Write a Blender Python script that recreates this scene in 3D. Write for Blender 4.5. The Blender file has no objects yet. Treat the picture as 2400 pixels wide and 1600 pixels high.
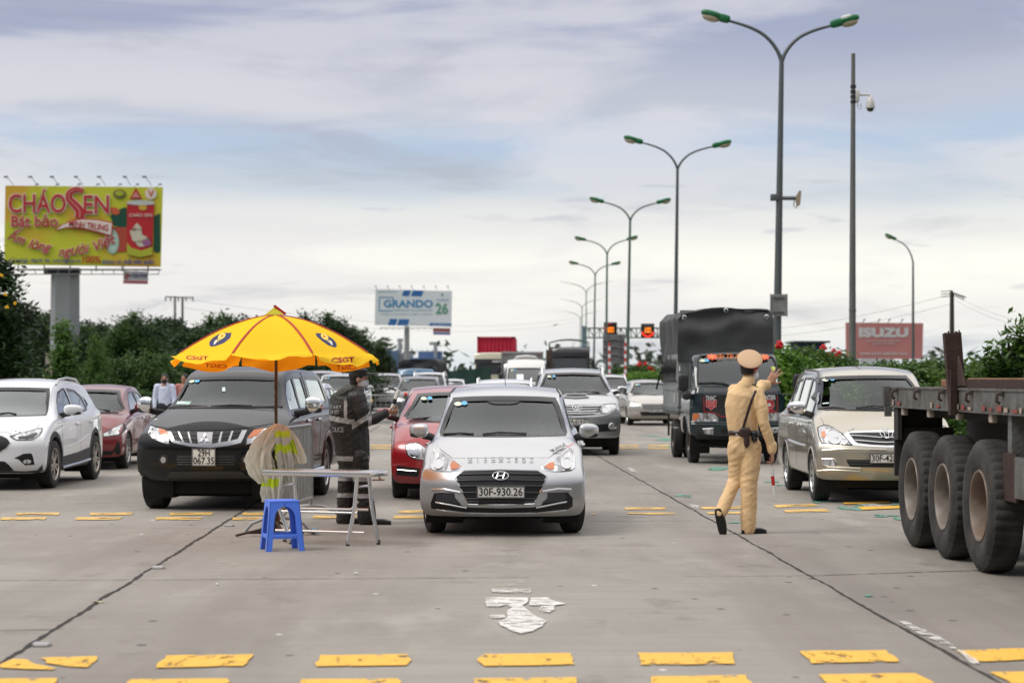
import bpy, bmesh, math, random
from mathutils import Vector, Matrix, noise
from mathutils.bvhtree import BVHTree
random.seed(7)
SC=bpy.context.scene
COL=SC.collection
# ---------------------------------------------------------------- camera
F, HX, HY, CH=5000.0, 1200.0, 883.0, 1.6
cam_d=bpy.data.cameras.new('camera')
cam=bpy.data.objects.new('camera', cam_d);COL.objects.link(cam)
cam.location=(0, 0, CH);cam.rotation_euler=(math.radians(90), 0, 0)
cam_d.sensor_width=36;cam_d.lens=75;cam_d.shift_y=83/2400
cam_d.clip_start=0.5;cam_d.clip_end=6000
cam_d.dof.use_dof=True;cam_d.dof.focus_distance=22.6;cam_d.dof.aperture_fstop=2.7
SC.camera=cam
# ---------------------------------------------------------------- world
SUN_EL, SUN_AZ=math.radians(52), math.radians(248)
w=bpy.data.worlds.new('World');SC.world=w;w.use_nodes=True
nt=w.node_tree;nt.nodes.clear();N=nt.nodes.new;LK=nt.links.new
out=N('ShaderNodeOutputWorld')
tc=N('ShaderNodeTexCoord')
sep=N('ShaderNodeSeparateXYZ');LK(tc.outputs['Generated'], sep.inputs[0])
sky=N('ShaderNodeTexSky');sky.sky_type='NISHITA';sky.sun_disc=False
sky.sun_elevation=SUN_EL;sky.sun_rotation=SUN_AZ
def wnoise(scale, loc, nscale, detail, rough, dist=0.0):
 m=N('ShaderNodeMapping');m.inputs['Scale'].default_value=scale;m.inputs['Location'].default_value=loc
 LK(tc.outputs['Generated'], m.inputs['Vector'])
 n=N('ShaderNodeTexNoise');n.inputs['Scale'].default_value=nscale;n.inputs['Detail'].default_value=detail
 n.inputs['Roughness'].default_value=rough;n.inputs['Distortion'].default_value=dist
 LK(m.outputs[0], n.inputs['Vector']);return n
def wramp(src, stops, interp='EASE'):
 r=N('ShaderNodeValToRGB');r.color_ramp.interpolation=interp
 e=r.color_ramp.elements
 while len(e)<len(stops):e.new(0.5)
 for k, (p, c) in enumerate(stops):e[k].position=p;e[k].color=(*c, 1) if len(c)==3 else c
 LK(src, r.inputs[0]);return r
def wmath(op, a, b):
 m=N('ShaderNodeMath');m.operation=op
 for i, v in enumerate((a, b)):
  if isinstance(v, (int, float)):m.inputs[i].default_value=v
  else:LK(v, m.inputs[i])
 return m
def wmix(f, a, b):
 m=N('ShaderNodeMix');m.data_type='RGBA'
 for i, v in ((0, f), (6, a), (7, b)):
  if isinstance(v, (int, float)):m.inputs[i].default_value=v
  elif isinstance(v, tuple):m.inputs[i].default_value=(*v, 1)
  else:LK(v, m.inputs[i])
 return m
# elevation, bent a little by slow noise so the bands are not level
slow=wnoise((1.6, 1.6, 5), (3.1, 0.4, 0.2), 1.6, 3, 0.5)
el=wmath('ADD', sep.outputs['Z'], wmath('MULTIPLY', wmath('SUBTRACT', slow.outputs[0], 0.5).outputs[0], 0.055).outputs[0])
band=wramp(wmath('MULTIPLY', el.outputs[0], 1/0.36).outputs[0], [(0.0, (.66, .71, .74)), (.05, (.82, .81, .77)), (.14, (.90, .88, .81)), (.20, (.74, .74, .72)), (.26, (.50, .56, .63)), (.31, (.42, .51, .65)), (.37, (.47, .49, .57)), (.44, (.33, .36, .49)), (.55, (.27, .28, .39)), (1.0, (.62, .64, .68))])
puff=wnoise((2.2, 2.2, 11), (1.7, 0.3, 0.8), 2.6, 8, 0.55, 0.4)
puffm=wramp(puff.outputs[0], [(.42, (0, 0, 0)), (.62, (1, 1, 1))])
c1=wmix(wmath('MULTIPLY', puffm.outputs[0], .58).outputs[0], band.outputs[0], (.69, .67, .69))
dark=wnoise((2.6, 2.6, 14), (5.2, 2.3, 1.1), 3.0, 9, 0.58, 0.5)
darkm=wramp(dark.outputs[0], [(.52, (0, 0, 0)), (.72, (1, 1, 1))])
c2=wmix(wmath('MULTIPLY', darkm.outputs[0], .55).outputs[0], c1 .outputs[2], (.36, .37, .44))
# small dark cloudlets low above the horizon
cl=wnoise((6, 6, 40), (0.2, 7.3, 3.1), 3.4, 5, 0.5, 0.3)
clm=wramp(cl.outputs[0], [(.62, (0, 0, 0)), (.72, (1, 1, 1))])
low=wramp(sep.outputs['Z'], [(.02, (0, 0, 0)), (.05, (1, 1, 1)), (.09, (1, 1, 1)), (.12, (0, 0, 0))])
c3=wmix(wmath('MULTIPLY', wmath('MULTIPLY', clm.outputs[0], low.outputs[0]).outputs[0], .5).outputs[0], c2 .outputs[2], (.45, .46, .52))
# lit from a thick bright cover overhead
up=wramp(sep.outputs['Z'], [(.22, (0, 0, 0)), (.75, (1, 1, 1))])
c4=wmix(up.outputs[0], c3 .outputs[2], (1.30, 1.26, 1.24))
# behind the camera: added dark sky and horizon, unseen, to deepen car paint reflections
back=wramp(wmath('MULTIPLY_ADD' if False else 'MULTIPLY', wmath('ADD', sep.outputs['Y'], 1.0).outputs[0], 1.0).outputs[0], [(.70, (1, 1, 1)), (.98, (0, 0, 0))])
bcol=wramp(sep.outputs['Z'], [(.0, (.05, .055, .045)), (.10, (.05, .06, .045)), (.16, (.30, .31, .33)), (.5, (.62, .62, .66)), (.85, (1.2, 1.18, 1.18))])
c4=wmix(back.outputs[0], c4 .outputs[2], bcol.outputs[0])
bgc=N('ShaderNodeBackground');LK(c4 .outputs[2], bgc.inputs[0]);bgc.inputs[1].default_value=1.0
bgs=N('ShaderNodeBackground');LK(sky.outputs[0], bgs.inputs[0]);bgs.inputs[1].default_value=0.10
ms=N('ShaderNodeMixShader');ms.inputs[0].default_value=0.93
LK(bgs.outputs[0], ms.inputs[1]);LK(bgc.outputs[0], ms.inputs[2]);LK(ms.outputs[0], out.inputs[0])
# ---------------------------------------------------------------- sun
sd=bpy.data.lights.new('sun', 'SUN');sd.energy=1.6;sd.angle=math.radians(25);sd.color=(1, .96, .90)
sun=bpy.data.objects.new('sun', sd);COL.objects.link(sun)
sdir=Vector((math.sin(SUN_AZ)*math.cos(SUN_EL), math.cos(SUN_AZ)*math.cos(SUN_EL), math.sin(SUN_EL)))
sun.rotation_euler=sdir.to_track_quat('Z', 'Y').to_euler();sun.location=(0, 0, 40)
SC.view_settings.view_transform='Standard';SC.view_settings.look='None'
SC.view_settings.exposure=0.24;SC.view_settings.gamma=1.0
SC.cycles.max_bounces=6;SC.cycles.transparent_max_bounces=12
# ---------------------------------------------------------------- helpers
def pp(px, py, D):return Vector(((px-HX)/F*D, D, CH-(py-HY)/F*D))
def gp(px, py, z=0.0):
 D=F*(CH-z)/(py-HY);return Vector(((px-HX)/F*D, D, z))
def cr(ox, oy, s, pts):return [(ox+x/s, oy+y/s) for x, y in pts]
def lerp(a, b, t):return a+(b-a)*t
def sst(t):t=max(0., min(1., t));return t*t*(3-2*t)
MATS={}
def mat(name, col=(.5, .5, .5), rough=.5, metal=0., coat=0., spec=.5, var=0., vscale=6., col2=None, bump=0., bscale=40., emis=0., trans=0., inner=None, coord='Object', stretch=(1, 1, 1), ramp=(.35, .65), alpha=1., ior=1.45, detail=5):
 if name in MATS:return MATS[name]
 m=bpy.data.materials.new(name);m.use_nodes=True;MATS[name]=m
 t=m.node_tree;b=t.nodes['Principled BSDF'];L=t.links.new
 b.inputs['Base Color'].default_value=(*col, 1);b.inputs['Roughness'].default_value=rough
 b.inputs['Metallic'].default_value=metal;b.inputs['Coat Weight'].default_value=coat
 b.inputs['Coat Roughness'].default_value=.04
 b.inputs['Specular IOR Level'].default_value=spec;b.inputs['IOR'].default_value=ior
 b.inputs['Alpha'].default_value=alpha
 if emis:b.inputs['Emission Color'].default_value=(*col, 1);b.inputs['Emission Strength'].default_value=emis
 mp=None
 if var or bump:
  tcn=t.nodes.new('ShaderNodeTexCoord');mp=t.nodes.new('ShaderNodeMapping');mp.inputs['Scale'].default_value=stretch
  L(tcn.outputs[coord], mp.inputs[0])
 if var:
  n=t.nodes.new('ShaderNodeTexNoise');n.inputs['Scale'].default_value=vscale;n.inputs['Detail'].default_value=detail
  L(mp.outputs[0], n.inputs[0])
  r=t.nodes.new('ShaderNodeMapRange');r.inputs[1].default_value=ramp[0];r.inputs[2].default_value=ramp[1]
  r.inputs[4].default_value=var;L(n.outputs[0], r.inputs[0])
  x=t.nodes.new('ShaderNodeMix');x.data_type='RGBA';x.inputs[6].default_value=(*col, 1)
  c2=col2 or tuple(c*.4 for c in col);x.inputs[7].default_value=(*c2, 1)
  L(r.outputs[0], x.inputs[0]);L(x.outputs[2], b.inputs['Base Color'])
  csock=x.outputs[2]
 else:csock=None
 if bump:
  n2=t.nodes.new('ShaderNodeTexNoise');n2 .inputs['Scale'].default_value=bscale;n2 .inputs['Detail'].default_value=4
  L(mp.outputs[0], n2 .inputs[0]);bp=t.nodes.new('ShaderNodeBump');bp.inputs['Strength'].default_value=bump
  bp.inputs['Distance'].default_value=.02;L(n2 .outputs[0], bp.inputs['Height']);L(bp.outputs[0], b.inputs['Normal'])
 if trans:
  o=t.nodes['Material Output'];tr=t.nodes.new('ShaderNodeBsdfTranslucent');tr.inputs[0].default_value=(*col, 1)
  if csock:L(csock, tr.inputs[0])
  s=t.nodes.new('ShaderNodeMixShader');s.inputs[0].default_value=trans
  L(b.outputs[0], s.inputs[1]);L(tr.outputs[0], s.inputs[2]);L(s.outputs[0], o.inputs[0])
 if inner:
  o=t.nodes['Material Output'];d=t.nodes.new('ShaderNodeBsdfDiffuse');d.inputs[0].default_value=(*inner, 1)
  g=t.nodes.new('ShaderNodeNewGeometry');s=t.nodes.new('ShaderNodeMixShader')
  L(g.outputs['Backfacing'], s.inputs[0]);L(b.outputs[0], s.inputs[1]);L(d.outputs[0], s.inputs[2]);L(s.outputs[0], o.inputs[0])
 return m
def glass(name, tint=(.42, .48, .46), k=1.9, add=.03):
 if name in MATS:return MATS[name]
 m=bpy.data.materials.new(name);m.use_nodes=True;MATS[name]=m
 t=m.node_tree;t.nodes.clear();L=t.links.new;nn=t.nodes.new
 o=nn('ShaderNodeOutputMaterial');fr=nn('ShaderNodeFresnel');fr.inputs[0].default_value=1.5
 mu=nn('ShaderNodeMath');mu.operation='MULTIPLY_ADD';mu.inputs[1].default_value=k;mu.inputs[2].default_value=add;mu.use_clamp=True
 L(fr.outputs[0], mu.inputs[0])
 tr=nn('ShaderNodeBsdfTransparent');tr.inputs[0].default_value=(*tint, 1)
 gl=nn('ShaderNodeBsdfGlossy');gl.inputs['Roughness'].default_value=.03;gl.inputs[0].default_value=(.95, 1, 1, 1)
 s=nn('ShaderNodeMixShader');L(mu.outputs[0], s.inputs[0]);L(tr.outputs[0], s.inputs[1]);L(gl.outputs[0], s.inputs[2]);L(s.outputs[0], o.inputs[0])
 return m
def tag(o, label=None, cat=None, group=None, kind=None):
 if label:o['label']=label
 if cat:o['category']=cat
 if group:o['group']=group
 if kind:o['kind']=kind
 return o
def empty(name, loc=(0, 0, 0), rz=0, label=None, cat=None, group=None, parent=None):
 o=bpy.data.objects.new(name, None);COL.objects.link(o);o.location=loc;o.rotation_euler=(0, 0, rz)
 o.empty_display_size=.2
 if parent:o.parent=parent
 return tag(o, label, cat, group)
def link(name, me, mats, parent=None, smooth=True, loc=None):
 if not isinstance(mats, (list, tuple)):mats=[mats]
 if not me.materials:
  for m_ in mats:me.materials.append(m_)
 o=bpy.data.objects.new(name, me);COL.objects.link(o)
 if parent:o.parent=parent
 if smooth and not me.get('sm'):
  me.polygons.foreach_set('use_smooth', [True]*len(me.polygons))
  try:me.set_sharp_from_angle(angle=math.radians(38))
  except Exception:pass
  me['sm']=1
 if loc is not None:o.location=loc
 return o
def fin(name, bm, mats, parent=None, smooth=True, loc=None, recalc=False):
 if recalc:bmesh.ops.recalc_face_normals(bm, faces=bm.faces)
 me=bpy.data.meshes.new(name);bm.to_mesh(me);bm.free()
 return link(name, me, mats, parent, smooth, loc)
def copy_tree(o, parent=None):
 c=o.copy();COL.objects.link(c)
 if parent:c.parent=parent
 for ch in list(o.children):copy_tree(ch, c)
 return c
def box(bm, x0, x1, y0, y1, z0, z1, bev=0., M=None, mi=0):
 r=bmesh.ops.create_cube(bm, size=1)
 vs=r['verts']
 for v in vs:v.co=Vector((lerp(x0, x1, v.co.x+.5), lerp(y0, y1, v.co.y+.5), lerp(z0, z1, v.co.z+.5)))
 fs=set(f for v in vs for f in v.link_faces)
 if bev:
  es=list(set(e for v in vs for e in v.link_edges))
  rr=bmesh.ops.bevel(bm, geom=es, offset=bev, segments=2, affect='EDGES', profile=.5)
  vs=list(set(v for f in rr['faces'] for v in f.verts)|set(v for v in vs if v.is_valid))
  fs=set(f for v in vs for f in v.link_faces)
 if M is not None:
  for v in vs:v.co=M@v.co
 for f in fs:f.material_index=mi
 return vs
def tube(bm, pts, r, seg=8, cap=True, mi=0, flat=None):
 """a tube along points; r a number or a list; flat = (sx, sy) squashes the section"""
 pts=[Vector(p) for p in pts];n=len(pts)
 rs=r if isinstance(r, (list, tuple)) else [r]*n
 rings=[];up=None
 for i, p in enumerate(pts):
  d=(pts[min(i+1, n-1)]-pts[max(i-1, 0)])
  if d.length<1e-9:d=Vector((0, 0, 1))
  d.normalize()
  if up is None:
   up=Vector((0, 0, 1)) if abs(d.z)<.9 else Vector((0, 1, 0))
  a=d.cross(up);a.normalize();b=a.cross(d);b.normalize();up=b
  sx, sy=(flat if flat else (1, 1))
  rings.append([bm.verts.new(p+a*math.cos(2*math.pi*k/seg)*rs[i]*sx+b*math.sin(2*math.pi*k/seg)*rs[i]*sy) for k in range(seg)])
 fs=[]
 for i in range(n-1):
  for k in range(seg):
   fs.append(bm.faces.new((rings[i][k], rings[i+1][k], rings[i+1][(k+1)%seg], rings[i][(k+1)%seg])))
 if cap:
  fs.append(bm.faces.new(rings[0]));fs.append(bm.faces.new(rings[-1][::-1]))
 for f in fs:f.material_index=mi;
 bmesh.ops.recalc_face_normals(bm, faces=fs)
 return rings
def lathe(bm, prof, seg=24, M=Matrix(), mi=0, cap=True):
 """prof: list of (r, h); axis is local Z"""
 rings=[]
 for r, h in prof:
  rings.append([bm.verts.new(M@Vector((r*math.cos(2*math.pi*k/seg), r*math.sin(2*math.pi*k/seg), h))) for k in range(seg)])
 fs=[]
 for i in range(len(prof)-1):
  for k in range(seg):
   fs.append(bm.faces.new((rings[i][k], rings[i][(k+1)%seg], rings[i+1][(k+1)%seg], rings[i+1][k])))
 if cap:
  if prof[0][0]>1e-5:fs.append(bm.faces.new(rings[0][::-1]))
  if prof[-1][0]>1e-5:fs.append(bm.faces.new(rings[-1]))
 for f in fs:f.material_index=mi
 return rings
def sell(bm, c, s, n=4., useg=16, vseg=10, M=None, mi=0):
 """rounded block (superellipsoid) with centre c, half sizes s"""
 c=Vector(c)
 def sp(v, p):return math.copysign(abs(v)**p, v)
 e=2./n;rows=[]
 for j in range(vseg+1):
  ph=-math.pi/2+math.pi*j/vseg;row=[]
  for i in range(useg):
   th=2*math.pi*i/useg
   p=Vector((sp(math.cos(ph), e)*sp(math.cos(th), e)*s[0], sp(math.cos(ph), e)*sp(math.sin(th), e)*s[1], sp(math.sin(ph), e)*s[2]))+c
   if M is not None:p=M@p
   if j in (0, vseg) and row:row.append(row[0]);continue
   row.append(bm.verts.new(p))
  rows.append(row)
 for j in range(vseg):
  for i in range(useg):
   q=[rows[j][i], rows[j][(i+1)%useg], rows[j+1][(i+1)%useg], rows[j+1][i]]
   u=[]
   for v in q:
    if v not in u:u.append(v)
   if len(u)>2:bm.faces.new(u).material_index=mi
def extrude_poly(bm, pts, depth, M=None, mi=0):
 """flat outline [(x, z)] given thickness along y"""
 a=[bm.verts.new((M@Vector((x, 0, z))) if M is not None else (x, 0, z)) for x, z in pts]
 b=[bm.verts.new((M@Vector((x, depth, z))) if M is not None else (x, depth, z)) for x, z in pts]
 fs=[bm.faces.new(a), bm.faces.new(b[::-1])]
 for i in range(len(pts)):
  j=(i+1)%len(pts);fs.append(bm.faces.new((a[i], b[i], b[j], a[j])))
 for f in fs:f.material_index=mi
 bmesh.ops.recalc_face_normals(bm, faces=fs);return fs
TXT={}
def text(name, s, size, m, parent=None, M=Matrix(), ext=.001, off=0., align='CENTER', sx=1., shear=0., width=None):
 """lettering as a mesh; reads along +x, up +z, faces -y before M"""
 cu=bpy.data.curves.new('t', 'FONT');cu.body=s;cu.size=size;cu.align_x=align;cu.align_y='CENTER'
 cu.extrude=ext;cu.offset=off*size;cu.resolution_u=3;cu.shear=shear
 o=bpy.data.objects.new('t', cu);COL.objects.link(o)
 dg=bpy.context.evaluated_depsgraph_get();dg.update()
 me=bpy.data.meshes.new_from_object(o.evaluated_get(dg));bpy.data.objects.remove(o);bpy.data.curves.remove(cu)
 xs=[v.co.x for v in me.vertices] or [0, 1]
 if width:sx=width/max(1e-6, max(xs)-min(xs))
 cx=(max(xs)+min(xs))/2 if align=='CENTER' else 0
 R=M@Matrix.Rotation(math.radians(90), 4, 'X')@Matrix.Diagonal((sx, 1, 1, 1))@Matrix.Translation((-cx, 0, 0))
 me.transform(R);me.materials.clear();me.name=name
 return link(name, me, m, parent, smooth=False)
def ngrid_noise(p, s):return noise.noise(Vector(p)*s)
# ================================================================ ground, road markings
TD=Vector((-128/5000, 1, 0)).normalized()
TR=Vector((TD.y, -TD.x, 0))
def concrete():
 m=bpy.data.materials.new('concrete');m.use_nodes=True;t=m.node_tree;L=t.links.new;nn=t.nodes.new
 b=t.nodes['Principled BSDF'];b.inputs['Roughness'].default_value=.72;b.inputs['Specular IOR Level'].default_value=.35
 tcn=nn('ShaderNodeTexCoord')
 def ns(scale, st, det=6, ro=.6, loc=(0, 0, 0)):
  mp=nn('ShaderNodeMapping');mp.inputs['Scale'].default_value=st;mp.inputs['Location'].default_value=loc;L(tcn.outputs['Object'], mp.inputs[0])
  n=nn('ShaderNodeTexNoise');n.inputs['Scale'].default_value=scale;n.inputs['Detail'].default_value=det;n.inputs['Roughness'].default_value=ro
  L(mp.outputs[0], n.inputs[0]);return n
 def rng(s, a, b_, c, d):
  r=nn('ShaderNodeMapRange');r.inputs[1].default_value=a;r.inputs[2].default_value=b_;r.inputs[3].default_value=c;r.inputs[4].default_value=d
  L(s, r.inputs[0]);return r.outputs[0]
 def mix(f, a, b_):
  x=nn('ShaderNodeMix');x.data_type='RGBA'
  L(f, x.inputs[0])
  for i, v in ((6, a), (7, b_)):
   if isinstance(v, tuple):x.inputs[i].default_value=(*v, 1)
   else:L(v, x.inputs[i])
  return x.outputs[2]
 big=ns(.16, (1, 1.0, 1));c=mix(rng(big.outputs[0], .35, .65, 0, 1), (.258, .236, .203), (.350, .325, .288))
 brush=ns(3.0, (.25, 2.2, 1), 8, .7);c=mix(rng(brush.outputs[0], .35, .7, 0, .42), c, (.190, .170, .145))
 st=ns(.55, (1, .35, 1), 6, .65, (4, 2, 0));c=mix(rng(st.outputs[0], .50, .68, 0, .65), c, (.18, .162, .14))
 pale=ns(.8, (1.4, .5, 1), 7, .6, (9, 5, 0));c=mix(rng(pale.outputs[0], .55, .75, 0, .45), c, (.47, .44, .40))
 tl_=ns(.55, (1, .05, 1), 5, .6, (2, 8, 0));c=mix(rng(tl_.outputs[0], .48, .64, 0, .62), c, (.165, .142, .125))
 oil=ns(1.1, (1, .6, 1), 8, .7, (12, 3, 0));c=mix(rng(oil.outputs[0], .58, .67, 0, .6), c, (.15, .13, .115))
 gr=ns(60, (1, .5, 1), 3, .6);c=mix(rng(gr.outputs[0], .3, .75, 0, .30), c, (.14, .125, .115))
 sp=nn('ShaderNodeTexVoronoi');sp.inputs['Scale'].default_value=2.3;mp=nn('ShaderNodeMapping');mp.inputs['Scale'].default_value=(1, .7, 1)
 L(tcn.outputs['Object'], mp.inputs[0]);L(mp.outputs[0], sp.inputs[0])
 c=mix(rng(sp.outputs['Distance'], .06, .085, .8, 0), c, (.05, .043, .04))
 sp2=nn('ShaderNodeTexVoronoi');sp2 .inputs['Scale'].default_value=1.35;L(mp.outputs[0], sp2 .inputs[0])
 c=mix(rng(sp2 .outputs['Distance'], .02, .04, .8, 0), c, (.7, .68, .66))
 L(c, b.inputs['Base Color'])
 bp=nn('ShaderNodeBump');bp.inputs['Strength'].default_value=.25;bp.inputs['Distance'].default_value=.01;L(gr.outputs[0], bp.inputs['Height']);L(bp.outputs[0], b.inputs['Normal'])
 return m
bm=bmesh.new()
v=[bm.verts.new(p) for p in ((-2500, -30, 0), (2500, -30, 0), (2500, 5000, 0), (-2500, 5000, 0))];bm.faces.new(v)
ground=fin('ground', bm, concrete(), smooth=False);tag(ground, kind='structure')
# grassy verges: left beyond the lanes and the planted strip on the right
grassm=mat('grass_ground', (.045, .07, .022), .9, var=1, vscale=1.2, col2=(.09, .10, .04), bump=.5, bscale=8)
bm=bmesh.new()
for quad in (((-13, 46), (-13, 900), (-400, 900), (-400, 46)), ((8.5, 58), (8.5, 700), (300, 700), (300, 40), (12.5, 40))):
 bm.faces.new([bm.verts.new((x, y, .012)) for x, y in quad])
tag(fin('verge', bm, grassm, smooth=False), kind='structure')
def strip(bm, pts, w, z, jag=.3, seed=0, step=.12):
 """a ragged line lying on the ground"""
 rnd=random.Random(seed);pts=[Vector((p[0], p[1], z)) for p in pts];dense=[]
 for a, b in zip(pts, pts[1:]):
  n=max(1, int((b-a).length/step));dense+=[a.lerp(b, i/n) for i in range(n)]
 dense.append(pts[-1]);L_, R_=[], []
 for i, p in enumerate(dense):
  d=(dense[min(i+1, len(dense)-1)]-dense[max(i-1, 0)]).normalized();nrm=Vector((-d.y, d.x, 0))
  wob=noise.noise(Vector((i*.12+seed*13, seed, 0)))*w*.9
  L_.append(bm.verts.new(p+nrm*(w*(.5+jag*rnd.uniform(-.6, 1))+wob)));R_.append(bm.verts.new(p-nrm*(w*(.5+jag*rnd.uniform(-.6, 1))-wob)))
 for i in range(len(dense)-1):bm.faces.new((L_[i], R_[i], R_[i+1], L_[i+1]))
jm=mat('joint_filler', (.028, .024, .022), .9)
bm=bmesh.new()
def lane(px, py, y0, y1, w, sd):
 p=gp(px, py);k=0
 a=p+TD*((y0-p.y)/TD.y);b=p+TD*((y1-p.y)/TD.y);strip(bm, [a, b], w, .004, .5, sd)
lane(313, 1358.6, 10, 70, .024, 1);lane(1896, 1348, 10, 120, .019, 2)
lane(313-1601, 1358.6, 10, 70, .02, 3);lane(1896+1601, 1348, 20, 120, .02, 4)
tag(fin('road_joint', bm, jm, smooth=False), kind='structure')
bm=bmesh.new()
jt=mat('joint_crack', (.085, .072, .062), .9)
for (x0, y0, x1, y1, w_, sd) in ((0, 1360, 313, 1358, .010, 5), (313, 1359, 1240, 1353, .011, 6), (1600, 1351, 1896, 1349, .010, 7), (1896, 1349, 2400, 1333, .020, 8), (0, 1236, 560, 1238, .008, 9), (1376, 1222, 1640, 1220, .013, 10), (1554, 1154, 1720, 1151, .013, 11), (1740, 1151, 2130, 1144, .011, 12), (1700, 1217, 2090, 1210, .007, 13), (1400, 1070, 1640, 1068, .02, 14), (0, 1478, 150, 1474, .012, 15)):
 strip(bm, [gp(x0, y0), gp(x1, y1)], w_, .0045, .6, sd, .06)
tag(fin('slab_joint', bm, jt, smooth=False), kind='structure')
# --- painted bars
yel=mat('yellow_paint', (.74, .42, .045), .65, var=.8, vscale=8, col2=(.34, .21, .07), stretch=(1, .3, 1), ramp=(.48, .75), bump=.2, bscale=60)
yel2=mat('worn_yellow_paint', (.76, .47, .12), .65, var=.9, vscale=22, col2=(.36, .26, .13), stretch=(1, .2, 1), ramp=(.48, .68))
grp=mat('green_paint', (.05, .24, .17), .7, var=.8, vscale=9, col2=(.22, .30, .25), ramp=(.4, .65))
def blob_poly(bm, pts, z, jag, step, seed):
 """closed painted patch with a slightly ragged edge"""
 rnd=random.Random(seed);o=[]
 P=[Vector((p.x, p.y, z)) for p in pts]
 for i, a in enumerate(P):
  b=P[(i+1)%len(P)];n=max(1, int((b-a).length/step))
  for k in range(n):
   q=a.lerp(b, k/n)
   o.append(q+Vector((rnd.uniform(-1, 1), rnd.uniform(-1, 1)*1.2, 0))*jag)
 f=bm.faces.new([bm.verts.new(q) for q in o])
 if f.normal.z<0:f.normal_flip()
 return f
def worn(name, col, thr, scale, st, soft=.05, r=.6, loc=(0, 0, 0)):
 """thin paint with the concrete showing through where it has gone"""
 m=mat(name, col, r, var=.5, vscale=14, col2=tuple(c*.72 for c in col));t=m.node_tree;L=t.links.new;nn=t.nodes.new
 tcn=nn('ShaderNodeTexCoord');mp=nn('ShaderNodeMapping');mp.inputs['Scale'].default_value=st;mp.inputs['Location'].default_value=loc;L(tcn.outputs['Object'], mp.inputs[0])
 n=nn('ShaderNodeTexNoise');n.inputs['Scale'].default_value=scale;n.inputs['Detail'].default_value=7;n.inputs['Roughness'].default_value=.68;L(mp.outputs[0], n.inputs[0])
 q=nn('ShaderNodeMapRange');q.inputs[1].default_value=thr;q.inputs[2].default_value=thr+soft;L(n.outputs[0], q.inputs[0]);L(q.outputs[0], t.nodes['Principled BSDF'].inputs['Alpha']);return m
def bars(name, rows, m, jag=.012, z=.008):
 bm=bmesh.new()
 for k, q in enumerate(rows):blob_poly(bm, [gp(*p) for p in q], z, jag, .12, k+3)
 bmesh.ops.recalc_face_normals(bm, faces=bm.faces)
 for f in bm.faces:
  if f.normal.z<0:f.normal_flip()
 tag(fin(name, bm, m, smooth=False), kind='structure')
R1=[[(0, 1560), (30, 1545), (65, 1547), (85, 1557), (127, 1567), (120, 1571), (0, 1567)], [(97, 1542), (232, 1539), (205, 1565), (165, 1563), (110, 1556)], [(388, 1538), (590, 1535), (575, 1562), (366, 1566)], [(747, 1537), (958, 1535), (962, 1548), (952, 1561), (739, 1563), (745, 1549)], [(1135, 1534), (1342, 1532), (1346, 1559), (1140, 1562), (1119, 1549)], [(1497, 1532), (1716, 1530), (1727, 1557), (1506, 1560)], [(1874, 1527), (2077, 1525), (2110, 1552), (1905, 1556)], [(2240, 1526), (2400, 1520), (2560, 1516), (2590, 1543), (2400, 1547), (2290, 1553)]]
R2=[[(-40, 1592), (138, 1591), (120, 1612), (-60, 1613)], [(306, 1593), (530, 1592), (538, 1600), (510, 1618), (290, 1619)], [(708, 1594), (930, 1591), (941, 1600), (925, 1618), (700, 1619)], [(1115, 1592), (1352, 1589), (1356, 1616), (1120, 1618)], [(1522, 1586), (1745, 1584), (1770, 1611), (1530, 1614)], [(1920, 1582), (2150, 1579), (2190, 1604), (1945, 1608)], [(2320, 1577), (2560, 1570), (2600, 1598), (2370, 1604)]]
bars('yellow_bar_marking', R1+R2, worn('yellow_paint_worn', (.78, .44, .045), .35, 9, (1, .35, 1), .10), .012)
R3=[[(38+x, 1202), (140+x, 1201.5), (136+x, 1207.5), (40+x-2, 1208)] for x in (0, 173, 359, 530)]+[[(3+x, 1213), (112+x, 1212.5), (105+x, 1218.5), (2+x, 1219)] for x in (0, 175, 363, 542)]
R3+=[[(745+x, 1196.5), (850+x, 1196), (850+x, 1202), (743+x, 1202.5)] for x in (0, 190)]+[[(735+x, 1209), (835+x, 1208.5), (835+x, 1215), (733+x, 1215.5)] for x in (0, 188)]
R3+=[[(1460, 1190), (1558, 1189), (1561, 1194), (1469, 1195)], [(1472, 1202), (1582, 1202), (1588, 1207), (1475, 1206)], [(1388, 1205), (1395, 1204), (1396, 1208), (1385, 1208)], [(1640, 1189), (1745, 1187), (1750, 1192), (1650, 1194)], [(1655, 1201), (1745, 1199), (1750, 1204), (1660, 1205)], [(1812, 1184), (1905, 1181), (1920, 1186), (1822, 1190)], [(1836, 1196), (1935, 1193), (1948, 1199), (1845, 1202)]]
R3+=[[(x, 1052-i*6), (x+w_, 1052-i*6), (x+w_, 1049-i*6), (x, 1049-i*6)] for x, w_ in ((868, 60), (1452, 45), (1518, 50)) for i in range(2)]
R3+=[[(x, 1046), (x+70, 1045.5), (x+70, 1048.5), (x, 1049)] for x in (700, 590)]
bars('worn_yellow_bar_marking', R3, worn('yellow_paint_old', (.74, .46, .12), .43, 7, (.5, 1, 1), .05), .008)
bars('yellow_bar_marking', [[(1975, 1179), (2085, 1175.5), (2086, 1179), (1980, 1183)], [(2010, 1189), (2115, 1186), (2135, 1191), (2021, 1196)]], yel, .006, .012)
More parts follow.
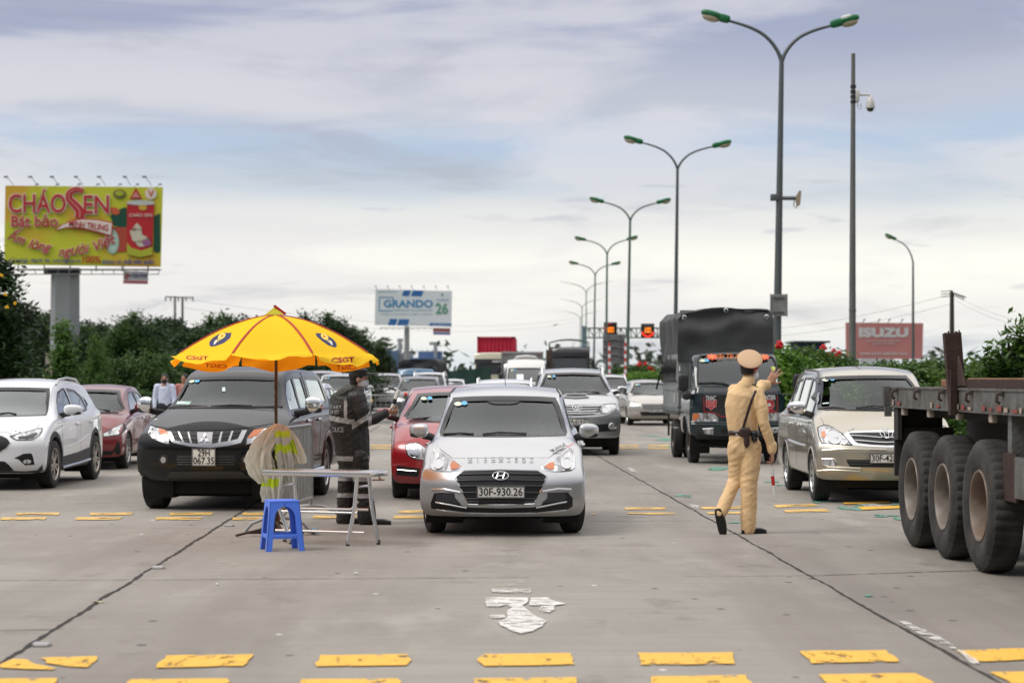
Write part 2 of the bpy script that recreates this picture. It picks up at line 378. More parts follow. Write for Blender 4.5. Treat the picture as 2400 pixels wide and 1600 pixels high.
# green and white remains of painting in the right-hand lane
bm=bmesh.new();rnd=random.Random(4)
G=[(1603, 1163, 34, 7), (1718, 1225, 26, 3), (1935, 1176, 60, 8), (1990, 1190, 70, 9), (2060, 1184, 90, 14), (2110, 1176, 60, 12), (2075, 1208, 50, 7), (2100, 1216, 40, 5), (1850, 1122, 40, 6), (1800, 1130, 40, 4), (1700, 1098, 60, 10), (1745, 1092, 60, 6), (1560, 1030, 60, 5), (1520, 1022, 50, 3), (1600, 1040, 40, 5), (2036, 1396, 20, 5), (1560, 1047, 40, 3), (1830, 1137, 35, 3)]
for k, (x, y, w_, h_) in enumerate(G):
 for j in range(5):
  cx, cy=x+rnd.uniform(-.4, .4)*w_, y+rnd.uniform(-.5, .5)*h_;a, b_=w_*rnd.uniform(.15, .4), h_*rnd.uniform(.12, .3)
  blob_poly(bm, [gp(cx-a, cy), gp(cx-a*.3, cy-b_), gp(cx+a*.7, cy-b_*.6), gp(cx+a, cy+b_*.3), gp(cx, cy+b_)], .0062+.0003*((k*5+j)%5), .01, .1, k*9+j)
for f in bm.faces:
 f.normal_update()
 if f.normal.z<0:f.normal_flip()
tag(fin('green_paint_marking', bm, grp, smooth=False), kind='structure')
wA=worn('white_paint_thick', (.70, .68, .64), .36, 13, (.55, .8, 1), .16);wB=worn('white_paint_worn', (.64, .62, .58), .43, 9, (.8, 2.2, 1), .12);wC=worn('white_paint_traces', (.55, .53, .50), .55, 10, (.6, 2.4, 1), .12)
for m_, PL in ((wA, ([(1137, 1403), (1170, 1401), (1206, 1401), (1240, 1402), (1240, 1409), (1222, 1420), (1232, 1428), (1246, 1440), (1262, 1449), (1281, 1456), (1270, 1468), (1247, 1481), (1222, 1487), (1196, 1479), (1176, 1467), (1164, 1458), (1184, 1452), (1190, 1445), (1188, 1434), (1198, 1426), (1184, 1419), (1168, 1423), (1138, 1423), (1136, 1413)], [(1246, 1402), (1284, 1401), (1300, 1411), (1326, 1416), (1300, 1420), (1302, 1430), (1285, 1437), (1262, 1432), (1268, 1422), (1238, 1419)])), (wB, ([(1148, 1443), (1182, 1441), (1184, 1449), (1155, 1451)], [(1152, 1380), (1245, 1381), (1242, 1391), (1156, 1389)])), (wC, ([(1156, 1360), (1236, 1361), (1232, 1374), (1160, 1376)], [(1105, 1298), (1225, 1298), (1220, 1308), (1150, 1306)], [(1190, 1328), (1206, 1328), (1204, 1338), (1192, 1338)], [(508, 1317), (560, 1319), (556, 1330), (512, 1328)], [(1640, 1085), (1745, 1085), (1745, 1090), (1640, 1091)], [(1475, 1010), (1565, 1010), (1565, 1016), (1475, 1017)], [(1775, 1111), (1865, 1111), (1862, 1117), (1780, 1117)])), (wB, ([(2108, 1457), (2125, 1458), (2190, 1490), (2200, 1492), (2230, 1512), (2244, 1522), (2232, 1524), (2180, 1498), (2140, 1480)], [(2244, 1523), (2262, 1528), (2296, 1556), (2286, 1560), (2262, 1546)], [(1470, 1097), (1480, 1097), (1494, 1105), (1480, 1106)], [(1616, 1183), (1640, 1185), (1636, 1193), (1622, 1190)], [(2010, 1182), (2050, 1181), (2075, 1186), (2030, 1189)]))):
 bars('white_arrow_marking', PL, m_, .01, .0145 if m_ is wC else .009)
# ================================================================ vehicle builder
def pchip(pts):
 """monotone curve through (x, y)"""
 xs=[p[0] for p in pts];ys=[p[1] for p in pts];n=len(xs)
 h=[xs[i+1]-xs[i] for i in range(n-1)];d=[(ys[i+1]-ys[i])/h[i] for i in range(n-1)]
 m=[d[0]]+[0 if d[i-1]*d[i]<=0 else 2*d[i-1]*d[i]/(d[i-1]+d[i]) for i in range(1, n-1)]+[d[-1]]
 def f(x):
  if x<=xs[0]:return ys[0]
  if x>=xs[-1]:return ys[-1]
  i=0
  while x>xs[i+1]:i+=1
  t=(x-xs[i])/h[i]
  return (ys[i]*(2*t**3-3*t*t+1)+h[i]*m[i]*(t**3-2*t*t+t)+ys[i+1]*(-2*t**3+3*t*t)+h[i]*m[i+1]*(t**3-t*t))
 return f
def crom(P, n):
 out=[]
 for i in range(len(P)-1):
  a, b, c, d=P[max(i-1, 0)], P[i], P[i+1], P[min(i+2, len(P)-1)]
  for k in range(n):
   t=k/n
   out.append(tuple(.5*((2*b[j])+(-a[j]+c[j])*t+(2*a[j]-5*b[j]+4*c[j]-d[j])*t*t+(-a[j]+3*b[j]-3*c[j]+d[j])*t**3) for j in (0, 1)))
 out.append(tuple(P[-1]));return out
def resamp(poly, step):
 o=[]
 for i, a in enumerate(poly):
  b=poly[(i+1)%len(poly)];n=max(1, int(round(math.dist(a, b)/step)))
  o+=[(lerp(a[0], b[0], k/n), lerp(a[1], b[1], k/n)) for k in range(n)]
 return o
def grow(poly, d):
 A=sum(poly[i][0]*poly[(i+1)%len(poly)][1]-poly[(i+1)%len(poly)][0]*poly[i][1] for i in range(len(poly)))
 s=1 if A>0 else -1;o=[];n=len(poly)
 for i in range(n):
  a, b, c=Vector(poly[i-1]), Vector(poly[i]), Vector(poly[(i+1)%n])
  e1, e2=(b-a), (c-b)
  if e1 .length<1e-9 or e2 .length<1e-9:o.append(tuple(b));continue
  e1 .normalize();e2 .normalize()
  n1, n2=Vector((e1 .y, -e1 .x))*s, Vector((e2 .y, -e2 .x))*s;q=n1+n2
  if q.length<1e-6:q=n1
  q.normalize();k=max(.45, q.dot(n1));o.append(tuple(b+q*(d/k)))
 return o
def inside(p, poly):
 x, y=p;c=False;n=len(poly);j=n-1
 for i in range(n):
  xi, yi=poly[i];xj, yj=poly[j]
  if (yi>y)!=(yj>y) and x<(xj-xi)*(y-yi)/(yj-yi)+xi:c=not c
  j=i
 return c
def near_on(p, poly):
 best=None;bd=1e9
 for i in range(len(poly)):
  a, b=Vector(poly[i]), Vector(poly[(i+1)%len(poly)]);ab=b-a
  t=max(0, min(1, (Vector(p)-a).dot(ab)/max(1e-12, ab.length_squared)));q=a+ab*t;d=(Vector(p)-q).length
  if d<bd:bd=d;best=q
 return best, bd
def hclip(poly, ax, v, keep_gt):
 o=[];n=len(poly)
 for i in range(n):
  a, b=poly[i], poly[(i+1)%n];ia=(a[ax]>=v) if keep_gt else (a[ax]<=v);ib=(b[ax]>=v) if keep_gt else (b[ax]<=v)
  if ia:o.append(a)
  if ia!=ib:
   t=(v-a[ax])/(b[ax]-a[ax]);o.append((a[0]+(b[0]-a[0])*t, a[1]+(b[1]-a[1])*t))
 return o
def ellipse(cx, cy, rx, ry, n=24, rot=0):
 c, s=math.cos(rot), math.sin(rot)
 return [(cx+rx*math.cos(2*math.pi*k/n)*c-ry*math.sin(2*math.pi*k/n)*s, cy+rx*math.cos(2*math.pi*k/n)*s+ry*math.sin(2*math.pi*k/n)*c) for k in range(n)]
class Car:
 def __init__(s, name, label, D, X, yaw=0., group='vehicles queuing at the checkpoint', cat='car', **c):
  s.c=c;s.D=D;s.X=X;s.yaw=yaw
  s.root=empty(name, (X, D, 0), yaw, label, cat, group)
  s.M=Matrix.Translation((X, D, 0))@Matrix.Rotation(yaw, 4, 'Z');s.Mi=s.M.inverted()
  s.step=c.get('step', .045);s.body=None;s.cutR=[]
 def shell(s, paint):
  c=s.c;L, W, zb=c['L'], c['W'], c['zb'];Wh=W/2;top=pchip(c['top']);bow=c.get('bow', .10)
  belt=pchip(c['belt']);NR, NU=c.get('nr', 4), c.get('nu', 22);wr=c['wr'];hw=c.get('hoodw', .84)
  plan=pchip(c['plan']) if 'plan' in c else (lambda y:1)
  def sec(y):
   z1=top(y);b=min(belt(y), z1-.035);g=z1-b;k=min(1, max(0, g/c.get('gk', .46)))**.85;W_=Wh*plan(y)
   we=lerp(hw*W_, wr, k);wb=lerp(.965*W_, c.get('wbk', .89)*W_, k)
   P=[(.80*W_, zb), (.93*W_, zb+.012), (.985*W_, zb+.09), (W_, lerp(zb, b, .42)), (.995*W_, lerp(zb, b, .74)), (.978*W_, b-.03), (wb, b+min(.02, g*.25)), (lerp(wb, we+.03, .62), b+g*.58), (we+.028, z1-min(.065, g*.22)), (we-.012, z1-.006)]
   return crom(P, NR), we-.05, z1
  ys=[0, .012, .03, .055, .09, .13]
  while ys[-1]<L-.16:ys.append(ys[-1]+s.step)
  ys=[y for y in ys if y<L-.13]+[L-.12, L-.075, L-.035, L-.012, L]
  us=[-1+2*i/NU for i in range(NU+1)]
  fz=c.get('rake', lambda z:0);rz=c.get('rrake', lambda z:0);pc=c.get('pc', .22);fl=c.get('flen', .9);crown=c.get('crown', .03)
  def warp(p):
   y=p.y;u=min(1, abs(p.x)/Wh)
   if y<fl:k=(1-y/fl)**2;y2=y+(pc*u**2.6+fz(p.z))*k
   elif y>L-.7:k=(1-(L-y)/.7)**2;y2=y-(.10*u**2.5+rz(p.z))*k
   else:y2=y
   return Vector((p.x, y2, p.z))
  bm=bmesh.new();rings=[]
  for si, y in enumerate(ys):
   R, wt, z1=sec(y);edge=1 if (0<si<len(ys)-1) else .985
   def tz(u):return top(max(0, y+bow*(1-u*u)*(1 if y<c['roofm'] else -1)))+crown*(1-u*u)-.0
   left=[(-w_*edge, z_) for w_, z_ in R];right=[(w_*edge, z_) for w_, z_ in R][::-1]
   tops=[(u*wt, tz(u)) for u in us];bots=[(-u*R[0][0]*.97, zb) for u in us]
   rings.append(dict(l=left, t=tops, r=right, b=bots, R=R, wt=wt, tz=tz, y=y))
  vr=[]
  for r in rings:
   ring=r['l']+r['t']+r['r']+r['b'];vr.append([bm.verts.new(warp(Vector((x, r['y'], z)))) for x, z in ring])
  n=len(vr[0])
  for i in range(len(vr)-1):
   for k in range(n):
    bm.faces.new((vr[i][k], vr[i][(k+1)%n], vr[i+1][(k+1)%n], vr[i+1][k]))
  for end, idx in ((0, 0), (1, -1)):
   r=rings[idx];ring=vr[idx];nl=len(r['l']);nt_=len(r['t']);G=[]
   for j in range(nl):
    row=[]
    for i, u in enumerate(us):
     w_, z_=r['R'][j];zz=z_+(r['tz'](u)-r['tz'](1))*(j/nl)**3
     row.append(bm.verts.new(warp(Vector((u*w_*.985, r['y'], zz)))))
    row[0]=ring[j];row[-1]=ring[nl+nt_+(nl-1-j)];G.append(row)
   trow=[ring[nl+i] for i in range(nt_)]
   brow=[ring[nl+nt_+nl+i] for i in range(nt_)][::-1]
   G=[brow]+G+[trow]
   for j in range(len(G)-1):
    for i in range(NU):
     q=[G[j][i], G[j][i+1], G[j+1][i+1], G[j+1][i]];u_=[]
     for v in q:
      if v not in u_:u_.append(v)
     if len(u_)>2:
      try:bm.faces.new(u_)
      except ValueError:pass
  for v in [v for v in bm.verts if not v.link_faces]:bm.verts.remove(v)
  bmesh.ops.recalc_face_normals(bm, faces=bm.faces)
  cen=sum((f.normal.dot(f.calc_center_median()-Vector((0, L/2, .7))) for f in bm.faces))
  if cen<0:bmesh.ops.reverse_faces(bm, faces=bm.faces)
  s.bm=bm;s.bvh=BVHTree.FromBMesh(bm);s.paint=paint
  return s
 def px(s, p):
  """photo pixel -> point on the shell, in the vehicle's own (x, z) or (y, z)"""
  o=s.Mi@Vector((0, 0, CH));d=(s.Mi.to_3x3()@Vector(((p[0]-HX)/F, 1, -(p[1]-HY)/F))).normalized()
  h=s.bvh.ray_cast(o, d)[0]
  if h is None:
   h=s.bvh.find_nearest(o+d*(s.D+.5))[0]
   t=(h.y-o.y)/d.y;h=o+d*t
  return h
 def front(s, pts, mir=False):
  o=[(h.x, h.z) for h in (s.px(p) for p in pts)]
  return [(-x, z) for x, z in o][::-1] if mir else o
 def side(s, pts):return [(h.y, h.z) for h in (s.px(p) for p in pts)]
 def proj(s, p, ax, off, bvh=None):
  if ax=='F':o, d=Vector((p[0], -4, p[1])), Vector((0, 1, 0))
  elif ax=='B':o, d=Vector((p[0], s.c['L']+4, p[1])), Vector((0, -1, 0))
  elif ax=='L':o, d=Vector((-4, p[0], p[1])), Vector((1, 0, 0))
  elif ax=='R':o, d=Vector((4, p[0], p[1])), Vector((-1, 0, 0))
  else:o, d=Vector((p[0], p[1], 6)), Vector((0, 0, -1))
  h, nn_, i, dd=(bvh or s.bvh).ray_cast(o, d)
  if h is None:
   h, nn_, i, dd=(bvh or s.bvh).find_nearest(o+d*(4+(0 if ax in 'LR' else .3)))
  if nn_.dot(d)>0:nn_=-nn_
  return h+nn_*off, nn_
 def patch(s, name, poly, ax, off, m, parent=None, res=.05, th=.01, sm=0):
  bm=bmesh.new();cache={}
  def V(q):
   k=(round(q[0], 4), round(q[1], 4))
   if k not in cache:cache[k]=bm.verts.new(s.proj(q, ax, off)[0])
   return cache[k]
  xs=[p[0] for p in poly];zs=[p[1] for p in poly];x=math.floor(min(xs)/res)*res
  while x<max(xs):
   colp=hclip(hclip(poly, 0, x, True), 0, x+res, False)
   if len(colp)>2:
    z=math.floor(min(zs)/res)*res
    while z<max(zs):
     cell=hclip(hclip(colp, 1, z, True), 1, z+res, False)
     if len(cell)>2:
      vs=[]
      for q in cell:
       v=V(q)
       if v not in vs:vs.append(v)
      if len(vs)>2:
       try:bm.faces.new(vs)
       except ValueError:pass
     z+=res
   x+=res
  dv={'F':Vector((0, 1, 0)), 'B':Vector((0, -1, 0)), 'L':Vector((1, 0, 0)), 'R':Vector((-1, 0, 0)), 'T':Vector((0, 0, -1))}[ax]
  for f in bm.faces:
   f.normal_update()
   if f.normal.dot(dv)>0:f.normal_flip()
  inn=[v for v in bm.verts if not v.is_boundary]
  if sm:
   for _ in range(sm):bmesh.ops.smooth_vert(bm, verts=inn, factor=.5, use_axis_x=True, use_axis_y=True, use_axis_z=True)
  if th:
   be=[e for e in bm.edges if len(e.link_faces)==1];nv={}
   for e in be:
    for v in e.verts:
     if v not in nv:nv[v]=bm.verts.new(v.co+dv*th)
   for e in be:
    a, b=e.verts
    try:bm.faces.new((a, b, nv[b], nv[a]))
    except ValueError:pass
  return fin(name, bm, m, parent or s.root)
 def ring(s, name, poly, ax, wi, wo, off, m, parent=None, step=.05, off2=None):
  """band along an outline: from wi inside to wo outside"""
  P=resamp(poly, step);A, B=grow(P, -wi), grow(P, wo);bm=bmesh.new();n=len(P)
  a=[bm.verts.new(s.proj(q, ax, off)[0]) for q in A];mdl=[bm.verts.new(s.proj(q, ax, off2 if off2 is not None else off)[0]) for q in P];b=[bm.verts.new(s.proj(q, ax, off if off2 is None else .001)[0]) for q in B]
  for i in range(n):
   j=(i+1)%n;bm.faces.new((a[i], a[j], mdl[j], mdl[i]));bm.faces.new((mdl[i], mdl[j], b[j], b[i]))
  dv={'F':Vector((0, 1, 0)), 'B':Vector((0, -1, 0)), 'L':Vector((1, 0, 0)), 'R':Vector((-1, 0, 0)), 'T':Vector((0, 0, -1))}[ax]
  for f in bm.faces:
   f.normal_update()
   if f.normal.dot(dv)>0:f.normal_flip()
  return fin(name, bm, m, parent or s.root)
 def line(s, name, pts, ax, w_, off, m, parent=None, step=.06):
  """thin raised line on the shell: a panel gap, a chrome strip, a wiper"""
  D=[]
  for a, b in zip(pts, pts[1:]):
   n=max(1, int(math.dist(a, b)/step));D+=[(lerp(a[0], b[0], k/n), lerp(a[1], b[1], k/n)) for k in range(n)]
  D.append(pts[-1]);bm=bmesh.new()
  tube(bm, [s.proj(q, ax, off)[0] for q in D], w_/2, 6, mi=0)
  return fin(name, bm, m, parent or s.root)
 def cut(s, poly, ax, ylim=None):
  dv={'F':Vector((0, 1, 0)), 'B':Vector((0, -1, 0)), 'L':Vector((1, 0, 0)), 'R':Vector((-1, 0, 0))}[ax]
  ij=(0, 2) if ax in 'FB' else (1, 2);L=s.c['L'];dele=[]
  for f in s.bm.faces:
   f.normal_update();c=f.calc_center_median()
   if f.normal.dot(dv)>-.08:continue
   if ax=='F' and c.y>s.c['roofm']:continue
   if ax=='B' and c.y<s.c['roofm']:continue
   if ax=='L' and c.x>-.3:continue
   if ax=='R' and c.x<.3:continue
   if inside((c[ij[0]], c[ij[1]]), poly):dele.append(f)
  if not dele:return
  bv=set()
  ds=set(dele)
  for f in dele:
   for v in f.verts:
    if any(g not in ds for g in v.link_faces):bv.add(v)
  bmesh.ops.delete(s.bm, geom=dele, context='FACES')
  for v in bv:
   if not v.is_valid:continue
   q, d=near_on((v.co[ij[0]], v.co[ij[1]]), poly)
   if d<.09:
    p=s.proj((q.x, q.y), ax, 0)[0]
    if (p-v.co).length<.16:v.co=p
 def arch(s, y, z, r, lipm=None, lw=.035, both=True):
  s.cutR.append((y, z, r))
  circ=[(y+r*math.cos(a), z+r*math.sin(a)) for a in [2*math.pi*k/48 for k in range(48)]]
  for ax in 'LR':
   s.cut(circ, ax)
   bm=bmesh.new()
   ang=[math.radians(-12+204*k/34) for k in range(35)]
   ok=[a for a in ang if z+r*math.sin(a)>s.c['zb']+.0]
   A=[s.proj((y+(r-.004)*math.cos(a), z+(r-.004)*math.sin(a)), ax, .004)[0] for a in ok]
   B=[s.proj((y+(r+lw*.6)*math.cos(a), z+(r+lw*.6)*math.sin(a)), ax, .010)[0] for a in ok]
   C=[s.proj((y+(r+lw)*math.cos(a), z+(r+lw)*math.sin(a)), ax, .001)[0] for a in ok]
   sg=1 if ax=='L' else -1
   Dn=[p+Vector((sg*.05, 0, 0)) for p in A]
   for R1_, R2_ in ((Dn, A), (A, B), (B, C)):
    a_=[bm.verts.new(p) for p in R1_];b_=[bm.verts.new(p) for p in R2_]
    for i in range(len(ok)-1):bm.faces.new((a_[i], a_[i+1], b_[i+1], b_[i]))
   fin('arch_lip', bm, lipm or s.paint, s.root, recalc=True)
   bm=bmesh.new()
   Wh=s.c['W']/2;x0, x1=sg*-(Wh-.05), sg*-(Wh-.42)
   a2=[math.radians(-30+240*k/24) for k in range(25)]
   ra=[bm.verts.new((x0, y+(r+.01)*math.cos(a), z+(r+.01)*math.sin(a))) for a in a2]
   rb=[bm.verts.new((x1, y+(r+.01)*math.cos(a), z+(r+.01)*math.sin(a))) for a in a2]
   for i in range(24):bm.faces.new((ra[i], ra[i+1], rb[i+1], rb[i]))
   bm.faces.new(rb)
   fin('wheel_well', bm, mat('under_black', (.012, .012, .012), .9), s.root, recalc=True)
 def window(s, name, poly, ax, gm, frit=.03, fritm=None, res=.06, cut=True, mould=.012, glass_off=-.008):
  if cut:s.cut(poly, ax)
  g=s.patch(name, grow(poly, .012), ax, glass_off, gm, res=res, th=0, sm=12)
  fm=fritm or mat('window_black', (.012, .012, .013), .25)
  s.ring(name+'_frame' if ax!='F' else 'windscreen_frame', poly, ax, frit, mould, -.004, fm, parent=g, off2=.003)
  return g
 def done(s):
  b=fin('body', s.bm, s.paint, s.root);s.body=b;return b
 def wheel(s, x, y, r, w_, steer=0., style='five', rimr=None, rimc=None):
  e=empty('wheel', (x, y, r), steer, parent=s.root)
  sg=-1 if x<0 else 1;rr=rimr or r*.66
  key=('w', round(r, 3), round(w_, 3), style, round(rr, 3), rimc)
  if key not in WH:
   bm=bmesh.new();M=Matrix.Rotation(math.radians(90), 4, 'Y');h=w_/2
   lathe(bm, [(rr*.93, -h*.8), (rr, -h*.93), (rr+(r-rr)*.25, -h), (rr+(r-rr)*.7, -h*.98), (r*.975, -h*.86), (r*.995, -h*.7), (r, -h*.4), (r*.988, -h*.36), (r*.988, -h*.30), (r, -h*.26), (r, 0), (r*.988, .01), (r*.988, h*.1), (r, h*.14), (r, h*.4), (r*.995, h*.7), (r*.975, h*.86), (rr+(r-rr)*.7, h*.98), (rr+(r-rr)*.25, h), (rr, h*.93), (rr*.93, h*.8)], 40, M, cap=False)
   bmesh.ops.recalc_face_normals(bm, faces=bm.faces)
   me=bpy.data.meshes.new('tyre');bm.to_mesh(me);bm.free()
   bm=bmesh.new()
   if style=='steel':
    lathe(bm, [(rr*1.0, h*.9), (rr*.95, h*.9), (rr*.9, h*.5), (rr*.72, h*.25), (rr*.6, h*.1), (rr*.5, h*.35), (rr*.3, h*.4), (rr*.28, h*.7), (rr*.1, h*.75), (.0001, h*.76)], 30, M, cap=False)
    for k in range(8):
     a=2*math.pi*k/8;lathe(bm, [(.018, 0), (.018, .03), (.0001, .03)], 6, M@Matrix.Translation((rr*.42*math.cos(a), rr*.42*math.sin(a), h*.36)), cap=False)
   else:
    lathe(bm, [(rr*1.01, h*.93), (rr*.95, h*.9), (rr*.92, h*.5), (rr*.9, -h*.2), (rr*.2, -h*.2)], 40, M, mi=1, cap=False)
    lathe(bm, [(rr*1.01, h*.935), (rr*.955, h*.93), (rr*.93, h*.8)], 40, M, cap=False)
    lathe(bm, [(rr*.21, h*.3), (rr*.2, h*.72), (rr*.13, h*.8), (.0001, h*.81)], 20, M, cap=False)
    ns={'five':5, 'ten':10, 'six':6, 'multi':9}.get(style, 5)
    for k in range(ns):
     a0=2*math.pi*k/ns
     for dd in ((-.16, .16) if style=='five' else (0, )):
      wd=.085 if style=='five' else (.11 if ns>6 else .17)
      Mk=M@Matrix.Rotation(a0, 4, 'Z')
      P=[(rr*.15, -rr*wd+dd*rr*.25), (rr*.95, -rr*wd*.8+dd*rr*1.25), (rr*.95, rr*wd*.8+dd*rr*1.25), (rr*.15, rr*wd+dd*rr*.25)]
      top_=[bm.verts.new(Mk@Vector((p[0], p[1], h*(.78 if i in (0, 3) else .84)))) for i, p in enumerate(P)]
      bot_=[bm.verts.new(Mk@Vector((p[0], p[1], h*.35))) for p in P]
      bm.faces.new(top_)
      for i in range(4):bm.faces.new((top_[i], bot_[i], bot_[(i+1)%4], top_[(i+1)%4]))
   bmesh.ops.recalc_face_normals(bm, faces=bm.faces)
   mr=bpy.data.meshes.new('rim');bm.to_mesh(mr);bm.free();WH[key]=(me, mr)
  me, mr=WH[key]
  t=link('tyre', me, mat('rubber', (.018, .017, .017), .75, var=.5, vscale=7, col2=(.05, .045, .04)), e)
  rc=rimc or (.62, .62, .63)
  q=link('rim', mr, [mat('rim_%s'%str(rc), rc, .28, .85, var=.4, vscale=5, col2=tuple(c*.5 for c in rc)), mat('rim_dark', (.03, .03, .03), .6)], e)
  if sg<0:t.rotation_euler=q.rotation_euler=(0, 0, math.pi)
  return e
 def mirror(s, x, y, z, sx, sy, sz, m, armz=-.03, arm=True, n=3.2):
  for sg in ((-1, 1)):
   bm=bmesh.new();sell(bm, (sg*x, y, z), (sx, sy, sz), n, 18, 12)
   for v in bm.verts:
    k=(abs(v.co.x)-x)/sx;v.co.z=z+(v.co.z-z)*(1-.22*max(0, k));v.co.y+=.05*k
    if v.co.y>y+sy*.35+.05*k:v.co.y=y+sy*.35+.05*k
   o=fin('wing_mirror', bm, m, s.root)
   bm=bmesh.new();tube(bm, [(sg*(x-sx*.4), y+.02, z-sz*.75), (sg*(x-sx*1.1), y+.06, z-sz*.9), (sg*(s.c['W']/2*.9), y+.12, z-sz*.9+armz)], [.035, .04, .045], 8, flat=(.6, 1.))
   sell(bm, (sg*x, y+.01, z-sz*.62), (sx*.93, sy*.8, sz*.42), 3, 12, 8)
   fin('mirror_base', bm, mat('trim_black', (.02, .02, .021), .45), o)
 def plate(s, txt, cx, cz, w_, h_, two=False, tilt=0.):
  p=s.proj((cx, cz), 'F', .02)[0];o=empty('licence_plate', (p.x, p.y-.012, cz), parent=s.root)
  bm=bmesh.new();box(bm, -w_/2, w_/2, 0, .006, -h_/2, h_/2)
  fin('plate_backing', bm, mat('plate_white', (.74, .73, .68), .45, var=.35, vscale=9, col2=(.5, .48, .43)), o, smooth=False)
  bm=bmesh.new()
  for a, b, c_, d in ((-w_/2-.006, w_/2+.006, h_/2-.006, h_/2+.006), (-w_/2-.006, w_/2+.006, -h_/2-.006, -h_/2+.006), (-w_/2-.006, -w_/2+.006, -h_/2+.006, h_/2-.006), (w_/2-.006, w_/2+.006, -h_/2+.006, h_/2-.006)):
   box(bm, a, b, -.004, .008, c_, d)
  fin('plate_rim', bm, mat('plate_edge', (.10, .10, .10), .5), o, smooth=False)
  tm=mat('plate_ink', (.012, .012, .014), .5)
  if two:
   text('plate_number', txt[0], h_*.58, tm, o, Matrix.Translation((0, -.003, h_*.235)), off=.006, width=w_*.52)
   text('plate_number', txt[1], h_*.58, tm, o, Matrix.Translation((0, -.003, -h_*.225)), off=.006, width=w_*.90)
  else:text('plate_number', txt, h_*.98, tm, o, Matrix.Translation((0, -.003, -.002)), off=.008, width=w_*.92)
  return o
 def cabin(s, y0, y1, zd, hw, seats=2, zs=None, floor=.5, tone=(.15, .14, .125), roofz=1.4, wheel=True, rear=True):
  """dashboard, floor and seats seen through the glass"""
  dm=mat('dash', (.085, .085, .09), .7);sm=mat('seat_%s'%str(tone), tone, .8)
  bm=bmesh.new();box(bm, -hw, hw, y0, y0+.55, zd-.35, zd-.03, .03);box(bm, -hw, hw, y0+.2, y1, floor-.05, floor)
  for sg in (-1, 1):box(bm, sg*hw-.01, sg*hw+.01, y0+.2, y1, floor, zd-.06)
  fin('dashboard', bm, dm, s.root)
  zs=zs or (zd+.28)
  for row in range(2 if rear else 1):
   yy=y0+1.15+row*.85
   if yy>y1-.2:break
   for sx in (-.36, .36):
    bm=bmesh.new();sell(bm, (sx, yy, (zs-.30+floor)/2+.0), (.235, .07, (zs-.30-floor)/2), 5, 14, 8)
    sell(bm, (sx, yy-.25, floor+.1), (.24, .25, .09), 5, 14, 8);sell(bm, (sx, yy, zs-.16), (.125, .05, .095), 3.5, 12, 8)
    tube(bm, [(sx-.06, yy, zs-.34), (sx-.06, yy, zs-.2)], .008, 6);tube(bm, [(sx+.06, yy, zs-.34), (sx+.06, yy, zs-.2)], .008, 6)
    fin('car_seat', bm, sm, s.root)
  if wheel:
   bm=bmesh.new();M=Matrix.Translation((.36, y0+.62, zd-.02))@Matrix.Rotation(math.radians(62), 4, 'X')
   P=[M@Vector((.175*math.cos(2*math.pi*k/24), .175*math.sin(2*math.pi*k/24), 0)) for k in range(25)]
   tube(bm, P, .016, 8, cap=False)
   tube(bm, [P[0], P[12]], .018, 6);tube(bm, [M@Vector((0, 0, 0)), P[18]], .018, 6);fin('steering_wheel', bm, dm, s.root)
  bm=bmesh.new();sell(bm, (0, y0+.95, roofz), (.11, .02, .035), 4, 14, 8);fin('rear_view_mirror', bm, mat('trim_black', (.02, .02, .021), .45), s.root)
 def under(s, z1=None, y0=.35, y1=None, w_=None):
  bm=bmesh.new();L=s.c['L'];W=s.c['W']
  box(bm, -W*.36, W*.36, y0, y1 or L-.4, .19, s.c['zb']+.02, .03)
  box(bm, -W*.30, W*.30, y0+.25, y0+.55, .15, .3, .02)
  fin('underbody', bm, mat('under_black', (.012, .012, .012), .9), s.root)
 def wipers(s, poly_bottom, m=None):
  pass
WH={}
def paintm(name, col, metal=.55, rough=.32, dirt=.25, var=.0):
 """car paint with road dust gathering low down"""
 if name in MATS:return MATS[name]
 m=mat(name, col, rough, metal, coat=1., inner=(.10, .10, .10), spec=.5 if max(col)>.05 else .15)
 ck=1.0 if max(col)>.01 else .55;t=m.node_tree;L=t.links.new;nn=t.nodes.new
 b=t.nodes['Principled BSDF'];tcn=nn('ShaderNodeTexCoord');sp=nn('ShaderNodeSeparateXYZ');L(tcn.outputs['Object'], sp.inputs[0])
 n=nn('ShaderNodeTexNoise');n.inputs['Scale'].default_value=5;n.inputs['Detail'].default_value=6;L(tcn.outputs['Object'], n.inputs[0])
 r=nn('ShaderNodeMath');r.operation='MULTIPLY_ADD';r.use_clamp=True;r.inputs[1].default_value=-2.2;r.inputs[2].default_value=1.4;L(sp.outputs[2], r.inputs[0])
 mu=nn('ShaderNodeMath');mu.operation='MULTIPLY';L(r.outputs[0], mu.inputs[0]);L(n.outputs[0], mu.inputs[1])
 m2=nn('ShaderNodeMath');m2 .operation='MULTIPLY';L(mu.outputs[0], m2 .inputs[0]);m2 .inputs[1].default_value=dirt*2
 x=nn('ShaderNodeMix');x.data_type='RGBA';x.inputs[6].default_value=(*col, 1);x.inputs[7].default_value=(.20, .165, .13, 1)
 L(m2 .outputs[0], x.inputs[0]);L(x.outputs[2], b.inputs['Base Color'])
 m3=nn('ShaderNodeMath');m3 .operation='MULTIPLY_ADD';L(m2 .outputs[0], m3 .inputs[0]);m3 .inputs[1].default_value=.5;m3 .inputs[2].default_value=rough;L(m3 .outputs[0], b.inputs['Roughness'])
 m4=nn('ShaderNodeMath');m4 .operation='MULTIPLY_ADD';L(m2 .outputs[0], m4 .inputs[0]);m4 .inputs[1].default_value=-.9;m4 .inputs[2].default_value=ck;m4 .use_clamp=True;L(m4 .outputs[0], b.inputs['Coat Weight'])
 return m
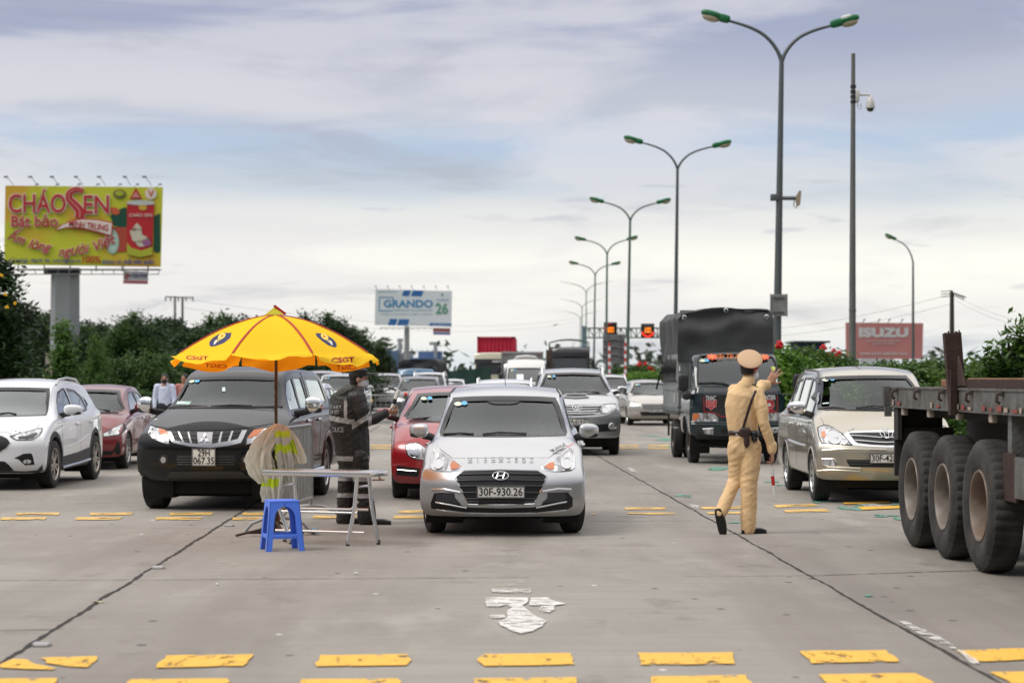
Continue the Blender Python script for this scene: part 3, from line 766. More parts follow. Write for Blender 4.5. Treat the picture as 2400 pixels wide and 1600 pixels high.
def lensm():
 """moulded lamp: bright reflector facets under a clear cover"""
 if 'lamp_lens' in MATS:return MATS['lamp_lens']
 m=mat('lamp_lens', (.5, .5, .5), .22, .35, coat=1.);t=m.node_tree;L=t.links.new;nn=t.nodes.new;b=t.nodes['Principled BSDF']
 tcn=nn('ShaderNodeTexCoord');mp=nn('ShaderNodeMapping');mp.inputs['Scale'].default_value=(26, 6, 9);L(tcn.outputs['Object'], mp.inputs[0])
 v=nn('ShaderNodeTexVoronoi');v.inputs['Scale'].default_value=1;L(mp.outputs[0], v.inputs[0])
 r=nn('ShaderNodeValToRGB');r.color_ramp.elements[0].color=(.16, .16, .165, 1);r.color_ramp.elements[1].color=(.78, .79, .8, 1);r.color_ramp.elements[0].position=.1;r.color_ramp.elements[1].position=.8
 L(v.outputs['Color'], r.inputs[0]);L(r.outputs[0], b.inputs['Base Color']);return m
CHR=mat('chrome', (.78, .78, .79), .12, 1.)
BLK=mat('trim_black', (.02, .02, .021), .45)
GRL=mat('grille_black', (.010, .010, .011), .5)
GLS=glass('windscreen_glass', (.86, .93, .91), 1.1, .015);GSD=glass('side_glass', (.16, .18, .18), 1.9, .04);GDK=glass('dark_glass', (.10, .105, .11), 1.9, .05)
STK=mat('sticker_pale', (.62, .72, .55), .5);STB=mat('sticker_blue', (.12, .42, .66), .5)
def stickers(C, pts, r=.035):
 """the two round inspection stickers in a top corner of the windscreen"""
 for k, (x, z) in enumerate(pts):
  C.patch('inspection_sticker', ellipse(x, z, r*(1.2 if k==0 else .95), r*.62, 16), 'F', -.003, STK if k==0 else STB, res=.05, th=0)
# ================================================================ the silver hatch-nosed saloon in the middle
def gbar(C, name, pts, w_, off, m, parent=None):return C.line(name, pts, 'F', w_, off, m, parent)
def star(cx, cz, r):
 P=[]
 for a in (90, 210, 330):
  a=math.radians(a);P.append([(cx, cz), (cx+r*.5*math.cos(a-.5236)*1.12, cz+r*.5*math.sin(a-.5236)*1.12), (cx+r*math.cos(a), cz+r*math.sin(a)), (cx+r*.5*math.cos(a+.5236)*1.12, cz+r*.5*math.sin(a+.5236)*1.12)])
 return P
def emblem(C, kind, cx, cz, rx, rz, off=.02):
 o=empty('badge', (0, 0, 0), parent=C.root)
 if kind!='star':
  P=ellipse(cx, cz, rx, rz, 28);C.line('badge_ring', P+[P[0]], 'F', rx*.14, off, CHR, o, step=.01)
 if kind=='h':
  for sx in (-1, 1):C.line('badge_bar', [(cx+sx*rx*.42-rx*.10, cz-rz*.72), (cx+sx*rx*.42+rx*.12, cz+rz*.72)], 'F', rx*.19, off, CHR, o, step=.02)
  C.line('badge_bar', [(cx-rx*.42, cz-rz*.12), (cx, cz+rz*.02), (cx+rx*.42, cz+rz*.14)], 'F', rx*.17, off, CHR, o, step=.02)
 if kind=='t':
  for a, b, x, z in ((.36, 1., 0, 0), (.72, .36, 0, .36)):
   P=ellipse(cx+x*rx, cz+z*rz, rx*a, rz*b*.93, 20);C.line('badge_loop', P+[P[0]], 'F', rx*.13, off, CHR, o, step=.01)
 if kind=='star':
  for q in star(cx, cz, rx):C.patch('badge_diamond', q, 'F', off, CHR, o, res=.04, th=.01)
 return o
def simple_lamp(C, poly, inner=None, amber=None, both=True, ring=None, rimm=None, off=.004):
 for mir in ((False, True) if both else (False, )):
  f=(lambda P:[(-x, z) for x, z in P][::-1]) if mir else (lambda P:P)
  h=C.patch('headlamp', f(poly), 'F', off, lensm(), res=.05, th=.02)
  C.ring('lamp_edge', f(poly), 'F', .004, .008, off+.001, rimm or BLK, parent=h, step=.03, off2=off+.004)
  for (cx, cz, r) in (inner or []):
   if mir:cx=-cx
   C.patch('reflector', ellipse(cx, cz, r, r, 20), 'F', off+.003, mat('reflector', (.62, .63, .64), .1, 1.), h, res=.05, th=0)
   P=ellipse(cx, cz, r, r, 20);C.line('reflector_ring', P+[P[0]], 'F', .012, off+.005, CHR, h, step=.03)
  if amber:C.patch('indicator', f(amber), 'F', off+.004, mat('amber_lens', (.60, .17, .05), .25, coat=1.), h, res=.05, th=0)
silver=paintm('silver_paint', (.52, .53, .545), .75, .30, .35)
C=Car('silver_car', 'silver hatchback-nosed saloon with hood lettering, front and centre behind the worn white arrow', 21.3, -.1, -.012, cat='car', L=3.99, W=1.66, zb=.20, wr=.60, hoodw=.83, roofm=2.6, bow=.13, crown=.035, pc=.24, nr=4, nu=26, top=[(0, .70), (.05, .735), (.16, .79), (.5, .88), (.92, .975), (1.02, .995), (1.35, 1.17), (1.75, 1.375), (1.95, 1.43), (2.4, 1.47), (2.9, 1.45), (3.3, 1.30), (3.55, 1.08), (3.99, 1.0)], belt=[(0, .66), (.9, .88), (2.2, .93), (3.4, 1.0), (3.99, .98)], rake=lambda z:(.30*((z-.5)/.3)**2 if z>.5 else .10*((.36-z)/.16)**2 if z<.36 else 0))
C.shell(silver)
T=lambda P:cr(960, 880, 4.02, P)
ws=C.front(T([(415, 215), (560, 206), (700, 202), (870, 200), (1060, 202), (1230, 206), (1370, 215), (1405, 290), (1445, 410), (1475, 530), (1466, 556), (1170, 566), (870, 570), (590, 567), (302, 562), (292, 530), (330, 410), (375, 300)]))
C.window('windscreen', ws, 'F', GLS, frit=.035)
C.patch('sun_band', C.front(T([(720, 216), (1060, 216), (1020, 250), (960, 262), (800, 262), (750, 248)])), 'F', -.006, mat('window_black', (.012, .012, .013), .25), res=.08, th=0)
stickers(C, C.front(T([(455, 262), (515, 255)])))
for sg, ax in ((-1, 'L'), (1, 'R')):
 C.window('side_window', [(1.42, .985), (1.62, 1.16), (1.88, 1.325), (2.28, 1.36), (2.30, .99)], ax, GSD, .015)
 C.window('side_window', [(2.37, .99), (2.36, 1.36), (2.9, 1.32), (3.12, 1.12), (3.15, 1.02)], ax, GSD, .015)
C.window('rear_window', [(-.5, 1.36), (.5, 1.36), (.56, 1.14), (-.56, 1.14)], 'B', GSD, .03)
C.arch(.70, .29, .335);C.arch(3.125, .29, .335)
C.done();C.under()
# roof ditches
for sg in (-1, 1):C.line('roof_moulding', [(sg*.60, 1.85), (sg*.57, 2.2), (sg*.56, 2.8)], 'T', .02, .004, BLK)
hl=C.front(T([(228, 690), (245, 680), (370, 770), (497, 862), (485, 882), (390, 903), (300, 900), (228, 890), (196, 868), (204, 770)]))
simple_lamp(C, hl, inner=[(C.front(T([(275, 830)]))[0]+(.05, ))], amber=C.front(T([(395, 815), (425, 822), (468, 850), (470, 868), (420, 888), (388, 880), (385, 840)])), rimm=CHR)
gr=C.front(T([(437, 962), (515, 898), (860, 890), (1207, 898), (1288, 952), (1230, 1090), (1168, 1205), (860, 1212), (557, 1208), (500, 1100)]))
g=C.patch('grille', gr, 'F', .004, GRL, th=.01)
C.ring('grille_surround', gr, 'F', .005, .010, .008, CHR, parent=g, off2=.014)
for yy, xl, xr in ((935, 475, 1255), (990, 455, 1272), (1040, 478, 1250), (1100, 505, 1222), (1160, 530, 1190), (1185, 545, 1180)):
 C.line('grille_bar', C.front(T([(xl, yy), (860, yy-8), (xr, yy)])), 'F', .016, .010, mat('bar_black', (.035, .035, .038), .4), g)
emblem(C, 'h', *C.front(T([(857, 951)]))[0], .078, .036, .02)
pc_=C.front(T([(860, 1094)]))[0];C.plate('30F-930.26', pc_[0], pc_[1], .47, .112)
li=C.front(T([(200, 1200), (232, 1108), (300, 1100), (420, 1105), (430, 1150), (490, 1222), (560, 1240), (860, 1248), (1160, 1240), (1240, 1220), (1300, 1150), (1300, 1103), (1490, 1098), (1535, 1150), (1535, 1228), (1480, 1262), (1190, 1286), (860, 1292), (530, 1286), (250, 1258), (205, 1246)]))
l=C.patch('lower_grille', li, 'F', .004, GRL, th=.01)
for sg in (0, 1):
 P=C.front(T([(250, 1190), (380, 1212), (540, 1240)]) if not sg else T([(1475, 1186), (1340, 1210), (1190, 1238)]));C.line('intake_strip', P, 'F', .018, .012, silver, l)
 P=C.front(T([(250, 1150), (262, 1108), (415, 1110), (428, 1155), (480, 1205), (270, 1180)]) if not sg else T([(1475, 1150), (1462, 1105), (1302, 1108), (1296, 1155), (1242, 1200), (1450, 1175)]));C.patch('fog_panel', P, 'F', .010, mat('fog_panel', (.035, .037, .042), .5), l, th=.005)
 P=C.front(T([(210, 1075), (330, 1070), (480, 1100)]) if not sg else T([(1520, 1072), (1400, 1066), (1250, 1092)]));C.line('bumper_crease', P, 'F', .03, .0, silver)
C.line('intake_lip', C.front(T([(250, 1262), (540, 1292), (860, 1298), (1190, 1292), (1480, 1266)])), 'F', .03, -.002, silver)
C.line('bonnet_gap', C.front(T([(405, 776), (640, 774), (860, 773), (1090, 772), (1312, 772)])), 'F', .006, -.001, BLK)
for P in ([(405, 776), (300, 700), (225, 600)], [(1312, 772), (1420, 700), (1500, 620)]):C.line('bonnet_gap', C.front(T(P)), 'F', .006, -.001, BLK)
pz=C.front(T([(860, 799)]))[0];py_=C.proj(pz, 'F', 0)[0].y
for k, ch in enumerate('DISCOVERY'):
 x, z=C.front(T([(570+k*72.5, 799+4*abs(k-4)*.4)]))[0];q=C.proj((x, z), 'F', .02)[0]
 text('bonnet_letter', ch, .048, mat('badge_grey', (.33, .34, .35), .25, .9), C.root, Matrix.Translation(q)@Matrix.Rotation(math.radians(-30), 4, 'X'), ext=.006, off=.012, sx=1.4)
x, z=C.front(T([(1352, 700)]))[0];q=C.proj((x, z), 'T', .006)[0] if False else C.proj((x, z), 'F', .006)[0]
Ms=Matrix.Translation(q)@Matrix.Rotation(math.radians(-62), 4, 'X')@Matrix.Rotation(math.radians(-42), 4, 'Y')
text('bonnet_sticker', 'Sports mind', .085, mat('ink_black', (.02, .02, .02), .5), C.root, Ms, sx=.8, shear=.35)
text('bonnet_sticker', 'PRODUCED BY', .034, mat('ink_black', (.02, .02, .02), .5), C.root, Ms@Matrix.Translation((.02, 0, -.065)), sx=.9)
text('bonnet_sticker', 'Sport', .05, mat('ink_red', (.55, .03, .04), .5), C.root, Ms@Matrix.Translation((.19, 0, -.05)), shear=.3)
for P in ([(320, 556), (480, 548), (600, 556)], [(690, 560), (850, 545), (1100, 556)]):C.line('wiper', C.front(T(P)), 'F', .022, .012, BLK)
C.mirror(.90, 1.28, 1.035, .105, .09, .075, silver);C.cabin(1.25, 3.3, .99, .66, roofz=1.33)
bm=bmesh.new();tube(bm, [(-.0, 3.2, 1.42), (-.03, 3.45, 1.62)], [.006, .003], 6);fin('aerial', bm, BLK, C.root)
for sg in (-1, 1):
 for yy in (1.98, 2.8):
  bm=bmesh.new();tube(bm, [(sg*.83, yy, .86), (sg*.862, yy+.02, .863), (sg*.862, yy+.14, .865), (sg*.83, yy+.16, .86)], .014, 8);fin('door_handle', bm, CHR, C.root)
C.wheel(-.70, .72, .295, .175, math.radians(13), 'multi');C.wheel(.70, .72, .295, .175, math.radians(13), 'multi')
C.wheel(-.72, 3.125, .295, .175, 0, 'multi');C.wheel(.72, 3.125, .295, .175, 0, 'multi')
HATCH=C
# ================================================================ black pickup
blackp=paintm('black_paint', (.005, .005, .006), .0, .28, .012)
C=Car('black_pickup', 'black double-cab pickup with chrome mirrors and a canopy over its bed, behind the yellow umbrella', 25.3, -3.62, -.058, cat='pickup truck', L=5.3, W=1.80, zb=.36, wr=.605, hoodw=.80, wbk=.85, roofm=2.6, bow=.13, crown=.03, pc=.26, nr=4, nu=26, gk=.42, top=[(0, .93), (.06, .985), (.2, 1.03), (.6, 1.12), (1.05, 1.205), (1.15, 1.225), (1.45, 1.41), (1.75, 1.59), (1.95, 1.655), (2.5, 1.70), (3.2, 1.70), (4.4, 1.68), (4.9, 1.62), (5.15, 1.30), (5.3, 1.15)], belt=[(0, .90), (1.1, 1.10), (3.2, 1.16), (5.3, 1.16)], rake=lambda z:(.22*((z-.75)/.3)**2 if z>.75 else .16*((.62-z)/.26)**2 if z<.62 else 0), flen=1.0)
C.shell(blackp)
T=lambda P:cr(300, 840, 4.126, P)
ws=C.front(T([(605, 188), (900, 182), (1200, 182), (1462, 188), (1485, 260), (1480, 380), (1466, 452), (1200, 458), (950, 462)]))
xr_=[(p[0]-.01, p[1]) for p in ws[3:8]];zt__=ws[1][1];ws=xr_+[(xr_[-1][0]*.5, xr_[-1][1]-.008), (0, xr_[-1][1]-.012), (-xr_[-1][0]*.5, xr_[-1][1]-.008)]+[(-x, z) for x, z in xr_[::-1]]+[(-xr_[0][0]*.5, xr_[0][1]+.012), (0, xr_[0][1]+.016), (xr_[0][0]*.5, xr_[0][1]+.012)]
C.window('windscreen', ws, 'F', GLS, frit=.03)
stickers(C, C.front(T([(615, 215), (668, 212)])))
C.patch('windscreen_permit', C.front(T([(475, 410), (613, 412), (580, 455), (455, 455)])), 'F', -.003, mat('permit', (.55, .68, .62), .5), res=.1, th=0)
C.patch('windscreen_permit', C.front(T([(910, 275), (940, 275), (940, 315), (910, 315)])), 'F', -.003, mat('permit', (.55, .68, .62), .5), res=.1, th=0)
for ax in 'LR':
 C.window('side_window', [(1.42, 1.17), (1.60, 1.36), (1.86, 1.55), (2.22, 1.60), (2.26, 1.18)], ax, GDK, .02)
 C.window('side_window', [(2.34, 1.18), (2.32, 1.60), (2.95, 1.60), (3.06, 1.19)], ax, GDK, .02)
 C.window('canopy_window', [(3.35, 1.22), (3.30, 1.60), (4.55, 1.58), (4.75, 1.24)], ax, GDK, .03)
C.arch(.78, .37, .44, lw=.07);C.arch(3.78, .37, .44, lw=.07)
C.done();C.under(y0=.4)
for ax in 'LR':
 C.line('canopy_joint', [(3.18, 1.12), (3.12, 1.4), (3.10, 1.66)], ax, .014, .0, BLK)
 C.line('canopy_joint', [(3.18, 1.165), (4.2, 1.17), (5.2, 1.17)], ax, .012, .0, BLK)
 C.line('door_gap', [(2.30, 1.16), (2.30, .8), (2.33, .42)], ax, .007, -.001, BLK)
 C.line('door_gap', [(1.32, 1.12), (1.32, .8), (1.36, .44)], ax, .007, -.001, BLK);C.line('door_gap', [(3.15, 1.16), (3.05, .8), (2.95, .5)], ax, .007, -.001, BLK)
 sg=-1 if ax=='L' else 1
 for yy in (2.05, 2.95):
  q=C.proj((yy, 1.04), ax, .0)[0];bm=bmesh.new();sell(bm, (q.x+sg*.02, yy, 1.04), (.02, .10, .022), 3, 12, 8);fin('door_handle', bm, CHR, C.root)
 C.line('side_step', [(1.25, .40), (3.3, .40)], ax, .06, .03, CHR if ax=='R' else BLK)
hl=C.front(T([(200, 690), (215, 645), (290, 668), (365, 690), (385, 730), (402, 760), (400, 832), (335, 815), (270, 790), (215, 755), (190, 715)]))
simple_lamp(C, hl, inner=[(C.front(T([(262, 735)]))[0]+(.05, ))], amber=C.front(T([(295, 675), (365, 692), (384, 730), (398, 768), (372, 765), (320, 740)])))
gf=C.front(T([(372, 702), (600, 708), (740, 712), (900, 708), (1152, 690), (1120, 760), (1092, 815), (960, 845), (800, 862), (600, 850), (430, 812), (405, 770)]))
g=C.patch('grille', gf, 'F', .004, mat('grille_chrome', (.45, .44, .45), .16, 1.), th=.015)
for P in ([(415, 702), (482, 704), (525, 800), (452, 790)], [(497, 706), (575, 707), (603, 818), (545, 808)], [(592, 708), (668, 709), (678, 824), (622, 820)], [(822, 709), (898, 706), (870, 810), (812, 824)], [(918, 704), (1000, 700), (965, 798), (895, 806)], [(1022, 698), (1102, 694), (1062, 775), (990, 794)]):
 q=C.front(T(P));k=C.patch('grille_slot', q, 'F', .008, GRL, g, th=.002)
 for f_ in (.33, .66):C.line('slot_bar', [(lerp(q[0][0], q[3][0], f_), lerp(q[0][1], q[3][1], f_)), (lerp(q[1][0], q[2][0], f_), lerp(q[1][1], q[2][1], f_))], 'F', .008, .012, mat('bar_black', (.035, .035, .038), .4), k)
emblem(C, 'star', *C.front(T([(740, 778)]))[0], .072, .05, .022)
lm=C.patch('lower_grille', C.front(T([(478, 925), (1032, 925), (1048, 980), (1030, 1036), (482, 1036), (462, 980)])), 'F', .003, GRL, th=.01)
for yy in (950, 975, 1000, 1022):C.line('grille_bar', C.front(T([(480, yy), (750, yy), (1030, yy)])), 'F', .009, .006, mat('bar_black', (.035, .035, .038), .4), lm)
pc_=C.front(T([(737, 952)]))[0];C.plate(('29H', '067.35'), pc_[0], pc_[1], .275, .20, two=True)
for x_, sg in ((345, 0), (1140, 1)):
 q=C.front(T([(x_, 978)]))[0];o=C.patch('fog_lamp', ellipse(*q, .062, .066), 'F', .004, BLK, th=.01)
 C.patch('fog_glass', ellipse(*q, .034, .036), 'F', .012, mat('fog_glass', (.45, .45, .43), .15, .6, coat=1), o, res=.04)
C.patch('skid_panel', C.front(T([(335, 1180), (410, 1088), (750, 1083), (1090, 1085), (1180, 1150), (1250, 1180), (750, 1192)])), 'F', .006, mat('skid_grey', (.045, .046, .048), .55), th=.02)
C.line('bonnet_gap', C.front(T([(222, 640), (360, 672), (560, 688), (740, 692), (940, 686), (1150, 668), (1400, 630)])), 'F', .010, .001, BLK)
for P in ([(430, 470), (600, 462), (760, 470)], [(800, 470), (1000, 458), (1200, 466)]):C.line('wiper', C.front(T(P)), 'F', .024, .012, BLK)
C.line('cowl', C.front(T([(400, 474), (750, 474), (1100, 472), (1490, 468)])), 'F', .035, .0, BLK)
C.mirror(1.07, 1.42, 1.255, .105, .09, .10, CHR);C.cabin(1.4, 3.0, 1.21, .70, roofz=1.55, floor=.7)
for x_ in (-.76, .76):
 C.wheel(x_, .78, .375, .255, 0, 'six');C.wheel(x_, 3.78, .375, .255, 0, 'six')
# ================================================================ champagne people carrier on the right
champ=paintm('champagne_paint', (.46, .425, .345), .75, .30, .3)
C=Car('champagne_minivan', 'champagne people carrier with a wide chrome grille, behind the rear of the flatbed trailer', 26.75, 4.74, -.008, cat='minivan', L=4.58, W=1.77, zb=.30, wr=.615, hoodw=.84, roofm=2.6, bow=.16, crown=.045, pc=.26, nr=4, nu=26, gk=.5, top=[(0, .80), (.06, .85), (.2, .91), (.55, 1.04), (.85, 1.145), (.95, 1.175), (1.3, 1.41), (1.62, 1.59), (1.85, 1.655), (2.4, 1.70), (3.4, 1.70), (4.0, 1.66), (4.3, 1.40), (4.5, 1.10), (4.58, 1.0)], belt=[(0, .78), (.95, 1.06), (3.0, 1.08), (4.58, 1.06)], rake=lambda z:(.30*((z-.65)/.3)**2 if z>.65 else .12*((.48-z)/.2)**2 if z<.48 else 0), flen=.95)
C.shell(champ)
T=lambda P:cr(1820, 840, 4.6125, P)
ws=C.front(T([(462, 205), (700, 195), (920, 190), (1180, 188), (1402, 190), (1470, 270), (1560, 400), (1645, 535), (1560, 552), (1300, 558), (1040, 556), (700, 550), (455, 542), (440, 500), (448, 350)]))
C.window('windscreen', ws, 'F', GLS, frit=.03);stickers(C, C.front(T([(528, 228), (600, 220)])), .03)
C.patch('windscreen_permit', C.front(T([(495, 478), (565, 470), (566, 482), (496, 490)])), 'F', -.003, mat('permit', (.55, .68, .62), .5), res=.1, th=0)
for ax in 'LR':
 C.window('quarter_window', [(1.22, 1.10), (1.42, 1.26), (1.50, 1.30), (1.50, 1.10)], ax, GDK, .015)
 C.window('side_window', [(1.55, 1.10), (1.56, 1.34), (1.80, 1.53), (2.25, 1.58), (2.28, 1.11)], ax, GDK, .018)
 C.window('side_window', [(2.36, 1.11), (2.34, 1.58), (3.12, 1.58), (3.2, 1.12)], ax, GDK, .018)
 C.window('side_window', [(3.3, 1.12), (3.25, 1.57), (3.9, 1.53), (4.1, 1.18)], ax, GDK, .018)
C.window('rear_window', [(-.62, 1.56), (.62, 1.56), (.66, 1.16), (-.66, 1.16)], 'B', GLS, .03)
C.arch(.80, .32, .365, lw=.03);C.arch(3.55, .32, .365, lw=.03);C.done();C.under(y0=.4)
hl=C.front(T([(446, 748), (510, 720), (560, 725), (605, 745), (665, 785), (715, 820), (770, 880), (815, 935), (650, 925), (490, 914), (460, 840)]))
simple_lamp(C, hl, inner=[(C.front(T([(625, 850)]))[0]+(.085, )), (C.front(T([(742, 900)]))[0]+(.03, ))], amber=C.front(T([(485, 790), (525, 785), (530, 860), (490, 850)])))
def msym(P):return P+[(-x, z) for x, z in P[::-1]]
gl=C.front(T([(790, 805), (770, 790)]))
GP=msym(C.front(T([(1190, 770), (960, 778), (768, 790), (722, 815), (770, 880), (825, 935), (980, 950), (1190, 958)])))
xm=C.front(T([(1190, 850)]))[0][0];GP=[(p[0]+(xm if i<8 else xm), p[1]) for i, p in enumerate([(q[0]-xm, q[1]) for q in GP[:8]]+[(-(q[0]-xm), q[1]) for q in GP[:8][::-1]])]
g=C.patch('grille', GP, 'F', .004, CHR, th=.012)
def inner_g(P):
 Q=[(q[0]-xm, q[1]) for q in C.front(T(P))];return [(x+xm, z) for x, z in Q]+[(-x+xm, z) for x, z in Q[::-1]]
k=C.patch('grille_opening', inner_g([(1190, 800), (980, 802), (785, 808), (845, 890), (880, 912), (1020, 930), (1190, 938)]), 'F', .008, GRL, g, th=.002)
for ya, yb in ((845, 838), (895, 888)):
 Q=[(q[0]-xm, q[1]) for q in C.front(T([(805+(ya-845)*.8, ya-8), (950, ya), (1110, ya+14), (1190, ya+16)]))]
 C.line('grille_bar', [(x+xm, z) for x, z in Q]+[(-x+xm, z) for x, z in Q[::-1]][1:], 'F', .017, .013, CHR, k)
emblem(C, 't', xm, C.front(T([(1190, 825)]))[0][1], .078, .056, .028)
pz=C.front(T([(1190, 1077)]))[0][1];C.plate('30F-428.57', xm+.005, pz, .47, .115)
l=C.patch('lower_grille', inner_g([(1190, 1095), (755, 1090), (768, 1130), (795, 1168), (1190, 1175)]), 'F', .003, GRL, th=.01)
for yy in (1112, 1140):
 Q=[(q[0]-xm, q[1]) for q in C.front(T([(775, yy), (1190, yy+4)]))];C.line('grille_bar', [(x+xm, z) for x, z in Q]+[(-x+xm, z) for x, z in Q[::-1]][1:], 'F', .012, .006, mat('bar_black', (.035, .035, .038), .4), l)
fg=C.front(T([(498, 1088), (620, 1086), (650, 1130), (640, 1162), (530, 1160), (505, 1125)]))
for mir in (0, 1):
 P=[(2*xm-x, z) for x, z in fg][::-1] if mir else fg
 o=C.patch('fog_lamp', P, 'F', .003, lensm(), res=.05);C.ring('fog_surround', P, 'F', .002, .014, .004, champ, parent=o, off2=.010)
for P in ([(485, 1090), (500, 1145), (560, 1172), (760, 1180), (910, 1190)], [(425, 1210), (600, 1205), (780, 1212), (905, 1222)], [(385, 985), (700, 975), (1190, 985)]):
 C.line('bumper_crease', C.front(T(P)), 'F', .035, -.004, champ)
C.line('bonnet_gap', C.front(T([(455, 560), (480, 640), (515, 718), (600, 742), (720, 812), (1190, 800), (1500, 800)])), 'F', .007, .0, BLK)
C.line('cowl', C.front(T([(458, 548), (800, 558), (1190, 562), (1500, 560)])), 'F', .03, .0, BLK)
for P in ([(480, 545), (620, 530), (740, 548)], [(860, 545), (1050, 522), (1250, 540)]):C.line('wiper', C.front(T(P)), 'F', .024, .014, BLK)
for sg in (-1, 1):C.line('roof_moulding', [(sg*.66, 1.7), (sg*.615, 2.1), (sg*.60, 3.6)], 'T', .03, .002, mat('moulding_grey', (.10, .10, .10), .5))
for ax in 'LR':
 sg=-1 if ax=='L' else 1
 C.line('side_moulding', [(1.25, .70), (2.0, .70), (3.15, .72)], ax, .035, .004, champ)
 for P in ([(1.18, 1.08), (1.16, .8), (1.2, .36)], [(2.31, 1.1), (2.31, .8), (2.33, .36)], [(3.25, 1.1), (3.2, .8), (3.05, .5)]):C.line('door_gap', P, ax, .007, -.001, BLK)
 for yy in (2.1, 3.0):
  q=C.proj((yy, .96), ax, 0)[0];bm=bmesh.new();sell(bm, (q.x+sg*.015, yy, .96), (.02, .10, .02), 3, 12, 8);fin('door_handle', bm, CHR, C.root)
C.mirror(1.03, 1.16, 1.20, .12, .09, .085, CHR);C.cabin(1.2, 3.9, 1.13, .70, roofz=1.55, floor=.6)
C.patch('number_sticker', [(1.06, .98), (1.11, .98), (1.11, 1.01), (1.06, 1.01)], 'L', .002, BLK, res=.1)
for x_ in (-.77, .77):C.wheel(x_, .80, .325, .215, 0, 'ten');C.wheel(x_, 3.55, .325, .215, 0, 'ten')
# ================================================================ white compact SUV at the left edge
white=paintm('white_car_paint', (.80, .81, .83), .0, .25, .10)
C=Car('white_suv', 'white compact SUV with dark lower cladding and thin roof rails, at the left edge', 29.95, -7.52, -.035, cat='car', L=4.32, W=1.81, zb=.24, wr=.62, hoodw=.86, roofm=2.6, bow=.15, crown=.03, pc=.28, nr=4, nu=26, gk=.45, top=[(0, .76), (.05, .80), (.18, .86), (.6, .97), (1.0, 1.045), (1.1, 1.07), (1.5, 1.31), (1.85, 1.46), (2.1, 1.515), (2.6, 1.55), (3.3, 1.52), (3.8, 1.43), (4.1, 1.15), (4.25, .98), (4.32, .9)], belt=[(0, .74), (1.1, .98), (3.2, 1.05), (4.32, 1.05)], rake=lambda z:(.25*((z-.6)/.3)**2 if z>.6 else .14*((.42-z)/.2)**2 if z<.42 else 0), flen=.95, plan=[(0, 1), (1.9, 1), (3.3, .99), (4.32, .9)])
C.shell(white)
T=lambda P:cr(0, 800, 3.92, P)
rt=C.front(T([(20, 430), (200, 431), (452, 435), (448, 500), (440, 580), (420, 674), (200, 676), (0, 672)]))
cx_=0.0;hw_=[abs(p[0]) for p in rt]
R=[(p[0], p[1]) for p in rt[2:6]]
ws=[(-x, z) for x, z in R]+[(-R[3][0]*.5, R[3][1]-.01), (0, R[3][1]-.015), (R[3][0]*.5, R[3][1]-.01)]+R[::-1]+[(R[0][0]*.5, R[0][1]+.012), (0, R[0][1]+.015), (-R[0][0]*.5, R[0][1]+.012)]
C.window('windscreen', ws, 'F', glass('tinted_screen', (.2, .22, .23), 1.9, .05), frit=.03)
for ax in 'LR':
 C.window('side_window', [(1.42, 1.05), (1.66, 1.24), (1.92, 1.37), (2.2, 1.42), (2.32, 1.42), (2.40, 1.06)], ax, GDK, .022)
 C.window('side_window', [(2.48, 1.06), (2.42, 1.42), (2.9, 1.39), (3.18, 1.30), (3.30, 1.12), (3.22, 1.08)], ax, GDK, .022)
 C.window('quarter_window', [(3.35, 1.14), (3.26, 1.29), (3.45, 1.23), (3.50, 1.18)], ax, GDK, .018)
cl=mat('cladding_grey', (.045, .045, .047), .6)
C.arch(.86, .345, .40, lipm=cl, lw=.075);C.arch(3.445, .345, .40, lipm=cl, lw=.075);C.done();C.under(y0=.4)
for ax in 'LR':
 C.patch('sill_cladding', [(1.28, .26), (1.28, .44), (2.2, .47), (3.02, .52), (3.02, .26)], ax, .006, cl, th=.02)
 C.line('sill_strip', [(1.3, .29), (2.2, .31), (2.98, .34)], ax, .04, .02, CHR)
 for P in ([(1.30, 1.03), (1.28, .8), (1.32, .48)], [(2.42, 1.05), (2.42, .8), (2.42, .48)], [(3.3, 1.0), (3.2, .8), (3.05, .6)]):C.line('door_gap', P, ax, .006, -.001, mat('gap_grey', (.12, .12, .12), .8))
 C.line('body_crease', [(1.05, .93), (1.7, .95), (2.6, .97), (3.4, 1.0)], ax, .035, -.012, white)
 C.line('body_crease', [(1.5, .56), (2.3, .62), (3.0, .72)], ax, .05, -.018, white)
 sg=-1 if ax=='L' else 1
 for yy in (2.2, 3.1):
  q=C.proj((yy, .90+.02*(yy>3)), ax, 0)[0];bm=bmesh.new();sell(bm, (q.x+sg*.02, yy, q.z), (.022, .10, .022), 3, 12, 8);fin('door_handle', bm, white, C.root)
 C.line('roof_rail', [(2.0, 1.47), (2.2, 1.50), (3.0, 1.49), (3.6, 1.42)], ax, .035, .02, mat('rail_silver', (.6, .6, .6), .3, .8)) if False else None
for sg in (-1, 1):
 bm=bmesh.new();tube(bm, [(sg*.63, 2.0, 1.485), (sg*.63, 2.1, 1.555), (sg*.62, 2.7, 1.585), (sg*.61, 3.3, 1.56), (sg*.60, 3.55, 1.48)], .018, 8);fin('roof_rail', bm, mat('rail_silver', (.62, .62, .63), .3, .8), C.root)
hl=C.front(T([(95, 871), (155, 852), (250, 828), (340, 802), (385, 799), (382, 830), (360, 862), (300, 901), (225, 905), (155, 905), (120, 890)]))
simple_lamp(C, hl, inner=[], rimm=BLK)
C.patch('lamp_inner', C.front(T([(160, 878), (240, 868), (330, 838), (350, 850), (300, 890), (180, 896)])), 'F', .008, mat('lamp_dark', (.03, .03, .032), .15, coat=1), res=.05, th=0)
gt=C.front(T([(0, 868), (20, 872), (60, 890), (92, 932), (60, 975), (0, 1012)]))
GP=gt+[(-x, z) for x, z in gt[::-1]]
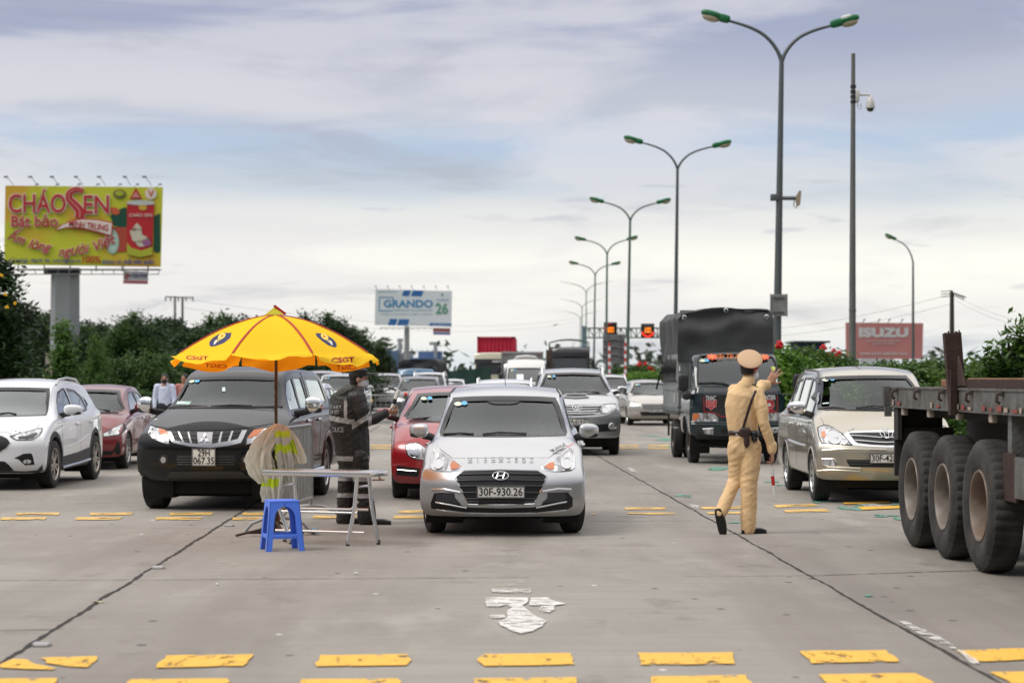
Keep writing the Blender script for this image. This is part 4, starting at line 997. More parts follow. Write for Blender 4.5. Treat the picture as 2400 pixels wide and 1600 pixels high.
g=C.patch('grille', GP, 'F', .004, GRL);C.ring('grille_surround', GP, 'F', .003, .010, .006, CHR, parent=g, off2=.012)
fo=C.front(T([(130, 1070), (175, 1050), (215, 1030), (285, 1026), (300, 1050), (318, 1130), (230, 1136), (200, 1110), (170, 1082)]))
for mir in (0, 1):
 P=[(-x, z) for x, z in fo][::-1] if mir else fo
 o=C.patch('fog_pocket', P, 'F', .003, GRL);c_=C.front(T([(248, 1102)]))[0];c_=(-c_[0] if mir else c_[0], c_[1]);C.patch('fog_lamp', ellipse(*c_, .05, .028), 'F', .008, lensm(), o, res=.04)
lw_=C.front(T([(0, 1098), (45, 1102), (80, 1130), (130, 1185), (0, 1178)]));GP=lw_+[(-x, z) for x, z in lw_[::-1]];C.patch('lower_grille', GP, 'F', .003, GRL)
sk=C.front(T([(0, 1175), (80, 1178), (100, 1186), (230, 1190), (340, 1180), (390, 1130), (395, 1190), (350, 1218), (0, 1222)]));C.patch('bumper_cladding', sk+[(-x, z) for x, z in sk[::-1]], 'F', .005, cl)
C.line('bonnet_gap', C.front(T([(0, 830), (90, 838), (105, 862)])), 'F', .006, 0, mat('gap_grey', (.12, .12, .12), .8));C.line('bonnet_gap', C.front(T([(340, 795), (360, 765), (430, 722), (425, 690)])), 'F', .006, 0, mat('gap_grey', (.12, .12, .12), .8))
C.line('wiper', C.front(T([(0, 668), (80, 662), (150, 672)])), 'F', .022, .012, BLK)
C.mirror(1.03, 1.42, 1.12, .125, .09, .075, white);C.cabin(1.4, 3.5, 1.04, .70, roofz=1.42)
for x_ in (-.80, .80):C.wheel(x_, .86, .345, .22, 0, 'five', rimc=(.55, .50, .46));C.wheel(x_, 3.445, .345, .22, 0, 'five', rimc=(.55, .50, .46))
# ================================================================ red saloons
def saloon(name, label, D, X, yaw, paint, roof=1.46, W=1.73, L=4.5, zc=1.0, hood=.80, step=.05, nu=22, gm=None, std=True, trim=None, cat='car', rails=False, suv=False, wr=None, wheels='ten', kk=None, **ex):
 """an ordinary car: the shell, glass, lamps and wheels; suv = taller tail"""
 z2=roof;s_=roof-1.46;wr=wr or W*.335
 if suv:top=[(0, hood-.06), (.06, hood-.01), (.2, hood+.05), (.6, lerp(hood+.05, zc, .6)), (.95, zc-.02), (1.05, zc+.01), (1.4, lerp(zc, z2, .5)), (1.75, z2-.10), (2.0, z2-.045), (2.5, z2), (L-1.1, z2-.02), (L-.6, z2-.12), (L-.25, zc+.1), (L, zc-.02)]
 else:top=[(0, hood-.07), (.06, hood-.02), (.2, hood+.04), (.7, lerp(hood+.04, zc, .65)), (1.15, zc-.02), (1.25, zc+.01), (1.65, lerp(zc, z2, .52)), (2.05, z2-.075), (2.3, z2-.03), (2.75, z2), (3.1, z2-.03), (3.45, z2-.16), (3.85, zc+.12), (4.1, zc+.08), (L-.15, zc+.05), (L, zc-.05)]
 cy=1.05 if suv else 1.25
 C=Car(name, label, D, X, yaw, cat=cat, L=L, W=W, zb=ex.get('zb', .22), wr=wr, hoodw=.86, roofm=2.6, bow=.15, crown=.035, pc=.26, nr=3, nu=nu, gk=.46, step=step, top=top, belt=[(0, hood-.10), (cy, zc-.07), (3.2, zc-.0), (L, zc)], rake=lambda z:(.28*((z-hood+.25)/.3)**2 if z>hood-.25 else .10*((.42-z)/.2)**2 if z<.42 else 0), plan=[(0, 1), (2, 1), (L-.8, .98), (L, .90)])
 C.shell(paint);C.cy=cy;C.zc=zc;C.roof=roof;C.hood=hood
 y1, y2=cy+.02, (1.78 if suv else 2.08);za, zt=zc+.02, z2-.085
 xb, xt=W*.405, wr-.075
 ws=ex.get('ws') or [(-xt, zt), (-xt*.5, zt+.018), (0, zt+.025), (xt*.5, zt+.018), (xt, zt), (lerp(xt, xb, .5), (za+zt)/2), (xb, za+.03), (xb*.95, za), (xb*.5, za-.012), (0, za-.016), (-xb*.5, za-.012), (-xb*.95, za), (-xb, za+.03), (-lerp(xt, xb, .5), (za+zt)/2)]
 C.window('windscreen', ws, 'F', gm or GLS, frit=.03, res=.09);C.ws=ws
 zs=zc+.015;zt2=z2-.11
 for ax in 'LR':
  if suv:W_=[[(1.38, zs), (1.6, lerp(zs, zt2, .55)), (1.88, zt2), (2.2, zt2+.01), (2.25, zs)], [(2.33, zs), (2.3, zt2+.01), (3.0, zt2), (3.12, zs+.01)], [(3.22, zs+.01), (3.12, zt2), (L-.85, zt2-.03), (L-.55, zs+.08)]]
  else:W_=[[(1.62, zs), (1.85, lerp(zs, zt2, .55)), (2.15, zt2-.01), (2.55, zt2+.01), (2.58, zs)], [(2.66, zs), (2.64, zt2+.01), (3.05, zt2-.01), (3.35, lerp(zs, zt2, .55)), (3.5, zs+.04)]]
  for q in W_:C.window('side_window', q, ax, GDK, .018, res=.12)
 C.window('rear_window', [(-wr*.85, z2-.14), (wr*.85, z2-.14), (wr, zc+.16), (-wr, zc+.16)], 'B', GSD, .03, res=.12)
 yf, yr=(.84, L-1.0) if suv else (.90, L-1.06);yr=ex.get('yr', yr);rw=ex.get('rw', .33 if suv else .315)
 C.arch(yf, rw, rw*1.13, lw=.03);C.arch(yr, rw, rw*1.13, lw=.03);C.done();C.under(y0=.4)
 for x_ in (-1, 1):
  C.wheel(x_*(W/2-.11), yf, rw, .205, 0, wheels);C.wheel(x_*(W/2-.11), yr, rw, .205, 0, wheels)
 C.mirror(W/2+.10, cy+.30, zc+.09, .105, .08, .07, ex.get('mirm', paint));C.cabin(cy+.25, L-1.3, zc, .66, roofz=z2-.14, zs=zc+.26, rear=False)
 C.line('cowl', [(-xb*.9, za-.03), (0, za-.045), (xb*.9, za-.03)], 'F', .03, 0, BLK)
 C.line('wiper', [(-xb*.85, za-.01), (-.3, za+.012), (0, za-.01)], 'F', .02, .014, BLK);C.line('wiper', [(.02, za-.01), (.3, za+.016), (xb*.7, za-.005)], 'F', .02, .014, BLK)
 if ex.get('stick', True):stickers(C, [(-xt*.86, zt-.05), (-xt*.70, zt-.045)])
 for ax in 'LR':
  yd=2.29 if suv else 2.62
  for P in ([(yd, zc-.02), (yd, .7), (yd+.02, .28)], [(cy+.18, zc-.08), (cy+.16, .7), (cy+.2, .3)]):C.line('door_gap', P, ax, .007, -.001, BLK)
  sg=-1 if ax=='L' else 1
  for yy in (yd-.22, yd+.62):
   q=C.proj((yy, zc-.12), ax, 0)[0];bm=bmesh.new();sell(bm, (q.x+sg*.015, yy, q.z), (.02, .10, .02), 3, 12, 8);fin('door_handle', bm, trim or paint, C.root)
 if rails:
  for sg in (-1, 1):
   bm=bmesh.new();x_=sg*(wr-.02);tube(bm, [(x_, 1.9, z2-.09), (x_, 2.0, z2+.035), (x_, 2.8, z2+.06), (x_, L-1.2, z2+.035), (x_, L-1.0, z2-.06)], .02, 8);fin('roof_rail', bm, mat('rail_silver', (.62, .62, .63), .3, .8), C.root)
 if std:
  h0=hood
  simple_lamp(C, [(-W*.30, h0-.20), (-W*.33, h0-.10), (-W*.40, h0-.045), (-W*.475, h0-.005), (-W*.478, h0-.10), (-W*.45, h0-.19)], inner=[(-W*.40, h0-.13, .05)])
  g=C.patch('grille', [(-W*.27, h0-.11), (W*.27, h0-.11), (W*.24, h0-.27), (-W*.24, h0-.27)], 'F', .003, GRL)
  for zz in (.15, .20, .24):C.line('grille_bar', [(-W*.25, h0-zz), (0, h0-zz), (W*.25, h0-zz)], 'F', .012, .008, CHR, g)
  C.patch('lower_grille', [(-W*.30, .46), (W*.30, .46), (W*.27, .33), (-W*.27, .33)], 'F', .003, GRL)
  for sg in (-1, 1):C.patch('fog_lamp', ellipse(sg*W*.38, .42, .05, .04, 14), 'F', .004, lensm(), res=.05)
  C.plate(ex.get('plate', '30A-265.18'), 0, .50, .47, .11)
 return C
redp=paintm('red_paint', (.30, .008, .014), .12, .3, .1);redd=paintm('dark_red_paint', (.17, .006, .012), .1, .32, .1)
C=saloon('dark_red_saloon', 'dark red saloon standing between the white SUV and the black pickup', 36.5, -7.58, .0, redd, roof=1.43, W=1.73, L=4.44, zc=.98, hood=.76, std=False, trim=CHR)
T=lambda P:cr(0, 800, 3.92, P)
hl=C.front(T([(945, 848), (1000, 818), (1060, 785), (1128, 755), (1142, 770), (1140, 805), (1112, 852), (1040, 862), (975, 872), (950, 868)]))
hl=[(-x, z) for x, z in hl] if hl[0][0]>0 else hl
simple_lamp(C, hl, inner=[])
P=C.front(T([(1040, 1000), (1085, 910), (1105, 960), (1125, 1040), (1075, 1035)]));P2=[(-x, z) for x, z in P]
C.patch('fog_pocket', P, 'F', .003, GRL);C.patch('fog_pocket', P2, 'F', .003, GRL)
gp_=[(-.42, .70), (.42, .70), (.5, .52), (.34, .36), (-.34, .36), (-.5, .52)];C.patch('grille', gp_, 'F', .003, GRL)
C.patch('lower_grille', [(-.75, .33), (.75, .33), (.68, .26), (-.68, .26)], 'F', .003, GRL);C.plate('30G-412.96', 0, .50, .47, .11)
C=saloon('bright_red_saloon', 'bright red saloon with round projector lamps, close beside the silver car in front', 27.5, -.66, .06, redp, roof=1.445, W=1.77, L=4.58, zc=1.02, hood=.83, std=False, rw=.325, step=.045, nu=24)
T=lambda P:cr(960, 880, 4.02, P)
T2=lambda P:cr(0, 0, .98, P)
hl=C.front(T2([(931, 1022), (940, 1018), (958, 1017), (975, 1026), (990, 1038), (1001, 1043), (1000, 1055), (975, 1056), (950, 1053), (936, 1044)]))
simple_lamp(C, hl, inner=[(C.front(T2([(951, 1037)]))[0]+(.075, ))])
g=C.patch('grille', [(-.36, .76), (.36, .76), (.40, .60), (.34, .50), (-.34, .50), (-.40, .60)], 'F', .003, GRL)
for zz in (.71, .63, .56):C.line('grille_bar', [(-.37, zz), (.37, zz)], 'F', .02, .01, CHR, g)
emblem(C, 'ring', 0, .63, .09, .09)
for sg in (-1, 1):
 o=C.patch('fog_pocket', [(sg*.52, .42), (sg*.82, .45), (sg*.83, .33), (sg*.55, .31)], 'F', .003, GRL);C.line('running_light', [(sg*.56, .385), (sg*.81, .40)], 'F', .012, .01, CHR, o)
C.patch('lower_grille', [(-.45, .40), (.45, .40), (.42, .28), (-.42, .28)], 'F', .003, GRL);C.plate('30E-318.40', 0, .46, .47, .11)
REDC=C
# ================================================================ silver off-roader with the bonnet scoop
C=saloon('silver_suv', 'large silver SUV with a bonnet scoop and roof rails', 43.3, 1.30, .008, silver, roof=1.75, W=1.84, L=4.70, zc=1.25, hood=1.02, std=False, rails=True, suv=True, wr=.66, rw=.385, zb=.36, mirm=CHR, wheels='six', stick=True)
T=lambda P:cr(1220, 740, 4.6125, P)
hl=C.front(T([(1030, 948), (960, 953), (905, 962), (880, 1000), (852, 1040), (900, 1058), (930, 1060), (1000, 1040), (1035, 1020), (1040, 985)]));hl=[(-x, z) for x, z in hl]
simple_lamp(C, hl, inner=[(-abs(C.front(T([(915, 1020)]))[0][0]), C.front(T([(915, 1020)]))[0][1], .06)])
xm=C.front(T([(610, 1000)]))[0][0]
Q=C.front(T([(610, 968), (880, 972), (845, 1040), (790, 1068), (610, 1078)]));GP=Q+[(2*xm-x, z) for x, z in Q[::-1]]
g=C.patch('grille', GP, 'F', .003, GRL)
for yy in (978, 1003, 1028, 1052):
 q=C.front(T([(610, yy+8), (860-(yy-978)*.5, yy)]));C.line('grille_bar', [(2*xm-q[1][0], q[1][1]), q[0], q[1]], 'F', .026, .012, CHR, g)
emblem(C, 't', xm, C.front(T([(610, 1000)]))[0][1], .09, .065, .03)
pz=C.front(T([(610, 1142)]))[0];C.plate('30A-614.07', pz[0]-.0, pz[1], .47, .115)
q=C.front(T([(610, 1188), (1038, 1158), (1032, 1240), (880, 1252), (610, 1255)]));C.patch('lower_grille', q+[(2*xm-x, z) for x, z in q[::-1]], 'F', .003, GRL)
for sg in (1, -1):
 q=C.front(T([(995, 1193)]))[0];P=ellipse(xm+sg*(q[0]-xm), q[1], .075, .065, 18);o=C.patch('fog_lamp', P, 'F', .01, lensm(), res=.05);C.ring('fog_ring', P, 'F', .002, .012, .012, CHR, parent=o, off2=.016)
q=C.front(T([(480, 875), (500, 858), (600, 855), (700, 858), (720, 875), (600, 882)]));sc_=C.patch('bonnet_scoop', grow(q, .02), 'F', .02, silver, th=.03);C.patch('scoop_opening', q, 'F', .024, GRL, sc_)
C.line('bonnet_gap', C.front(T([(480, 965), (620, 962), (870, 958), (1000, 945)])), 'F', .008, 0, BLK)
C.line('bumper_crease', C.front(T([(560, 1100), (850, 1085), (1045, 1040)])), 'F', .04, -.006, silver)
FORT=C
# ================================================================ the tarpaulin lorry
teal=paintm('teal_black_paint', (.012, .028, .034), .0, .25, .35)
C=Car('tarpaulin_truck', 'dark teal cab-over lorry with a grey tarpaulin cover, in front of the beige-uniformed officer', 38.9, 4.13, .018, cat='lorry', L=1.95, W=1.76, zb=.52, wr=.74, hoodw=.86, roofm=5, bow=.06, crown=.05, pc=.16, nr=4, nu=24, gk=.5, step=.06, top=[(0, 1.86), (.05, 1.93), (.2, 1.985), (.6, 2.02), (1.6, 2.02), (1.95, 1.95)], belt=[(0, 1.30), (1.95, 1.30)], rake=lambda z:(.42*max(0, (z-1.30)/.7)+.12*max(0, z-1.75)*2 if z>1.30 else .06*((.75-z)/.2)**2 if z<.75 else 0), flen=1.3)
C.shell(teal)
T=lambda P:cr(1520, 700, 3.92, P)
ws=C.front(T([(462, 512), (700, 500), (860, 498), (1000, 500), (1150, 520), (1180, 580), (1205, 690), (1215, 790), (1000, 803), (860, 805), (600, 805), (450, 805), (445, 700), (452, 580)]))
C.window('windscreen', ws, 'F', glass('truck_screen', (.30, .35, .36), 1.7, .03), frit=.02, res=.08)
for ax in 'LR':C.window('side_window', [(.62, 1.34), (.78, 1.82), (1.5, 1.84), (1.52, 1.34)], ax, GSD, .03)
C.arch(1.02, .42, .46, lw=.04);C.done()
bm=bmesh.new();box(bm, -.75, .75, .12, 1.85, .46, .6, .03);box(bm, -.5, .5, .3, 1.6, .3, .5, .04);tube(bm, [(-.7, .35, .38), (-.3, .30, .33), (.3, .30, .33), (.7, .35, .38)], .035, 8)
fin('underbody', bm, mat('under_black', (.012, .012, .012), .9), C.root)
# the dark front panel with its red line, the lamps and the stickers
C.patch('front_panel', C.front(T([(505, 822), (860, 826), (1185, 822), (1182, 1040), (1020, 1050), (860, 1080), (655, 1080), (635, 1052), (505, 1040)])), 'F', .003, mat('panel_dark', (.014, .015, .018), .3, coat=1), th=.004)
rl=mat('red_line', (.50, .03, .03), .5)
C.line('red_line', C.front(T([(510, 900), (512, 1042), (600, 1046), (640, 1062), (660, 1082), (860, 1084), (1050, 1082)])), 'F', .012, .006, rl);C.line('red_line', C.front(T([(1183, 890), (1182, 1036), (1060, 1044)])), 'F', .012, .006, rl)
for P, amb in (([(403, 1050), (470, 1048), (600, 1055), (638, 1085), (640, 1126), (405, 1124)], [(406, 1054), (462, 1053), (462, 1090), (430, 1118), (408, 1116)]), ([(1240, 1045), (1170, 1044), (1085, 1052), (1062, 1085), (1062, 1120), (1238, 1118)], [(1236, 1050), (1222, 1050), (1222, 1114), (1236, 1114)])):
 h=C.patch('headlamp', C.front(T(P)), 'F', .006, lensm(), th=.02);C.patch('indicator', C.front(T(amb)), 'F', .012, mat('amber_lens', (.60, .17, .05), .25, coat=1.), h, res=.06, th=0)
for cx_, cy_ in ((590, 1090), (1100, 1085)):
 q=C.front(T([(cx_, cy_)]))[0];P=ellipse(*q, .075, .065, 18);C.line('lamp_ring', P+[P[0]], 'F', .014, .012, CHR, step=.03)
for P in ([(392, 1130), (640, 1136), (860, 1140), (1050, 1136), (1235, 1128)], [(395, 1150), (860, 1158), (1235, 1150)]):C.line('bumper_edge', C.front(T(P)), 'F', .035, .0, teal)
for P in ([(503, 1195), (590, 1190), (590, 1240), (520, 1236)], [(1128, 1190), (1205, 1184), (1190, 1226), (1130, 1228)]):
 q=C.front(T(P));o=C.patch('fog_lamp', q, 'F', .004, lensm(), res=.06);C.ring('fog_surround', q, 'F', .002, .012, .006, mat('rail_silver', (.62, .62, .63), .3, .8), parent=o, off2=.012)
for cx_ in (700, 1010):q=C.front(T([(cx_, 1212)]))[0];C.patch('bumper_hole', ellipse(*q, .07, .05, 14), 'F', .003, GRL, res=.06)
wm_=mat('letter_white', (.72, .72, .72), .5)
def ctext(C, s_, x, y, size, m, **k):
 q=C.front(T([(x, y)]))[0];p=C.proj(q, 'F', .012)[0];return text('cab_lettering', s_, size, m, C.root, Matrix.Translation(p), off=.014, **k)
ctext(C, 'THACO', 586, 914, .115, wm_, width=122/3.92*39/5000);ctext(C, 'FRONTIER', 1086, 908, .115, wm_, width=160/3.92*39/5000)
rs=mat('sticker_red', (.50, .03, .035), .5)
q=C.front(T([(528, 932), (548, 928), (560, 938), (600, 938), (612, 928), (627, 932), (620, 965), (622, 990), (596, 1002), (576, 1022), (556, 1002), (530, 990), (532, 962)]))
o=C.patch('shield_sticker', q, 'F', .006, rs, res=.06, th=0);C.line('shield_edge', q+[q[0]], 'F', .010, .008, mat('sticker_pink', (.62, .32, .32), .5), o)
for yy in (950, 968, 986):C.line('shield_stripe', C.front(T([(545, yy), (610, yy)])), 'F', .014, .010, mat('sticker_pink', (.62, .32, .32), .5), o)
q=C.front(T([(1108, 970)]))[0];P=ellipse(*q, .10, .098);o=C.patch('round_sticker', P, 'F', .006, rs, res=.06, th=0)
P=ellipse(*q, .088, .086);C.line('sticker_ring', P+[P[0]], 'F', .009, .010, mat('sticker_pink', (.62, .32, .32), .5), o, step=.02)
C.patch('sticker_mark', [(q[0]-.045, q[1]-.035), (q[0]+.045, q[1]-.035), (q[0]+.03, q[1]+.01), (q[0], q[1]+.04), (q[0]-.03, q[1]+.01)], 'F', .010, mat('sticker_pale2', (.68, .62, .60), .5), o, res=.06, th=0)
q=C.front(T([(1070, 1018), (1155, 1018), (1155, 1038), (1070, 1038)]));C.patch('sticker_caption', q, 'F', .006, rs, res=.1, th=0)
# windscreen lettering
org=mat('letter_orange', (.80, .22, .05), .5)
def wtext(s_, x, y, size, m, w_):
 q=C.front(T([(x, y)]))[0];p=C.proj(q, 'F', .01)[0]
 text('windscreen_lettering', s_, size, m, C.root, Matrix.Translation(p)@Matrix.Rotation(math.radians(-24), 4, 'X'), off=.012, width=w_, shear=.3)
wtext('Vận Tải An', 735, 533, .13, org, 235/3.92*39.2/5000)
for cx_ in (583, 1063):
 q=C.front(T([(cx_, 535)]))[0]
 o=C.patch('flower_sticker', [(q[0]+(.065 if k%2 else .10)*1.15*math.cos(math.pi*k/8), q[1]+(.04 if k%2 else .065)*math.sin(math.pi*k/8)) for k in range(16)], 'F', .004, mat('sticker_coral', (.78, .13, .07), .5), res=.06, th=0)
 C.patch('flower_middle', ellipse(q[0], q[1], .045, .028, 12), 'F', .007, org, o, res=.06, th=0)
stickers(C, C.front(T([(495, 566), (535, 564)])), .045);q=C.front(T([(1145, 642)]))[0];C.patch('inspection_sticker', ellipse(*q, .045, .04, 16), 'F', .003, mat('sticker_lime', (.55, .70, .12), .5), res=.06, th=0)
q=C.front(T([(1150, 735), (1185, 725), (1190, 785), (1140, 785)]));C.patch('windscreen_permit', q, 'F', -.01, mat('permit', (.55, .68, .62), .5), res=.1, th=0)
C.line('wiper', C.front(T([(460, 775), (580, 770), (690, 778), (745, 800)])), 'F', .026, .014, BLK);C.line('wiper', C.front(T([(880, 775), (1000, 790), (1110, 825)])), 'F', .026, .014, BLK)
for P in ([(722, 760), (900, 752), (1000, 765), (990, 782), (720, 790)], ):C.patch('dashboard_papers', C.front(T(P)), 'F', -.02, mat('permit2', (.42, .55, .68), .6), res=.08, th=0)
C.cabin(.55, 1.8, 1.36, .72, roofz=1.8, floor=.9, rear=False, zs=1.75)
bm=bmesh.new()
for sg, y0_, in ((-1, 0), (1, 0)):
 tube(bm, [(sg*.80, .10, 1.28), (sg*1.02, .05, 1.28)], .014, 6)
fin('mirror_arm', bm, BLK, C.root)
for sg in (-1, 1):
 xm_=sg*(1.0 if sg<0 else 1.10)
 bm=bmesh.new();sell(bm, (xm_, .08, 1.50), (.095, .06, .155), 4, 14, 10);tube(bm, [(xm_, .08, 1.36), (xm_, .08, 1.28)], .014, 6);fin('wing_mirror', bm, BLK, C.root)
 if sg<0:
  bm=bmesh.new();sell(bm, (xm_+.06, .06, 1.26), (.085, .05, .085), 2.2, 14, 10);fin('wing_mirror', bm, BLK, C.root)
dirtyr=(.10, .085, .07)
for x_ in (-.72, .72):C.wheel(x_, 1.02, .375, .20, 0, 'steel', rimc=dirtyr, rimr=.22)
for x_ in (-.76, .76, -.53, .53):C.wheel(x_, 3.75, .375, .20, 0, 'steel', rimc=dirtyr, rimr=.22)
# load bed, hoops and tarpaulin
bx0, bx1, by0, by1, bz, bt=-.90, .89, 2.05, 5.35, .98, 2.90
steel=mat('galvanised', (.30, .33, .33), .45, .55, var=.6, vscale=3, col2=(.15, .15, .14))
bm=bmesh.new();box(bm, bx0, bx1, by0, by1, bz-.05, bz)
for sx in (bx0, bx1-.03):
 box(bm, sx, sx+.03, by0, by1, bz, bz+.42);
 for k in range(14):box(bm, sx-.012, sx, by0+.1+k*.235, by0+.15+k*.235, bz-.12, bz-.02)
 box(bm, sx-.02, sx-.001, by0, by1, bz+.36, bz+.42);box(bm, sx-.02, sx-.001, by0, by1, bz+.02, bz+.07)
box(bm, bx0+.031, bx1-.031, by0, by0+.03, bz, bz+1.9);box(bm, bx0+.031, bx1-.031, by1-.03, by1, bz, bz+.42)
for k in range(5):box(bm, bx0+.05, bx1-.05, by0+.2+k*.7, by0+.28+k*.7, bz-.13, bz-.051)
fin('load_bed', bm, steel, C.root)
bm=bmesh.new()
for sx in (-.35, .27):box(bm, sx, sx+.08, 1.8, by1, .62, .86)
box(bm, -.7, .7, 3.7, 3.8, .33, .42);sell(bm, (0, 3.75, .38), (.14, .14, .14), 2, 12, 8);box(bm, -.62, -.35, 2.3, 3.0, .5, .82, .02)
fin('chassis', bm, mat('chassis_black', (.03, .028, .025), .8), C.root)
for sg in (-1, 1):bm=bmesh.new();box(bm, sg*.88-.02, sg*.88+.02, 4.3, 4.33, .42, .95);fin('mudflap', bm, mat('rubber', (.018, .017, .017), .75), C.root)
for sg in (-1, 1):bm=bmesh.new();tube(bm, [(sg*.88, 2.3, .62), (sg*.88, 3.2, .60)], .02, 6);fin('side_guard', bm, steel, C.root)
panel=mat('panel_grey', (.20, .215, .21), .5, .3, var=.5, vscale=2.5, col2=(.33, .34, .33))
for sx in (bx0-.004, bx1-.016):bm=bmesh.new();box(bm, sx, sx+.02, by0, by1, bz+.42, bz+1.06);fin('side_panel', bm, panel, C.root)
bm=bmesh.new()
for k, (a, b_) in enumerate(((2.55, .62), (3.0, .5))):box(bm, bx0-.012, bx0-.006, a+.0, a+.35, bz+.12+k*.45, bz+.30+k*.5)
fin('side_notice', bm, mat('old_notice', (.42, .42, .38), .7, var=.6, vscale=12), C.root)
tarp=mat('tarpaulin', (.026, .028, .027), .6, var=.6, vscale=1.6, col2=(.06, .062, .062), bump=.6, bscale=4, stretch=(1, 2.2, .5), spec=.9)
def cover(name, x0, x1, y0, y1, zlow, zeave, ztop, m, parent, amp=.03, seed=0, ny=46, wave=.05, r=.12, front=True):
 """a cloth over hoops: sagging roof, creased sides, laced lower edge"""
 bm=bmesh.new();P=[]
 cxm=(x0+x1)/2;prof=[(x0-.02, zlow)]+[(x0-.02, lerp(zlow, zeave, k/9)) for k in range(1, 10)]
 prof+=[(x0+r*(1-math.cos(a)), zeave+r*math.sin(a)) for a in (math.radians(25), math.radians(50), math.radians(75))]
 for k in range(1, 8):prof.append((lerp(x0+r, cxm, k/8), lerp(zeave+r, ztop, k/8)))
 prof+=[(2*cxm-x, z) for x, z in prof[::-1]];n=len(prof);rows=[]
 for j in range(ny+1):
  y=lerp(y0, y1, j/ny);row=[]
  for i, (x, z) in enumerate(prof):
   sidey=1 if z<zeave+.02 else .25
   nn=noise.noise(Vector((x*1.5+seed, y*2.2, z*.55)))*amp+noise.noise(Vector((seed, y*5, z*1.1)))*amp*.6
   hoop=abs(math.sin((y-y0)*math.pi/.82));fr=min(1, j/4, (ny-j)/4)
   sx=(-1 if x<cxm else 1);sagz=0 if sidey==1 else -hoop*wave*.6
   row.append(bm.verts.new((x+sx*nn*sidey*fr-sx*hoop*wave*.4*sidey*fr, y, z+nn*(1-sidey)+sagz*fr)))
  rows.append(row)
 for j in range(ny):
  for i in range(n-1):bm.faces.new((rows[j][i], rows[j+1][i], rows[j+1][i+1], rows[j][i+1]))
 for j, yy in ((0, y0), (ny, y1)):
  half=n//2;ncol=24;prev=None
  for i in range(half):
   a, b_=rows[j][i], rows[j][n-1-i];r_=[a]
   for k in range(1, ncol):
    p=a.co.lerp(b_.co, k/ncol);q=noise.noise(Vector((p.x*1.2+p.z*1.5+seed, p.z*2.4-p.x, 3)))*.11+noise.noise(Vector((p.x*3+seed, p.z*6, 7)))*.03;r_.append(bm.verts.new((p.x, p.y+q*(1 if j else -1), p.z+.0)))
   r_.append(b_)
   if prev:
    for k in range(ncol):
     try:bm.faces.new((prev[k], prev[k+1], r_[k+1], r_[k]))
     except ValueError:pass
   prev=r_
 return fin(name, bm, m, parent, recalc=True)
cv=cover('tarpaulin_cover', bx0, bx1, by0-.06, by1, 1.90, 2.72, 2.935, tarp, C.root, amp=.11, wave=.06)
bm=bmesh.new()
for sx in (bx0-.035, ):
 for k in range(13):
  y=by0+.08+k*.25;tube(bm, [(sx, y, 1.95), (sx-.005, y+.12, 1.50), (sx, y+.25, 1.95)], .007, 5)
 tube(bm, [(sx, by0, 1.52), (sx, by1, 1.50)], .012, 5);tube(bm, [(sx-.02, by1-.05, 1.72), (sx-.10, by1+.06, 1.35)], .02, 5)
fin('lacing_rope', bm, mat('rope_black', (.01, .01, .01), .8), C.root)
bm=bmesh.new()
for x_, z_ in ((-.80, 2.74), (0, 2.875), (.78, 2.75)):lathe(bm, [(.028, 0), (.045, .012), (.028, .02), (.022, .0)], 14, Matrix.Translation((x_, by0-.10, z_))@Matrix.Rotation(math.radians(90), 4, 'X'), cap=False)
fin('tarpaulin_eyelet', bm, CHR, C.root)
TRUCK=C
# ================================================================ flatbed trailer, nearest on the right
tyaw=.0256
tr=empty('flatbed_trailer', (3.78, 21.35, 0), tyaw, 'rusty steel flatbed trailer on three axles with an upright stake, at the right edge', 'trailer')
rust=mat('rusty_steel', (.052, .030, .024), .8, .2, var=.8, vscale=9, col2=(.035, .016, .013), bump=.4, bscale=30)
grime=mat('grimy_steel', (.15, .155, .148), .65, .3, var=.8, vscale=5, col2=(.075, .060, .048), bump=.4, bscale=25)
dark=mat('chassis_black', (.03, .028, .025), .8)
bm=bmesh.new()
zt=1.505
def beam(bm, x0, y0, y1, z0, z1, th=.06, f=.035):
 box(bm, x0+.012, x0+.03, y1, y0, z0+.0, z1)
 box(bm, x0, x0+th+.04, y1, y0, z1-.018, z1+.001, mi=0);box(bm, x0+.001, x0+th, y1, y0, z0-.001, z0+.015)
beam(bm, 0, 0, -8, zt-.205, zt);beam(bm, 0, 0, -8, zt-.205, zt)
bm.free();bm=bmesh.new();beam(bm, 0, 0, -8, zt-.205, zt)
box(bm, 2.42, 2.5, -8, 0, zt-.205, zt);box(bm, .03, 2.42, -.05, 0, zt-.2, zt-.003)
for k in range(9):box(bm, .12, 2.42, -.9*k-.5, -.9*k-.42, zt-.17, zt-.03)
v=[(0, 0), (-.08, .0)]
extrude_poly(bm, [(0.0, zt-.20), (-.0, zt), (.06, zt), (.06, zt-.20)], .04, Matrix.Translation((0, .001, 0)))
fin('deck_frame', bm, grime, tr, smooth=False)
bm=bmesh.new();box(bm, -.06, .03, -.0, .09, zt-.19, zt+.004, .004);box(bm, -.045, .02, .0, .05, zt-.30, zt-.191)
fin('corner_bracket', bm, grime, tr, smooth=False)
bm=bmesh.new();box(bm, .10, 2.40, -8, -.05, zt-.028, zt-.004)
fin('deck_board', bm, mat('deck_wood', (.14, .10, .075), .85, var=.7, vscale=5, col2=(.07, .05, .04), stretch=(5, .5, 1)), tr, smooth=False)
